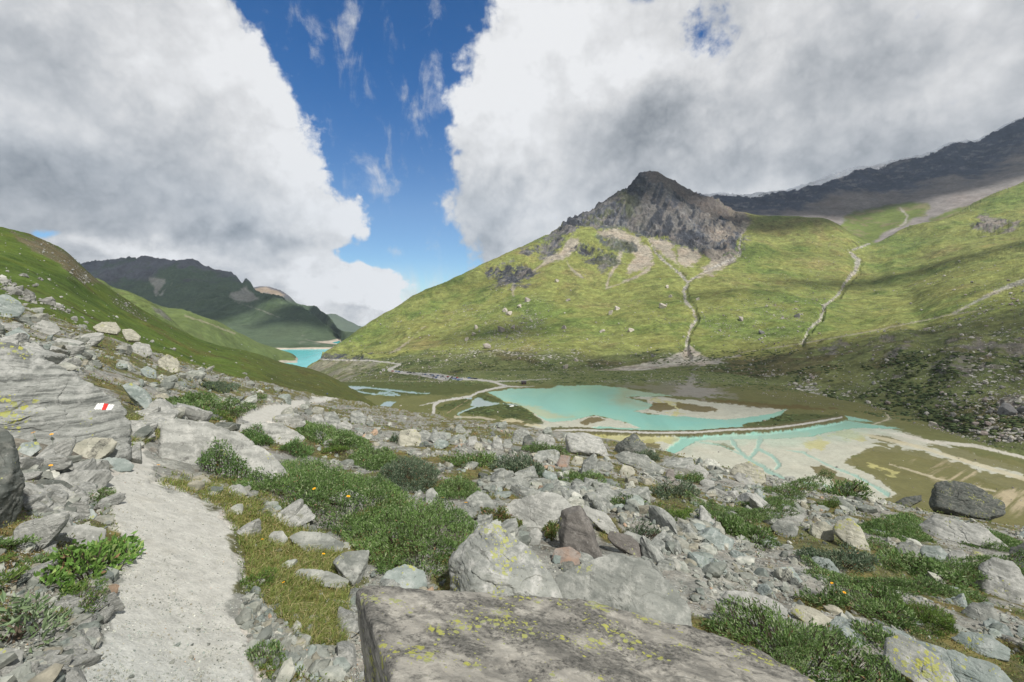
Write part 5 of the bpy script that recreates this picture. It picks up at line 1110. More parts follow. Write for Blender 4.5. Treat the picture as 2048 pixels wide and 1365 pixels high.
THICK = [ # name, polygon, height, leaf length, tone, label, density
 ('willow_shrub', [(385, 935), (392, 905), (430, 880), (480, 885), (510, 900), (530, 935), (500, 975), (450, 970), (400, 955)], .42, .034, 0, 'round glossy willow shrub growing in front of the pale wedge boulder'),
 ('willow_shrub', [(470, 975), (500, 925), (560, 905), (640, 915), (710, 945), (780, 975), (830, 1010), (770, 1060), (710, 1080), (640, 1062), (560, 1020), (510, 990)], .42, .032, 1, 'sprawling grey-green willow thicket uphill half beside the path'),
 ('willow_shrub', [(690, 1060), (750, 1020), (830, 995), (900, 1005), (950, 1035), (960, 1060), (915, 1100), (900, 1150), (850, 1165), (760, 1150), (725, 1110)], .40, .03, 1, 'dense willow thicket against the pointed lichen boulder'),
 ('willow_shrub', [(752, 960), (780, 920), (830, 908), (870, 925), (885, 960), (868, 985), (810, 990), (770, 985)], .40, .034, 2, 'dark blue-green willow dome on the rubble slope'),
 ('willow_shrub', [(860, 985), (890, 950), (940, 955), (965, 985), (940, 1000), (880, 1010)], .26, .03, 1, 'small light willow left of the peaked boulder'),
 ('willow_shrub', [(880, 925), (910, 905), (960, 903), (1000, 920), (985, 938), (920, 938)], .45, .06, 1, 'flat spreading willow on the crest rubble, olive coloured'),
 ('willow_shrub', [(980, 935), (1010, 910), (1060, 912), (1090, 940), (1080, 960), (1010, 952)], .5, .06, 2, 'blue-green willow beside the flat angular blue block'),
 ('leafy_shrub', [(75, 1165), (120, 1110), (190, 1070), (255, 1050), (282, 1075), (270, 1120), (215, 1160), (150, 1200), (95, 1195)], .22, .035, 3, 'bright leafy shrub reaching over the path edge'),
 ('leafy_shrub', [(-60, 1260), (0, 1195), (60, 1185), (125, 1215), (130, 1270), (80, 1310), (0, 1320), (-60, 1310)], .20, .036, 4, 'soft grey-green leafy shrub in the lower corner by the path'),
 ('willow_shrub', [(1400, 1225), (1430, 1195), (1500, 1210), (1600, 1250), (1680, 1290), (1760, 1340), (1830, 1400), (1640, 1400), (1520, 1320), (1430, 1270)], .30, .030, 1, 'big low willow thicket right of the great slab'),
 ('willow_shrub', [(1578, 1115), (1600, 1088), (1660, 1090), (1720, 1115), (1765, 1130), (1740, 1150), (1660, 1145), (1610, 1130)], .30, .045, 2, 'long grey-green willow cushion under the lichen-stained pair'),
 ('willow_shrub', [(1720, 1050), (1750, 1025), (1830, 1022), (1850, 1045), (1835, 1070), (1870, 1085), (1800, 1085), (1740, 1072)], .45, .055, 1, 'willow mat left of the long pale ledge'),
 ('willow_shrub', [(1245, 1075), (1255, 1050), (1285, 1040), (1318, 1055), (1325, 1080), (1280, 1088)], .32, .04, 2, 'solitary grey willow tuft behind the broad cracked boulder'),
 ('willow_shrub', [(1290, 985), (1310, 965), (1360, 965), (1400, 985), (1390, 1000), (1320, 1000)], .4, .06, 2, 'grey willow mat in the middle of the rubble slope'),
 ('juniper_cushion', [(1300, 1030), (1320, 1008), (1365, 1008), (1390, 1030), (1370, 1048), (1320, 1046)], .30, .04, 5, 'bright green juniper cushion below the grey willow mat'),
 ('juniper_cushion', [(1625, 1012), (1640, 998), (1670, 1000), (1688, 1015), (1660, 1022)], .35, .05, 5, 'green juniper cushion above the touching lichened pair'),
 ('juniper_cushion', [(1760, 1215), (1790, 1200), (1850, 1212), (1900, 1235), (1915, 1270), (1880, 1282), (1830, 1245)], .16, .024, 5, 'deep green juniper spilling down beside the blue slabs'),
 ('willow_shrub', [(1590, 1195), (1610, 1172), (1660, 1178), (1700, 1200), (1690, 1225), (1640, 1225)], .22, .034, 1, 'low willow with yellow flowers above the brownish-grey boulder'),
 ('willow_shrub', [(595, 870), (610, 835), (640, 850), (700, 870), (735, 885), (745, 905), (700, 905), (640, 890)], .35, .05, 1, 'light green willow band downhill of the path curve'),
 ('willow_shrub', [(478, 870), (500, 850), (530, 848), (550, 868), (540, 895), (500, 895)], .40, .04, 0, 'dark willow with an upright sprig before the smooth slab'),
 ('willow_shrub', [(560, 905), (575, 872), (610, 880), (628, 905), (600, 920)], .38, .04, 0, 'glossy willow in a hollow behind the big thicket'),
 ('willow_shrub', [(700, 905), (740, 895), (790, 905), (800, 925), (750, 945), (705, 925)], .3, .045, 1, 'thin willow mat uphill of the dark blue-green dome'),
 ('dwarf_shrub', [(940, 1035), (960, 1015), (1010, 1020), (1050, 1040), (1040, 1062), (980, 1050)], .18, .026, 6, 'red-tinged dwarf shrub draped over the peaked boulder foot'),
 ('dwarf_shrub', [(1085, 1065), (1092, 1038), (1112, 1035), (1122, 1060), (1112, 1085), (1092, 1085)], .24, .026, 6, 'dark dwarf shrub in the gap between flat and leaning slabs'),
 ('willow_shrub', [(780, 885), (785, 868), (800, 866), (805, 880), (796, 890)], .4, .06, 2, 'small bush leaning on the yellowish-grey boulder'),
 ('willow_shrub', [(1780, 1165), (1800, 1150), (1860, 1165), (1900, 1190), (1860, 1195), (1810, 1185)], .2, .032, 1, 'thin patch of willow between rubble and the deep green juniper'),
 ('willow_shrub', [(1500, 1010), (1520, 995), (1570, 1000), (1600, 1015), (1560, 1025)], .3, .05, 1, 'willow strip beside the narrow blue shard'),
 ('willow_shrub', [(1240, 905), (1275, 902), (1310, 915), (1325, 925), (1280, 925)], .45, .07, 2, 'bush tucked behind the dark pyramid boulder'),
 ('willow_shrub', [(330, 800), (350, 785), (420, 788), (455, 805), (430, 820), (360, 815)], .35, .05, 1, 'pale willow patch on the stony turf above the path'),
 ('willow_shrub', [(400, 770), (420, 758), (480, 772), (470, 785), (420, 783)], .4, .07, 2, 'dusky willow patch higher up the stony turf'),
 ('willow_shrub', [(1900, 1080), (1940, 1050), (2030, 1080), (2060, 1110), (2000, 1105)], .35, .05, 1, 'willow fringe between the pale ledge and the picture edge'),
]
TONES = [((.040, .080, .022), (.085, .150, .040), (.13, .18, .085)), ((.050, .090, .026), (.098, .158, .046), (.17, .21, .11)), ((.042, .068, .040), (.085, .115, .070), (.16, .18, .125)),
         ((.055, .115, .022), (.105, .185, .040), (.17, .23, .07)), ((.060, .100, .042), (.12, .165, .085), (.20, .24, .16)), ((.040, .080, .016), (.085, .135, .024), (.12, .16, .04)), ((.050, .080, .020), (.10, .125, .030), (.16, .09, .04))]
def leaf_mat(name, rough=.55):
    m, nt, b = newmat(name, rough, .3); c, a = attr(nt); nt.links.new(c.s, b.inputs['Base Color'])
    t = nt.nodes.new('ShaderNodeBsdfTranslucent'); nt.links.new(scalec(nt, c, N(nt, c.s).op('MULTIPLY', 0.0) + 1.25).s, t.inputs[0]); mx = nt.nodes.new('ShaderNodeMixShader'); mx.inputs[0].default_value = .28
    out = nt.nodes['Material Output']; nt.links.new(b.outputs[0], mx.inputs[1]); nt.links.new(t.outputs[0], mx.inputs[2]); nt.links.new(mx.outputs[0], out.inputs[0]); return m
M_leaf = leaf_mat('leaf_mat'); M_grass = leaf_mat('grass_mat', .6); M_twig = flat('twig_mat', (.075, .058, .042), .9, var=.2)
def leaves(P, D, L, W, col, name, mat, parent=None, jit=.25, rs=R):
    """diamond leaves: positions, directions, length, width"""
    n = len(P); D = D / np.linalg.norm(D, axis=1)[:, None]; s = np.cross(D, rs.normal(size=(n, 3))); s /= np.linalg.norm(s, axis=1)[:, None]; up = np.cross(s, D)
    L = np.broadcast_to(L, n)[:, None]; W = np.broadcast_to(W, n)[:, None]
    V = np.stack([P, P + D * L * .55 + s * W * .5 + up * L * .08, P + D * L, P + D * L * .5 - s * W * .5 + up * L * .08], 1).reshape(-1, 3)
    Fq = np.arange(n * 4).reshape(-1, 4); c = np.repeat(np.clip(col * (1 + rs.normal(size=(n, 1)) * jit * .6), .005, 1), 4, 0)
    return mk(name, V, Fq, mat, False, c, parent)
def world_poly(pl, H=0.0):
    p = np.array(pl, float); cy = p[:, 1].mean(); g = ghit(p[:, 0], p[:, 1], True)
    up = np.clip((cy - p[:, 1]) / (np.ptp(p[:, 1]) / 2 + 1e-6), 0, 1); q = p.copy(); q[:, 1] += up * .75 * H * F / g[:, 1]
    q[:, 1] = np.minimum(q[:, 1], np.maximum(p[:, 1].max(), p[:, 1]) ); g = ghit(q[:, 0], q[:, 1], True); return g[:, :2]
THP = []; SHR = []
def shrub(i, kind, pl, H, leaf, tone, label, group=None, raw=False):
    rs = np.random.default_rng(300 + i); W = world_poly(pl, 0 if raw else H); THP.append(pl); c = W.mean(0)
    area = .5 * abs(np.dot(W[:, 0], np.roll(W[:, 1], 1)) - np.dot(W[:, 1], np.roll(W[:, 0], 1)))
    need = int(min(30000, area / (leaf * leaf * .30) * 1.6)); mn, mx = W.min(0), W.max(0); pts = []
    while sum(map(len, pts)) < need:
        q = rs.uniform(mn, mx, (need, 2)); d, ins, _ = pdist(q[:, 0], q[:, 1], W, True); e = fbm(q[:, 0] * 3.2, q[:, 1] * 3.2, None, i, 3) * .10 * np.sqrt(area)
        k = (ins & (d + e > 0)) | (~ins & (d < e * .7)); pts.append(np.column_stack([q, np.where(ins, d, 0)])[k])
        if len(pts) > 60: break
    q = np.vstack(pts)[:need]; rr = np.sqrt(area) * .32; dome = np.sqrt(np.clip(q[:, 2] / rr, 0.03, 1))
    lump = .58 + 1.0 * fbm(q[:, 0] / (H * .8), q[:, 1] / (H * .8), None, 400 + i, 4, .6) + .25 * np.clip(1 - 3 * np.abs(vn(q[:, 0] / (H * .45), q[:, 1] / (H * .45), None, 500 + i)), -.6, 1)
    z0, _ = gz(1024 + F * q[:, 0] / q[:, 1], q[:, 1], False); dep = rs.random(len(q)) ** 1.6
    h = H * dome * np.clip(lump, .15, 1.2); z = z0 + h * (1 - dep * .75) + .01
    P = np.column_stack([q[:, 0], q[:, 1], z])
    out = np.column_stack([(q[:, 0] - c[0]), (q[:, 1] - c[1]), np.zeros(len(q))]); out /= (np.linalg.norm(out, axis=1)[:, None] + 1e-6)
    cl = np.column_stack([vn(q[:, 0] / .12, q[:, 1] / .12, None, 3), vn(q[:, 0] / .12, q[:, 1] / .12, None, 4), np.zeros(len(q))])
    D = rs.normal(size=(len(q), 3)) * .55 + np.array([0, 0, .75]) + out * (.25 + .5 * (1 - dome))[:, None] + cl * .5
    a, b_, s_ = (np.array(q_) * 1.5 for q_ in TONES[tone]); H *= 1.2; leaf *= 1.3 ; t = np.clip(.5 + .8 * fbm(q[:, 0] / .35, q[:, 1] / .35, None, 600 + i, 3) + rs.normal(size=len(q)) * .25, 0, 1)[:, None]
    col = a + (b_ - a) * t; sv = (rs.random(len(q)) < .16)[:, None]; col = np.where(sv, s_, col)
    dead = (rs.random(len(q)) < .012)[:, None]; col = np.where(dead, (.28, .17, .10), col)
    ls = leaf * rs.uniform(.7, 1.25, len(q)); org = np.array([c[0], c[1], 0]); org[2] = float(gz(np.array([1024 + F * c[0] / c[1]]), np.array([c[1]]), False)[0][0])
    root = bpy.data.objects.new(kind, None); COL.objects.link(root); root.location = org; root.empty_display_size = .1; tag(root, label, {'willow_shrub': 'willow shrub', 'leafy_shrub': 'shrub', 'juniper_cushion': 'juniper', 'dwarf_shrub': 'dwarf shrub'}[kind], group)
    SHR.append(root)
    wf = .30 if tone in (0, 1, 2, 4) else (.45 if tone == 3 else .22 if tone == 5 else .4)
    leaves(P - org, D, ls, ls * wf, col, 'foliage', M_leaf, root, rs=rs)
    m = min(340, len(q) // 14); ix = rs.integers(0, len(q), m); B = np.column_stack([q[ix, :2] - out[ix, :2] * .08, z0[ix]]); T = P[ix] + np.array([0, 0, .012]); dr = T - B; ll = np.linalg.norm(dr, axis=1)
    s = np.cross(dr, rs.normal(size=(m, 3))); s = s / (np.linalg.norm(s, axis=1)[:, None] + 1e-9) * .004 * max(1, leaf / .03); s2 = np.cross(dr / ll[:, None], s)
    V = np.stack([B + s, B - s * .5 + s2 * .87, B - s * .5 - s2 * .87, T + s * .4, T - s * .2 + s2 * .3, T - s * .2 - s2 * .3], 1).reshape(-1, 3) - org; k = np.arange(m)[:, None] * 6
    Fq = np.vstack([k + np.array([[0, 1, 4, 3]]), k + np.array([[1, 2, 5, 4]]), k + np.array([[2, 0, 3, 5]])]); tag(mk('twigs', V, Fq, M_twig, False, parent=root), kind='stuff')
for i, t in enumerate(THICK): shrub(i, *t)

# small tufts dotted through the rubble: a few grown once, then copied
rs = np.random.default_rng(55); c_ = rs.uniform(0, 1, (900, 2)) * [2150, 560] + [-40, 800]; pi = pchip(PI_[:, 0], PI_[:, 1], c_[:, 0]); c_ = c_[(c_[:, 1] > pi + 1456 / np.interp(c_[:, 0], YC_[:, 0], YC_[:, 1]) + 10)]
hx = np.array(hero_boxes); ok = np.ones(len(c_), bool)
for a, b, c, d in hx: ok &= ~((c_[:, 0] > a - 6) & (c_[:, 0] < c + 6) & (c_[:, 1] > b) & (c_[:, 1] < d + 4))
for t in THICK: ok &= poly(c_[:, 0], c_[:, 1], t[1], 20) < .1
ok &= (poly(c_[:, 0], c_[:, 1], PATH, 30) < .05) & (poly(c_[:, 0], c_[:, 1], PATH2, 10) < .05) & (poly(c_[:, 0], c_[:, 1], GRASS, 10) < .1); c_ = c_[ok]; P = ghit(c_[:, 0], c_[:, 1], True)
g1 = fbm(P[:, 0] / 2.2, P[:, 1] / 2.2, None, 211, 5, .6); g2 = fbm(P[:, 0] / .5, P[:, 1] / .5, None, 212, 4, .6); k = vegm(c_[:, 0], g1, g2) > .3; c_, P = c_[k][:78], P[k][:78]; cls_ = {}; TFI = []
for j in range(len(c_)):
    x, y = c_[j]; z_ = 0 if x < 700 else 1 if y < 960 else 2 if x < 1400 else 3; v_ = (z_, j % 2)
    lb, gp = [('low willow tuft among stones near the path', 'willow tufts near the path'), ('low willow tuft on the crest rubble', 'willow tufts on the crest'), ('low willow tuft in the rubble above the broad cracked boulder', 'willow tufts in the middle rubble'), ('low willow tuft in the rubble of the right-hand slope', 'willow tufts on the lower slope')][z_]
    if v_ not in cls_:
        Yd = P[j][1]; r_ = .12 + .024 * Yd; an = np.linspace(0, 6.283, 9)[:-1]; wx = P[j][0] + r_ * 1.2 * np.cos(an); wy = P[j][1] + r_ * np.sin(an); wpx = 1024 + F * wx / wy; pl = list(zip(wpx, HY - F * (gz(wpx, wy, False)[0] - CAMZ) / wy)); shrub(100 + j, 'willow_shrub', pl, .16 + .012 * Yd, .028 + .0016 * Yd, [1, 5, 2, 1][(j + z_) % 4], lb, gp, True); cls_[v_] = (SHR[-1], Yd); TFI.append((SHR[-1], x, y, 'low willow tuft')); continue
    src, Y0 = cls_[v_]; o = src.copy(); COL.objects.link(o); q = rs.uniform(.7, 1.3) * (P[j][1] / Y0) ** .75; o.location = P[j] - np.array([0, 0, .02]); o.scale = (q, q, q * rs.uniform(.7, 1.1)); o.rotation_euler = (0, 0, rs.uniform(0, 6.28)); tag(o, lb, 'willow shrub', gp); TFI.append((o, x, y, 'low willow tuft'))
    for ch in list(src.children): d_ = ch.copy(); COL.objects.link(d_); d_.parent = o
relabel(TFI)
# rubble between the boulders
def region(n, x0, x1, y0, y1, rs): return rs.uniform(x0, x1, n), rs.uniform(y0, y1, n)
def rubble(seed, n, pxr, pyr, smin, smax, alpha, name, excl_th=True, path_keep=.008, minpx=3.0):
    rs = np.random.default_rng(seed); px = rs.uniform(*pxr, n); py = rs.uniform(*pyr, n)
    pi = pchip(PI_[:, 0], PI_[:, 1], px); yc = np.interp(px, YC_[:, 0], YC_[:, 1]); ok = py > pi + 1456 / yc + 1
    px, py, pi, yc = px[ok], py[ok], pi[ok], yc[ok]; P = ghit(px, py, True)
    g1 = fbm(P[:, 0] / 2.2, P[:, 1] / 2.2, None, 211, 5, .6); g2 = fbm(P[:, 0] / .5, P[:, 1] / .5, None, 212, 4, .6)
    veg = vegm(px, g1, g2); w_ = 1 - .86 * veg
    pm = np.maximum(poly(px, py, [(a, b) for a, b in PATH], 10), poly(px, py, PATH2, 4)); w_ = w_ * np.where(pm > .2, path_keep, 1)
    w_ = w_ * (1 - .85 * poly(px, py, GRASS, 8))
    for t in THICK: w_ = w_ * (1 - .9 * poly(px, py, t[1], 10))
    cr = (py - pi - 1456 / yc); farm = (1 - sst(cr, 6, 40)) * sst(px, 560, 680) * (1 - sst(px, 900, 1000)); w_ = w_ * (1 - .6 * farm)
    ok = rs.random(len(px)) < w_; px, py, P, pm = px[ok], py[ok], P[ok], pm[ok]
    s = smin * (rs.random(len(px)) * (1 - (smin / smax) ** alpha) + (smin / smax) ** alpha) ** (-1 / alpha) * (smin / smax) ** 0
    s = np.clip(s, smin, smax); s = np.maximum(s, minpx / F * P[:, 1] * rs.uniform(.8, 1.5, len(s))); s = np.where(rs.random(len(s)) < .012, 2.2, 1) * s; s = np.minimum(s, np.where(rs.random(len(s)) < .03, 105, rs.uniform(18, 70, len(s))) / F * P[:, 1])
    s = np.where(pm > .2, np.minimum(s, .03), s)
    return P, s, px, py, rs
def rub_cols(rs, n, P=None):
    base = .88 * np.array([[.30, .305, .285], [.24, .25, .235], [.34, .335, .305], [.25, .275, .265], [.40, .395, .37], [.30, .28, .235], [.17, .18, .17]]); c = base[rs.choice(7, n, p=[.24, .2, .16, .16, .10, .10, .04])]
    r_ = rs.random(n) < .01; c = np.where(r_[:, None], (.34, .24, .18), c); return c * rs.uniform(.7, 1.22, (n, 1))
def lev_for(s, P): q = s / P[:, 1] * F; return np.where(q > 26, 3, np.where(q > 9, 2, 1))
allP = []
for sd, n, pxr, pyr, smin, smax, al in ((11, 24000, (-120, 2170), (600, 1100), .07, 1.5, 1.55), (12, 30000, (-100, 2150), (900, 1400), .026, .55, 1.7), (13, 12000, (-150, 760), (1000, 1420), .014, .10, 2.2), (14, 6000, (-100, 760), (600, 900), .12, 1.0, 1.6), (15, 7000, (850, 2100), (840, 1080), .14, 1.1, 1.5)):
    P, s, px, py, rs = rubble(sd, n, pxr, pyr, smin, smax, al, 'r')
    if sd == 12: s = np.where((px < 640), np.minimum(s, .12), s)
    allP.append((P, s, rs))
P = np.vstack([a[0] for a in allP]); s = np.concatenate([a[1] for a in allP]); rs = np.random.default_rng(5)
# the biggest loose blocks are individuals
pxs = 1024 + F * P[:, 0] / P[:, 1]; pys = HY - F * (P[:, 2] - CAMZ) / P[:, 1]; scr_ = s / P[:, 1] * F
inb = np.zeros(len(P), bool)
for a, b, c, d in hero_boxes: inb |= (pxs > a - 4) & (pxs < c + 4) & (pys > b + .25 * (d - b)) & (pys < d + 6)
small_ok = ~inb | (scr_ < 7); P, s, pxs, pys, scr_ = P[small_ok], s[small_ok], pxs[small_ok], pys[small_ok], scr_[small_ok]
inth = np.zeros(len(P), bool)
for t in THICK: inth |= poly(pxs, pys + scr_ * .3, t[1], 14) > .2
P, s, pxs, pys, scr_ = (q_[~(inth & (scr_ > 16))] for q_ in (P, s, pxs, pys, scr_)); inth = np.zeros(len(P), bool)
big = np.argsort(-scr_); big = [i for i in big if scr_[i] < 110 and not inth[i] and -20 < pxs[i] < 2060 and pys[i] < 1370][:185]
ZN = [(lambda x, y: x < 470 and y < 960, 'loose grey block on the boulder slope uphill of the path', 'blocks on the slope above the path', M_lite),
      (lambda x, y: x < 700, 'small grey stone lying in gravel and grass beside the path', 'stones beside the path', M_lite),
      (lambda x, y: y < 960 and x < 1250, 'loose grey block in the rubble along the left crest', 'blocks on the left crest', M_schist),
      (lambda x, y: x < 1400, 'loose grey block in the rubble between thicket and flat slab', 'blocks in the middle rubble', M_schist),
      (lambda x, y: y < 1060, 'loose grey block in the upper rubble below the river flats', 'blocks in the upper rubble', M_lite),
      (lambda x, y: True, 'loose grey block in the lower rubble near the blue-green slabs', 'blocks in the lower rubble', M_blue)]
protos = {}
for z_, (fn, lb, gp, mt) in enumerate(ZN):
    for v_ in range(5):
        V, f = variant(4, v_ + z_); me_o = mk('loose_block', V * .5, f, mt, False); protos[(z_, v_)] = me_o.data; bpy.data.objects.remove(me_o)
LBI = []
for j, i in enumerate(big):
    z_ = next(k for k, q in enumerate(ZN) if q[0](pxs[i], pys[i])); o = bpy.data.objects.new('loose_block', protos[(z_, j % 5)]); COL.objects.link(o)
    sz = s[i]; o.scale = (sz * rs.uniform(.9, 1.2), sz * rs.uniform(.8, 1.1), sz * rs.uniform(.7, 1.15)); o.location = (P[i][0], P[i][1], P[i][2] + sz * .03)
    o.rotation_euler = (rs.normal() * .25, rs.normal() * .25, rs.uniform(0, 6.28)); tag(o, ZN[z_][1], 'rock', ZN[z_][2]); LBI.append((o, pxs[i], pys[i], ('large ' if scr_[i] > 62 else 'small ' if scr_[i] < 40 else '') + ('loose blue-grey block' if ZN[z_][3] is M_blue else 'loose grey block' if ZN[z_][3] is M_schist else 'loose pale block')))
relabel(LBI)
keep = np.ones(len(P), bool); keep[big] = False; P, s = P[keep], s[keep]
scatter('rubble', P, s, np.minimum(lev_for(s, P), 3), rub_cols(rs, len(P)), M_rub, dict(kind='stuff', label='grey angular rubble covering the near slope', cat='rubble'), seed=3, sink=.42)
# fine gravel on and beside the path
rs = np.random.default_rng(21); n = 46000; px = rs.uniform(-60, 760, n); py = rs.uniform(930, 1420, n); P = ghit(px, py, True)
pm = poly(px, py, PATH, 30); gm = poly(px, py, GRASS, 10); k = rs.random(n) < np.where(pm > .9, .5, .75) * (1 - .85 * gm); P = P[k]; s = .004 + .014 * rs.random(len(P)) ** 5
cc = rub_cols(rs, len(P)) * 1.45
scatter('gravel', P, s, np.ones(len(P)), cc, M_rub, dict(kind='stuff', label='fine pale gravel on and beside the path', cat='gravel'), seed=4, sink=.4)

# grass and low ground cover
def grass(name, polys, n, Lr, cols, label, seed, wd=.0035, veg_only=False):
    rs = np.random.default_rng(seed); PP = []
    for pl, k in polys:
        a = np.array(pl, float); m = int(n * k); px = rs.uniform(a[:, 0].min(), a[:, 0].max(), m * 2); py = rs.uniform(a[:, 1].min(), a[:, 1].max(), m * 2)
        c_ = poly(px, py, pl, 10) > rs.random(len(px)); px, py = px[c_][:m], py[c_][:m]
        if not len(px): continue
        P = ghit(px, py, True)
        if veg_only:
            g1 = fbm(P[:, 0] / 2.2, P[:, 1] / 2.2, None, 211, 5, .6); g2 = fbm(P[:, 0] / .5, P[:, 1] / .5, None, 212, 4, .6)
            veg = vegm(px, g1, g2); pm = np.maximum(poly(px, py, PATH, 6), poly(px, py, PATH2, 3)); P = P[(rs.random(len(P)) < veg) & (pm < .5)]
        else: P = P[fbm(P[:, 0] / .22, P[:, 1] / .22, None, 77, 3, .6) > -.28 + rs.normal(size=len(P)) * .15]
        PP.append(P)
    P = np.vstack(PP); m = len(P); L = rs.uniform(*Lr, m) * np.clip(P[:, 1] / 5, 1, 3); D = rs.normal(size=(m, 3)) * .38 + np.array([.1, 0, 1]); D /= np.linalg.norm(D, axis=1)[:, None]
    s = np.cross(D, rs.normal(size=(m, 3))); s /= np.linalg.norm(s, axis=1)[:, None]; s = s * (wd * .5 * np.clip(P[:, 1] / 3, 1, 6))[:, None]; bend = rs.normal(size=(m, 3)) * np.array([1, 1, 0]) * .35 - np.array([0, 0, .25])
    M1 = P + D * L[:, None] * .55; T = P + (D + bend) * L[:, None]; V = np.stack([P - s, P + s, M1 + s * .8, M1 - s * .8, T, T + s * .1], 1).reshape(-1, 3); k = np.arange(m)[:, None] * 6
    Fq = np.vstack([k + np.array([[0, 1, 2, 3]]), k + np.array([[3, 2, 5, 4]])]); c = np.array(cols)[rs.integers(0, len(cols), m)] * 1.35 * rs.uniform(.75, 1.25, (m, 1)); o = mk(name, V, Fq, M_grass, False, np.repeat(c, 6, 0)); tag(o, label, 'grass', None, 'stuff')
GC = [(.15, .20, .05), (.12, .15, .035), (.16, .17, .05), (.085, .12, .03), (.23, .20, .085), (.30, .26, .14), (.14, .155, .04)]
grass('grass', [(GRASS, 1.0), ([(250, 830), (300, 850), (330, 870), (262, 900), (255, 860)], .06), ([(330, 950), (480, 960), (640, 1040), (560, 1030), (420, 985)], .15), ([(700, 1040), (790, 990), (820, 1010), (740, 1060)], .08)], 30000, (.03, .10), GC, 'yellow-green alpine grass on the path verge', 31)
def cover(name, n, pxr, pyr, label, seed, cols, lf):
    rs = np.random.default_rng(seed); px = rs.uniform(*pxr, n); py = rs.uniform(*pyr, n); pi = pchip(PI_[:, 0], PI_[:, 1], px); yc = np.interp(px, YC_[:, 0], YC_[:, 1]); ok = py > pi + 1456 / yc + 1
    px, py = px[ok], py[ok]; P = ghit(px, py, True); g1 = fbm(P[:, 0] / 2.2, P[:, 1] / 2.2, None, 211, 5, .6); g2 = fbm(P[:, 0] / .5, P[:, 1] / .5, None, 212, 4, .6)
    veg = vegm(px, g1, g2); pm = np.maximum(poly(px, py, PATH, 6), poly(px, py, PATH2, 3)); k = (rs.random(len(P)) < veg) & (pm < .3) & (px > -50); P = P[k]; m = len(P)
    L = lf * np.clip(P[:, 1] / 3.5, 1, 12) * rs.uniform(.7, 1.3, m); hh = np.clip(fbm(P[:, 0] / .3, P[:, 1] / .3, None, 8, 3) + .3, 0, 1) * .11 * np.clip(P[:, 1] / 6, .6, 3); P = P + np.column_stack([np.zeros((m, 2)), hh * rs.random(m)])
    D = rs.normal(size=(m, 3)) * .7 + np.array([0, 0, .8]); t = np.clip(.5 + .6 * fbm(P[:, 0] / .7, P[:, 1] / .7, None, 9, 3) + rs.normal(size=m) * .2, 0, .999); c = np.array(cols)[(t * len(cols)).astype(int)]
    o = leaves(P, D, L, L * .4, c, name, M_leaf, rs=rs); tag(o, label, 'ground cover', None, 'stuff')
cover('ground_cover', 120000, (-40, 2090), (600, 1400), 'mossy low plants growing between the stones', 41, [(.09, .14, .035), (.14, .19, .05), (.18, .21, .065), (.22, .21, .08), (.20, .14, .06)], .019)

# yellow and white flowers
M_pet = flat('yellow_petal', (.80, .42, .01), .6); M_ctr = flat('flower_heart', (.55, .25, .01), .7); M_stm = flat('flower_stem', (.08, .13, .04), .7)
def flower():
    root = bpy.data.objects.new('flower', None); COL.objects.link(root); root.empty_display_size = .02; h = .14
    n = 12; V = []; Fq = []
    for i in range(n):
        a = 2 * math.pi * i / n; c, s_ = math.cos(a), math.sin(a); k = len(V); V += [(c * .003, s_ * .003, h), (c * .012 - s_ * .004, s_ * .012 + c * .004, h + .004), (c * .019, s_ * .019, h + .001), (c * .012 + s_ * .004, s_ * .012 - c * .004, h + .004)]; Fq.append([k, k + 1, k + 2, k + 3])
    mk('petals', V, Fq, M_pet, False, parent=root)
    Dv, f = ico(1); mk('flower_heart', Dv * np.array([.005, .005, .003]) + np.array([0, 0, h + .003]), f, M_ctr, True, parent=root)
    V = []; Fq = []
    for j in range(5):
        for a in range(4): V.append((math.cos(a * 1.571) * .0014 + .006 * math.sin(j), math.sin(a * 1.571) * .0014, h * j / 4))
        if j: 
            for a in range(4): Fq.append([(j - 1) * 4 + a, (j - 1) * 4 + (a + 1) % 4, j * 4 + (a + 1) % 4, j * 4 + a])
    mk('flower_stem', V, Fq, M_stm, True, parent=root); return root
f0 = flower(); FL = [(634, 1016, 1.0, 'lone yellow flower above the humped grey rock'), (690, 1034, 1.1, 'largest yellow flower standing in the sprawling thicket'), (930, 1048, 1.0, 'yellow flower beside the tip of the pointed lichen boulder'), (887, 1008, .8, 'small yellow flower left of the peaked boulder'),
      (76, 880, 1.0, 'yellow flower at the foot of the painted slab'), (105, 880, .9, 'taller yellow flower at the foot of the painted slab'), (98, 945, 1.0, 'orange-yellow flower beside the dark slate'), (520, 1092, .8, 'tiny yellow flower in the verge grass'), (572, 1176, .8, 'yellow flower at the low striped slab'), (1668, 1205, .8, 'yellow flower in the low willow above the brownish boulder'),
      (1682, 1225, .9, 'lower of the two yellow flowers by the brownish boulder'), (640, 1122, .9, 'yellow flower between humped rock and corner boulder'), (310, 942, .8, 'orange flower on the verge at the pale wedge boulder'), (438, 945, .9, 'yellow flower under the round willow shrub')]
for j, (x, y, sc2, lb) in enumerate(FL):
    if j == 0: r_ = f0
    else:
        r_ = f0.copy(); COL.objects.link(r_)
        for ch in list(f0.children): c_ = ch.copy(); COL.objects.link(c_); c_.parent = r_
    g_ = ghit(x, y + 12); k_ = .7 * sc2 * max(1, g_.y / 3.2); r_.location = (g_.x, g_.y, g_.z + (.16 if y in (1016, 1034, 1048, 1205, 1225) else 0)); r_.scale = (k_, k_, k_); r_.rotation_euler = (.25, .1 * (j % 3 - 1), j * 1.3); tag(r_, lb, 'flower', 'yellow flowers')
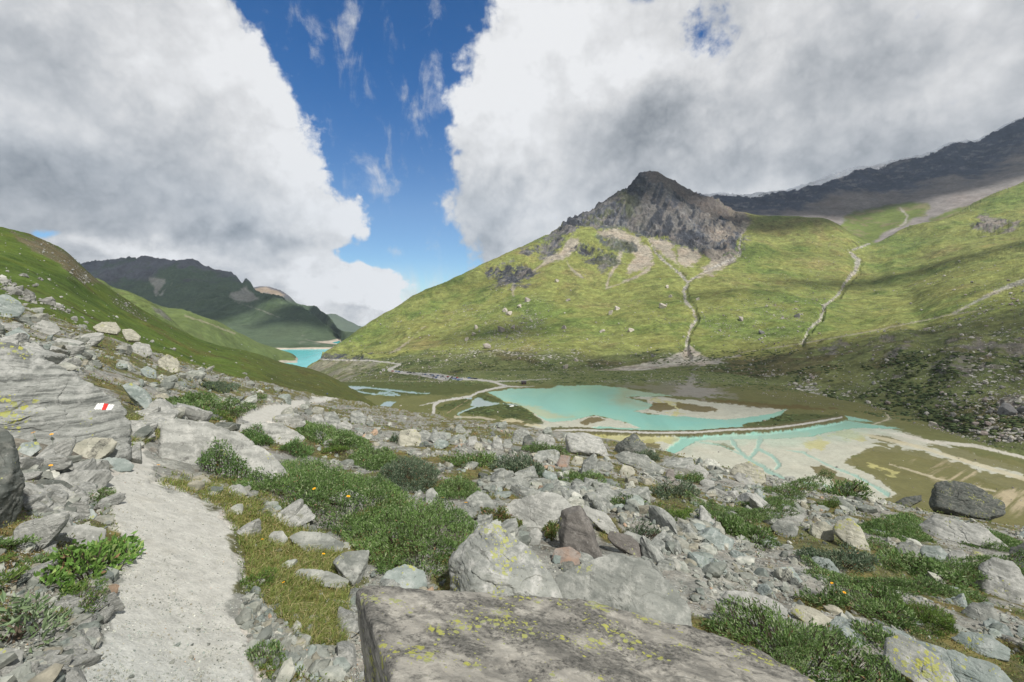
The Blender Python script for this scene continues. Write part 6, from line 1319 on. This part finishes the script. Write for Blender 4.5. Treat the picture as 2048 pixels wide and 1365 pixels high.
# ------------------------------------------------------------------ far things: blocks on the mountainside, scrub, cars, hut, hikers
rs = np.random.default_rng(61)
MB = [(1325, 612, 14, 'largest pale boulder on the sunny slope left of the gully'), (1220, 627, 8, 'pale upright boulder near the centre of the sunny slope'), (1237, 617, 8, 'pale boulder uphill of the upright one on the sunny slope'), (1204, 662, 8, 'pale boulder at the lower middle of the sunny slope'), (1259, 661, 9, 'white boulder low on the sunny slope'),
      (1340, 593, 7, 'pale boulder above the largest one on the sunny slope'), (1335, 574, 6, 'small pale boulder under the scree tongue'), (1128, 655, 8, 'brownish boulder inside the cloud shadow'), (1010, 620, 10, 'pale boulder high on the left flank'), (1018, 628, 9, 'pale boulder just under the high one on the left flank'), (1040, 612, 9, 'block right of the pale pair on the left flank'),
      (1004, 660, 11, 'broad brown boulder at the top of the shadowed heap'), (1025, 655, 9, 'brown boulder beside the broad one in the shadowed heap'), (975, 692, 15, 'tall brownish boulder at the foot of the left flank'), (953, 655, 9, 'tan boulder on the left flank by the spur'), (948, 668, 8, 'tan boulder under the spur one'), (932, 680, 7, 'small tan boulder among the foot boulders'), (1058, 600, 9, 'pink-grey boulder mid flank'), (1135, 600, 7, 'lonely stone beneath the brown crag'),
      (1112, 562, 7, 'light stone under the left crag'), (1395, 598, 7, 'stone right of the gully bend'), (1483, 640, 8, 'grey boulder between the two streams'), (1592, 632, 8, 'dark grey boulder left of the stony stream'), (1525, 665, 9, 'darkest boulder of the middle meadow slope'), (1648, 508, 9, 'dark outcrop block at the top of the stony stream'), (1808, 515, 6, 'small dark stone high on the right slope'), (1750, 558, 7, 'dark stone in the shadow band right of the stream'),
      (2018, 822, 22, 'dark rounded boulder below the right hillside near the edge'), (2044, 818, 18, 'dark boulder at the very edge on the right hillside'), (1865, 848, 9, 'reddish block at the toe of the right hillside'), (1305, 712, 8, 'dark block above the gravel fan'), (1130, 735, 8, 'grey block on the brown foot slope'), (1155, 720, 7, 'purple-grey block on the brown foot slope')]
def hitEB(x, y):
    a, b = L_E.hit(x, y), L_B.hit(x, y); e = lambda v: math.hypot(1024 + F * v.x / v.y - x, HY - F * (v.z - CAMZ) / v.y - y)
    if e(a) > 2.5: return b
    if e(b) > 2.5: return a
    return a if a.y < b.y else b
SP = [variant(4, i) for i in range(5)]
def bcol(c): 
    m = rock_mat('mblk', tuple(np.array(c) * 1.0), tuple(np.array(c) * .65), tuple(np.array(c) * 1.2), 6.0, dark=.1, bd=.15); return m
MBM = [bcol((.50, .46, .40)), bcol((.33, .30, .27)), bcol((.18, .18, .18))]
for j, (x, y, wpx, lb) in enumerate(MB):
    h = hitEB(x, y + wpx * .3); sz = 1.25 * wpx / F * h.y; V, f = SP[j % 5]
    o = mk('boulder', V * .5 * np.array([1, 1, 1.35]), f, MBM[0 if ('pale' in lb or 'white' in lb or 'light' in lb or 'tan' in lb) else 2 if 'dark' in lb else 1 if ('brown' in lb or 'purple' in lb or 'grey' in lb) else 0], False); o.location = h + Vector((0, 0, sz * .12)); o.scale = (sz, sz, sz); o.rotation_euler = (0, 0, j * 1.7); tag(o, lb, 'boulder')
def far_scatter(L, n, dens, smin, smax, seed):
    rs = np.random.default_rng(seed); a = np.clip(L.C[..., 3].ravel(), 0, 1) if dens is None else dens; w_ = a * (L.pxf > -60) * (L.pxf < 2110) * (L.Y.ravel() < 1900); w_ = w_ / w_.sum()
    i = rs.choice(len(w_), n, p=w_); P = L.P[i] + rs.normal(size=(n, 3)) * np.array([2, 2, 0]) * (L.P[i][:, 1:2] / 900); s = smin * (1 + rs.pareto(2.2, n)); return P, np.minimum(s, smax), rs
CB = []; SS = []
fl_ = (L_E.pyf > 470) * (L_E.pyf < 705) * np.clip(fbm(L_E.P[:, 0] / 160, L_E.P[:, 1] / 160, None, 18, 4) + .15, 0, 1) ** 1.5 * (1 + 2.0 * poly(L_E.pxf, L_E.pyf, [(830, 700), (900, 640), (1000, 570), (1100, 600), (1120, 700), (950, 720)], 30) + 1.5 * poly(L_E.pxf, L_E.pyf, [(1400, 660), (1480, 560), (1690, 505), (1640, 640), (1600, 700)], 30))
P, s, rs = far_scatter(L_E, 4200, fl_, 1.1, 7.0, 75); CB.append(P); SS.append(s)
for L, n, a, b, sd in ((L_E, 6500, 1.0, 6.0, 71), (L_B, 900, .6, 2.2, 72)):
    d_ = L.C[..., 3].ravel() ** 1.6
    if L is L_E: d_ = d_ * (L.pyf < 900)
    P, s, rs = far_scatter(L, n, d_, a, b, sd); CB.append(P); SS.append(s)
fb_ = poly(L_B.pxf, L_B.pyf, [(860, 742), (1480, 738), (1700, 792), (1850, 835), (2100, 900), (2100, 925), (1800, 842), (1480, 782), (1300, 768), (860, 768)], 4) * (bcls.ravel() == 0) * np.clip(fbm(L_B.P[:, 0] / 22, L_B.P[:, 1] / 22, None, 19, 3) + .2, 0, 1)
P, s, rs = far_scatter(L_B, 1500, fb_, .6, 2.6, 76); CB.append(P); SS.append(s)
P = np.vstack(CB); s = np.concatenate(SS); rs = np.random.default_rng(9); c = np.array([(.34, .33, .30), (.24, .23, .21), (.42, .40, .36), (.28, .24, .22)])[rs.integers(0, 4, len(P))]
scatter('scree', P, s, np.ones(len(P)), c, M_block, dict(kind='stuff', label='pale loose stones strewn over the mountainside', cat='scree'), seed=8)
d_ = np.clip(L_C.C[..., 3].ravel(), 0, 1) ** 2 * (L_C.Y.ravel() < 500); P, s, rs = far_scatter(L_C, 1800, d_, .35, 2.0, 73)
scatter('scree', P, s, np.ones(len(P)), np.array([(.27, .27, .25)]) * rs.uniform(.7, 1.3, (len(P), 1)), M_block, dict(kind='stuff', label='grey stones strewn over the green hillside', cat='scree'), seed=9)
# dark scrub cushions on the hillside and the delta
rs = np.random.default_rng(81); VV, FF, CC, n = [], [], [], 0
X_, Y_ = L_E.P[:, 0], L_E.P[:, 1]; wE = (L_E.pyf > 700) * (L_E.pyf < 880) * (L_E.pxf > 700) * (L_E.pxf < 2100) * (fbm(X_ / 60, Y_ / 60, None, 15, 3) + fbm(X_ / 14, Y_ / 14, None, 16, 3) * .6 > .12) * np.where(L_E.C[..., 3].ravel() > .6, .2, 1) * (ecls.ravel() == 0)
Xb, Yb_ = L_B.P[:, 0], L_B.P[:, 1]; dl = poly(L_B.pxf, L_B.pyf, [(925, 824), (950, 812), (1009, 809), (1040, 811), (1064, 826), (1086, 844), (1066, 849), (1024, 837), (968, 832)], 3)
for q in ([(957, 789), (985, 795), (1000, 802), (960, 797)], [(880, 812), (935, 800), (935, 806), (890, 822)], [(1490, 850), (1530, 841), (1565, 829), (1660, 832), (1560, 850)], [(800, 745), (990, 766), (900, 780), (760, 770)], [(1700, 822), (1850, 850), (2048, 910), (2048, 870), (1850, 830)], [(1000, 745), (1480, 740), (1700, 792), (1480, 780), (1300, 766), (1000, 768)]): dl = np.maximum(dl, poly(L_B.pxf, L_B.pyf, q, 3))
wB = dl * (bcls.ravel() == 0) * (fbm(Xb / 9, Yb_ / 9, None, 17, 3) > -.05)
for L, w_, m, a, b in ((L_E, wE.astype(float), 3000, .8, 2.4), (L_B, wB.astype(float), 1300, .7, 1.8)):
    i = rs.choice(len(w_), m, p=w_ / w_.sum()); 
    for k in i:
        D, f = ico(1); s_ = rs.uniform(a, b); q = D * (1 + rs.normal(size=(len(D), 1)) * .16) * np.array([s_ * rs.uniform(.8, 1.7), s_, s_ * .38]); VV.append(q + L.P[k] + np.array([rs.normal(), rs.normal(), 0]) * .5); FF.append(f + n); n += len(D)
        CC.append(np.broadcast_to(np.append(np.array([.062, .086, .036]) * rs.uniform(.7, 1.5), 0), (len(D), 4)))
M_scrub = terrain_mat('scrub_mat', .35, .25, contrast=.4)
tag(mk('scrub', np.vstack(VV), np.vstack(FF), M_scrub, True, np.vstack(CC)), 'dark green alpine scrub dotting the valley slopes', 'scrub', None, 'stuff')

# cars
def car_mesh(paint_, van=False):
    L_, W_, H_ = (5.2, 2.0, 2.4) if van else (4.4, 1.8, 1.5)
    prof = [(0, .35), (0, .85), (.9, 1.0), (1.5, H_ - .05), (L_ - 1.1, H_), (L_ - .15, 1.05), (L_, .95), (L_, .35)] if not van else [(0, .4), (0, 1.1), (.7, 1.3), (1.2, H_ - .05), (L_ - .1, H_), (L_, 1.2), (L_, .4)]
    V, Fq, mi = [], [], []; n = len(prof)
    for yy, ins in ((-W_ / 2, 0), (W_ / 2, 0)):
        for x_, z_ in prof: V.append((x_ - L_ / 2, yy * (.86 if z_ > 1.15 else 1), z_))
    for i in range(n): Fq.append([i, (i + 1) % n, n + (i + 1) % n, n + i]); mi.append(1 if (prof[i][1] < 1.35 and prof[(i + 1) % n][1] > 1.35) or (prof[i][1] > 1.35 and prof[(i + 1) % n][1] < 1.35) else 0)
    b0 = len(V)
    for i in range(0, n - 1):      # side panels as quads to the sill
        for sd in (0, 1):
            a, b = sd * n + i, sd * n + i + 1; k = len(V); V += [(V[a][0], V[a][1], .35), (V[b][0], V[b][1], .35)]; Fq.append([a, b, k + 1, k] if sd else [b, a, k, k + 1]); mi.append(0)
    for sd in (-1, 1):             # side glass
        k = len(V); y_ = sd * (W_ / 2 * .93 + .03); V += [(-L_ / 2 + 1.35, y_, 1.0), (L_ / 2 - .8, y_, 1.0), (L_ / 2 - 1.25, sd * (W_ / 2 * .86 + .02), H_ - .15), (-L_ / 2 + 1.75, sd * (W_ / 2 * .86 + .02), H_ - .15)]; Fq.append([k, k + 1, k + 2, k + 3]); mi.append(1)
    for wx in (-L_ / 2 + .85, L_ / 2 - .85):
        for sd in (-1, 1):
            k = len(V)
            for j in range(8):
                a = j * math.pi / 4; V += [(wx + .33 * math.cos(a), sd * (W_ / 2 + .02), .33 + .33 * math.sin(a)), (wx + .33 * math.cos(a), sd * (W_ / 2 - .2), .33 + .33 * math.sin(a))]
            for j in range(8): Fq.append([k + 2 * j, k + 2 * ((j + 1) % 8), k + 2 * ((j + 1) % 8) + 1, k + 2 * j + 1]); mi.append(2)
            for j in (0, 2, 4): Fq.append([k, k + 2 * (j // 2 * 1 + 1), k + 2 * (j // 2 + 2), k + 2 * (j // 2 + 3)]); mi.append(2)
    return V, Fq, mi
M_glass = flat('car_glass', (.02, .025, .03), .15, .5); M_tyre = flat('tyre', (.02, .02, .02), .9)
CARC = [('white', (.75, .76, .77)), ('silver', (.42, .44, .46)), ('dark grey', (.06, .065, .07)), ('blue', (.03, .09, .28)), ('red', (.38, .025, .02)), ('black', (.015, .015, .018)), ('yellow', (.65, .42, .04))]
CM = []
for nm, c_ in CARC:
    m_ = flat('paint_' + nm.replace(' ', '_'), c_, .35, .5); V, Fq, mi = car_mesh(m_, nm == 'yellow'); o = mk('parked_car', V, Fq, [m_, M_glass, M_tyre], False, midx=mi); CM.append(o.data); bpy.data.objects.remove(o)
rs = np.random.default_rng(91); spots = []
for x in np.arange(786, 842, 6.0): spots.append((x + rs.normal() * .5, 743.5 + (x - 786) * .085, .25, 1))
for row, (y0, y1, x0, x1) in enumerate(((749.5, 758, 846, 925), (752.5, 760.5, 858, 925), (756.5, 762, 868, 922))):
    for x in np.arange(x0, x1, 4.9): spots.append((x + rs.normal() * .4, y0 + (y1 - y0) * (x - x0) / (x1 - x0), 1.2, 0))
for x in (938, 944, 951, 958): spots.append((x, 757.5 + (x - 938) * .1, .2, 1))
ccount = 0
for x, y, a, lineup in spots:
    if rs.random() < .12: continue
    k = int(rs.choice(7, p=[.26, .25, .18, .13, .08, .08, .02])); o = bpy.data.objects.new('parked_car', CM[k]); COL.objects.link(o); h = hitEB(x, y); o.location = h + Vector((0, 0, .05)); o.rotation_euler = (0, 0, a + rs.normal() * .06 + (math.pi if rs.random() < .5 else 0))
    tag(o, 'small %s parked car %s' % (CARC[k][0], 'in the line along the access road' if lineup else 'in the packed rows of the gravel car park'), 'car', 'cars in the gravel car park'); ccount += 1
# hut and boathouse-like shed
def box(V, Fq, x0, x1, y0, y1, z0, z1):
    k = len(V); V += [(x, y, z) for z in (z0, z1) for x, y in ((x0, y0), (x1, y0), (x1, y1), (x0, y1))]; Fq += [[k + 3, k + 2, k + 1, k], [k + 4, k + 5, k + 6, k + 7]] + [[k + i, k + (i + 1) % 4, k + 4 + (i + 1) % 4, k + 4 + i] for i in range(4)]
def hut(x, y, w_, d_, h_, label, cw, cr, nm='hut'):
    r_ = bpy.data.objects.new(nm, None); COL.objects.link(r_); r_.location = hitEB(x, y); tag(r_, label, 'hut')
    V, Fq = [], []; box(V, Fq, -w_ / 2, w_ / 2, -d_ / 2, d_ / 2, -1, h_); mk('wall', V, Fq, cw, False, parent=r_)
    e = .3; V = [(-w_ / 2 - e, -d_ / 2 - e, h_ - .1), (w_ / 2 + e, -d_ / 2 - e, h_ - .1), (w_ / 2 + e, 0, h_ + d_ * .35), (-w_ / 2 - e, 0, h_ + d_ * .35), (-w_ / 2 - e, d_ / 2 + e, h_ - .1), (w_ / 2 + e, d_ / 2 + e, h_ - .1)]
    V += [(a, b, c + .18) for a, b, c in V]; mk('roof', V, [[0, 1, 7, 6], [6, 7, 8, 9], [9, 8, 11, 10], [1, 2, 8, 7], [2, 5, 11, 8], [0, 3, 2, 1], [3, 4, 5, 2], [0, 6, 9, 3], [3, 9, 10, 4], [4, 10, 11, 5]], cr, False, parent=r_)
    V, Fq = [], []; box(V, Fq, -.5, .5, -d_ / 2 - .06, -d_ / 2 - .003, 0, 2.0); mk('door', V, Fq, flat('door_wood', (.09, .045, .03), .8), False, parent=r_)
    for wx in (-w_ * .32, w_ * .32): V, Fq = [], []; box(V, Fq, wx - .4, wx + .4, -d_ / 2 - .05, -d_ / 2 - .003, 1.0, 1.8); mk('window', V, Fq, M_glass, False, parent=r_)
hut(1047, 769, 5.5, 4.0, 2.6, 'small dark wooden hut standing above the lake shore', flat('dark_wood', (.05, .042, .04), .9), flat('dark_roof', (.055, .05, .055), .8))
hut(768, 742, 4.0, 3.0, 2.4, 'little white hut beside the access road bend', flat('white_wall', (.7, .7, .68), .8), flat('grey_roof', (.3, .3, .3), .8))
# white upturned boat on the delta
V, Fq = [], []
for i in range(7):
    t = i / 6; w_ = .75 * math.sin(math.pi * (.12 + .76 * t)) ** .7
    for j in range(5): a = math.pi * j / 4; V.append((t * 4.4 - 2.2, math.cos(a) * w_, math.sin(a) * .6 * (.7 + .3 * math.sin(math.pi * t))))
for i in range(6):
    for j in range(4): k = i * 5 + j; Fq.append([k, k + 5, k + 6, k + 1])
Fq += [[0, 1, 2, 3], [0, 3, 4, 4], [30, 33, 32, 31]]
o = mk('boat', V, [f for f in Fq if len(set(f)) == 4], flat('boat_white', (.75, .76, .76), .5), True); o.location = L_B.hit(1023, 813) + Vector((0, 0, .1)); o.rotation_euler = (0, 0, .4); tag(o, 'white upturned boat on the green delta beside the lake', 'boat')

# hikers: one continuous body grown round a skeleton
def person_mesh(cols, pose, pack):
    """tapered tubes around one skeleton, fused by a voxel remesh into one continuous surface"""
    bm = bmesh.new(); sw = .08 if pose == 0 else .26
    def seg(a, b, ra, rb):
        a, b = Vector(a), Vector(b); d = b - a; L_ = d.length; q = d.to_track_quat('Z', 'Y').to_matrix().to_4x4(); M = Matrix.Translation((a + b) / 2) @ q
        bmesh.ops.create_cone(bm, cap_ends=True, segments=10, radius1=ra, radius2=rb, depth=L_, matrix=M)
        for p, r_ in ((a, ra), (b, rb)): bmesh.ops.create_icosphere(bm, subdivisions=2, radius=r_, matrix=Matrix.Translation(p))
    for a, b, ra, rb in (((-.07, 0, .93), (.07, 0, .93), .12, .12), ((0, 0, .95), (0, 0, 1.15), .14, .125), ((0, 0, 1.15), (0, 0, 1.35), .125, .14), ((-.13, 0, 1.40), (.13, 0, 1.40), .075, .075), ((0, 0, 1.42), (0, .01, 1.55), .06, .055), ((0, .015, 1.62), (0, .01, 1.68), .085, .092), ((0, .09, 1.60), (0, .115, 1.63), .012, .016)): seg(a, b, ra, rb)
    for sd in (-1, 1):
        f_ = sd * sw; seg((sd * .09, 0, .90), (sd * .10, f_ * .5 + .02, .50), .092, .06); seg((sd * .10, f_ * .5 + .02, .50), (sd * .10, f_ - (.04 if f_ < 0 else 0), .09), .058, .042); seg((sd * .10, f_ - .02, .06), (sd * .11, f_ + .15, .04), .045, .035)
        seg((sd * .18, 0, 1.40), (sd * .24, -f_ * .4, 1.13), .055, .043); seg((sd * .24, -f_ * .4, 1.13), (sd * .235, -f_ * .7 + .10, .90), .040, .030); seg((sd * .235, -f_ * .7 + .10, .90), (sd * .235, -f_ * .7 + .13, .83), .03, .034)
        for j in range(4): seg((sd * .235, -f_ * .7 + .11 + j * .018, .82), (sd * .225, -f_ * .7 + .125 + j * .019, .75 + .006 * abs(j - 1)), .010, .008)
        seg((sd * .22, -f_ * .7 + .16, .85), (sd * .20, -f_ * .7 + .19, .80), .011, .009); seg((sd * .088, .0, 1.64), (sd * .094, .0, 1.67), .015, .018)
    me = bpy.data.meshes.new('person'); bm.to_mesh(me); bm.free(); o = bpy.data.objects.new('person', me); COL.objects.link(o); md = o.modifiers.new('r', 'REMESH'); md.mode = 'VOXEL'; md.voxel_size = .014
    dg = bpy.context.evaluated_depsgraph_get(); me2 = bpy.data.meshes.new_from_object(o.evaluated_get(dg)); bpy.data.objects.remove(o)
    for m_ in cols: me2.materials.append(m_)
    for p in me2.polygons:
        z = p.center.z; x = abs(p.center.x); p.use_smooth = True
        p.material_index = 2 if (z > 1.50 or (z < .88 and x > .19)) else (0 if z > .92 else (3 if z < .10 else 1))
    return me2
SK = flat('skin', (.45, .27, .19), .6); BT = flat('boots', (.05, .035, .025), .8); HR = flat('hair', (.04, .028, .02), .7)
def add_person(me, loc, rz, label, cat='person', group=None, hairy=True, packc=None, sc2=1.0):
    o = bpy.data.objects.new('person', me); COL.objects.link(o); o.location = loc; o.rotation_euler = (0, 0, rz); o.scale = (sc2,) * 3; tag(o, label, cat, group)
    D, f = ico(3); k = D[:, 2] > -.15; V = D * np.array([.098, .105, .10]) + np.array([0, -.004, 1.675]); V[:, 2] = np.where((D[:, 1] > .5) & (D[:, 2] < .45), V[:, 2] + .05, V[:, 2]); fk = f[(D[f][:, :, 2] > -.2).all(1)]; mk('hair', V, fk, HR, True, parent=o)
    if packc is not None: V = D * gauge(D, [(np.array(v, float), r_) for v, r_ in (((1, 0, 0), .15), ((-1, 0, 0), .15), ((0, 1, 0), .10), ((0, -1, 0), .12), ((0, 0, 1), .25), ((0, 0, -1), .24))], 8)[:, None] + np.array([0, -.22, 1.25]); mk('backpack', V, f, packc, True, parent=o)
    return o
T1 = flat('trousers_dark', (.03, .03, .04), .8); T2 = flat('trousers_tan', (.22, .18, .12), .8)
pb = person_mesh([flat('jacket_blue', (.02, .10, .42), .7), T1, SK, BT], 1, None); pr_ = person_mesh([flat('jacket_dark', (.05, .03, .04), .7), T1, SK, BT], 0, None); pw = person_mesh([flat('jacket_pale', (.5, .48, .46), .7), T2, SK, BT], 1, None)
hh = L_C.hit(654, 792); add_person(pb, (hh.x, hh.y, hh.z), .2, 'hiker in a bright blue jacket walking away where the path drops out of sight', packc=flat('pack_blue', (.02, .06, .25), .7), sc2=1.15)
h2 = L_C.hit(660, 793); add_person(pr_, (h2.x, h2.y, h2.z), .5, 'hiker in dark clothes with a red backpack beside the blue-jacketed one', packc=flat('pack_red', (.35, .03, .02), .7), sc2=1.15)
FOLK = [(963, 759, 0, 'walker in pale clothes at the end of the parked cars'), (978, 764.5, 1, 'walker in dark clothes where the access road forks'), (981, 766, 0, 'walker in pale clothes where the access road forks'), (1005, 765, 1, 'walker in dark clothes above the road bend near the lake'), (1010, 774, 2, 'walker in blue on the road bend near the lake'),
        (954, 786, 1, 'walker in dark clothes on the road beside the stream mouth'), (925, 797, 1, 'walker in dark clothes nearest the hairpin of the gravel road'), (892, 803, 1, 'lone dark figure just before the gravel road hairpin'), (1033, 766, 2, 'figure in blue standing left of the dark hut')]
for x, y, k, lb in FOLK:
    q = hitEB(x, y); add_person([pw, pr_, pb][k], (q.x, q.y, q.z), random.uniform(0, 6), lb)

# ------------------------------------------------------------------ clouds added out of view to cast shade patches on the land, and the air itself
def shade_cloud_mat(name, tr):
    m, nt, b = newmat(name, 1.0, 0); b.inputs['Base Color'].default_value = (.85, .86, .88, 1); t = nt.nodes.new('ShaderNodeBsdfTransparent'); mx = nt.nodes.new('ShaderNodeMixShader'); mx.inputs[0].default_value = 1 - tr
    nt.links.new(t.outputs[0], mx.inputs[1]); nt.links.new(b.outputs[0], mx.inputs[2]); nt.links.new(mx.outputs[0], nt.nodes['Material Output'].inputs[0]); return m
MC4 = shade_cloud_mat('grey_shade_cloud_mat', .34); MC, MC2, MC3 = shade_cloud_mat('shade_cloud_mat', .10), shade_cloud_mat('thin_shade_cloud_mat', .78), shade_cloud_mat('veil_shade_cloud_mat', .68)
SHD = [((640, 2260, 660), 330, 300, MC), ((2300, 3050, 900), 2000, 620, MC), ((1180, 2000, 450), 290, 130, MC), ((430, 500, 40), 360, 150, MC3), ((90, 690, 0), 300, 75, MC3), ((-20, 1000, 70), 120, 60, MC), ((-2400, 3500, 250), 1500, 900, MC4), ((-900, 2600, 0), 500, 260, MC),
       ((-330, 330, 130), 130, 60, MC2), ((1100, 1250, 220), 330, 70, MC), ((560, 1150, 160), 150, 40, MC), ((-180, 1500, 150), 220, 60, MC2), ((900, 1650, 330), 300, 50, MC2)]
for i, (g, rx, ry, mt) in enumerate(SHD):
    zc = 3600.0; t = (zc - g[2]) / SUN.z; c = Vector(g) + SUN * t; D, f = ico(5); s_ = 1 + fbm(D[:, 0] * 2.2 + i * 9, D[:, 1] * 2.2, D[:, 2] * 2.2, 700 + i, 5, .6) * .55
    V = D * s_[:, None] * np.array([rx, ry, min(rx, ry) * .5]); V[:, 2] += 0; o = mk('clouds', V, f, mt, True); o.location = c
    vmin = (np.min(V[:, 2]) + c.z - CAMZ) / max(1, c.y + ry * 1.4); assert c.y + ry < 0 or vmin > .68, (i, vmin)
    tag(o, 'added cloud out of view, placed to shade the land below', 'cloud', 'clouds overhead', 'stuff')
bpy.context.view_layer.update()
lo = np.array([1e9] * 3); hi = -lo
for o in COL.objects:
    if o.type == 'MESH' and not o.name.startswith('clouds'):
        for c in o.bound_box: q = np.array(o.matrix_world @ Vector(c)); lo = np.minimum(lo, q); hi = np.maximum(hi, q)
lo -= np.array([60, 60, 1]); hi += np.array([60, 60, 30]); V, Fq = [], []; box(V, Fq, lo[0], hi[0], lo[1], hi[1], lo[2], hi[2])
m = bpy.data.materials.new('haze_mat'); m.use_nodes = True; nt = m.node_tree; nt.nodes.clear(); out = nt.nodes.new('ShaderNodeOutputMaterial'); pv = nt.nodes.new('ShaderNodeVolumePrincipled')
pv.inputs['Color'].default_value = (.62, .78, .98, 1); pv.inputs['Density'].default_value = 3.0e-5; nt.links.new(pv.outputs[0], out.inputs['Volume'])
tag(mk('haze', V, Fq, m, False), 'thin blue mountain haze', 'haze', None, 'stuff')
print('HAZE', lo, hi, 'cars', ccount, 'objects', len(COL.objects))
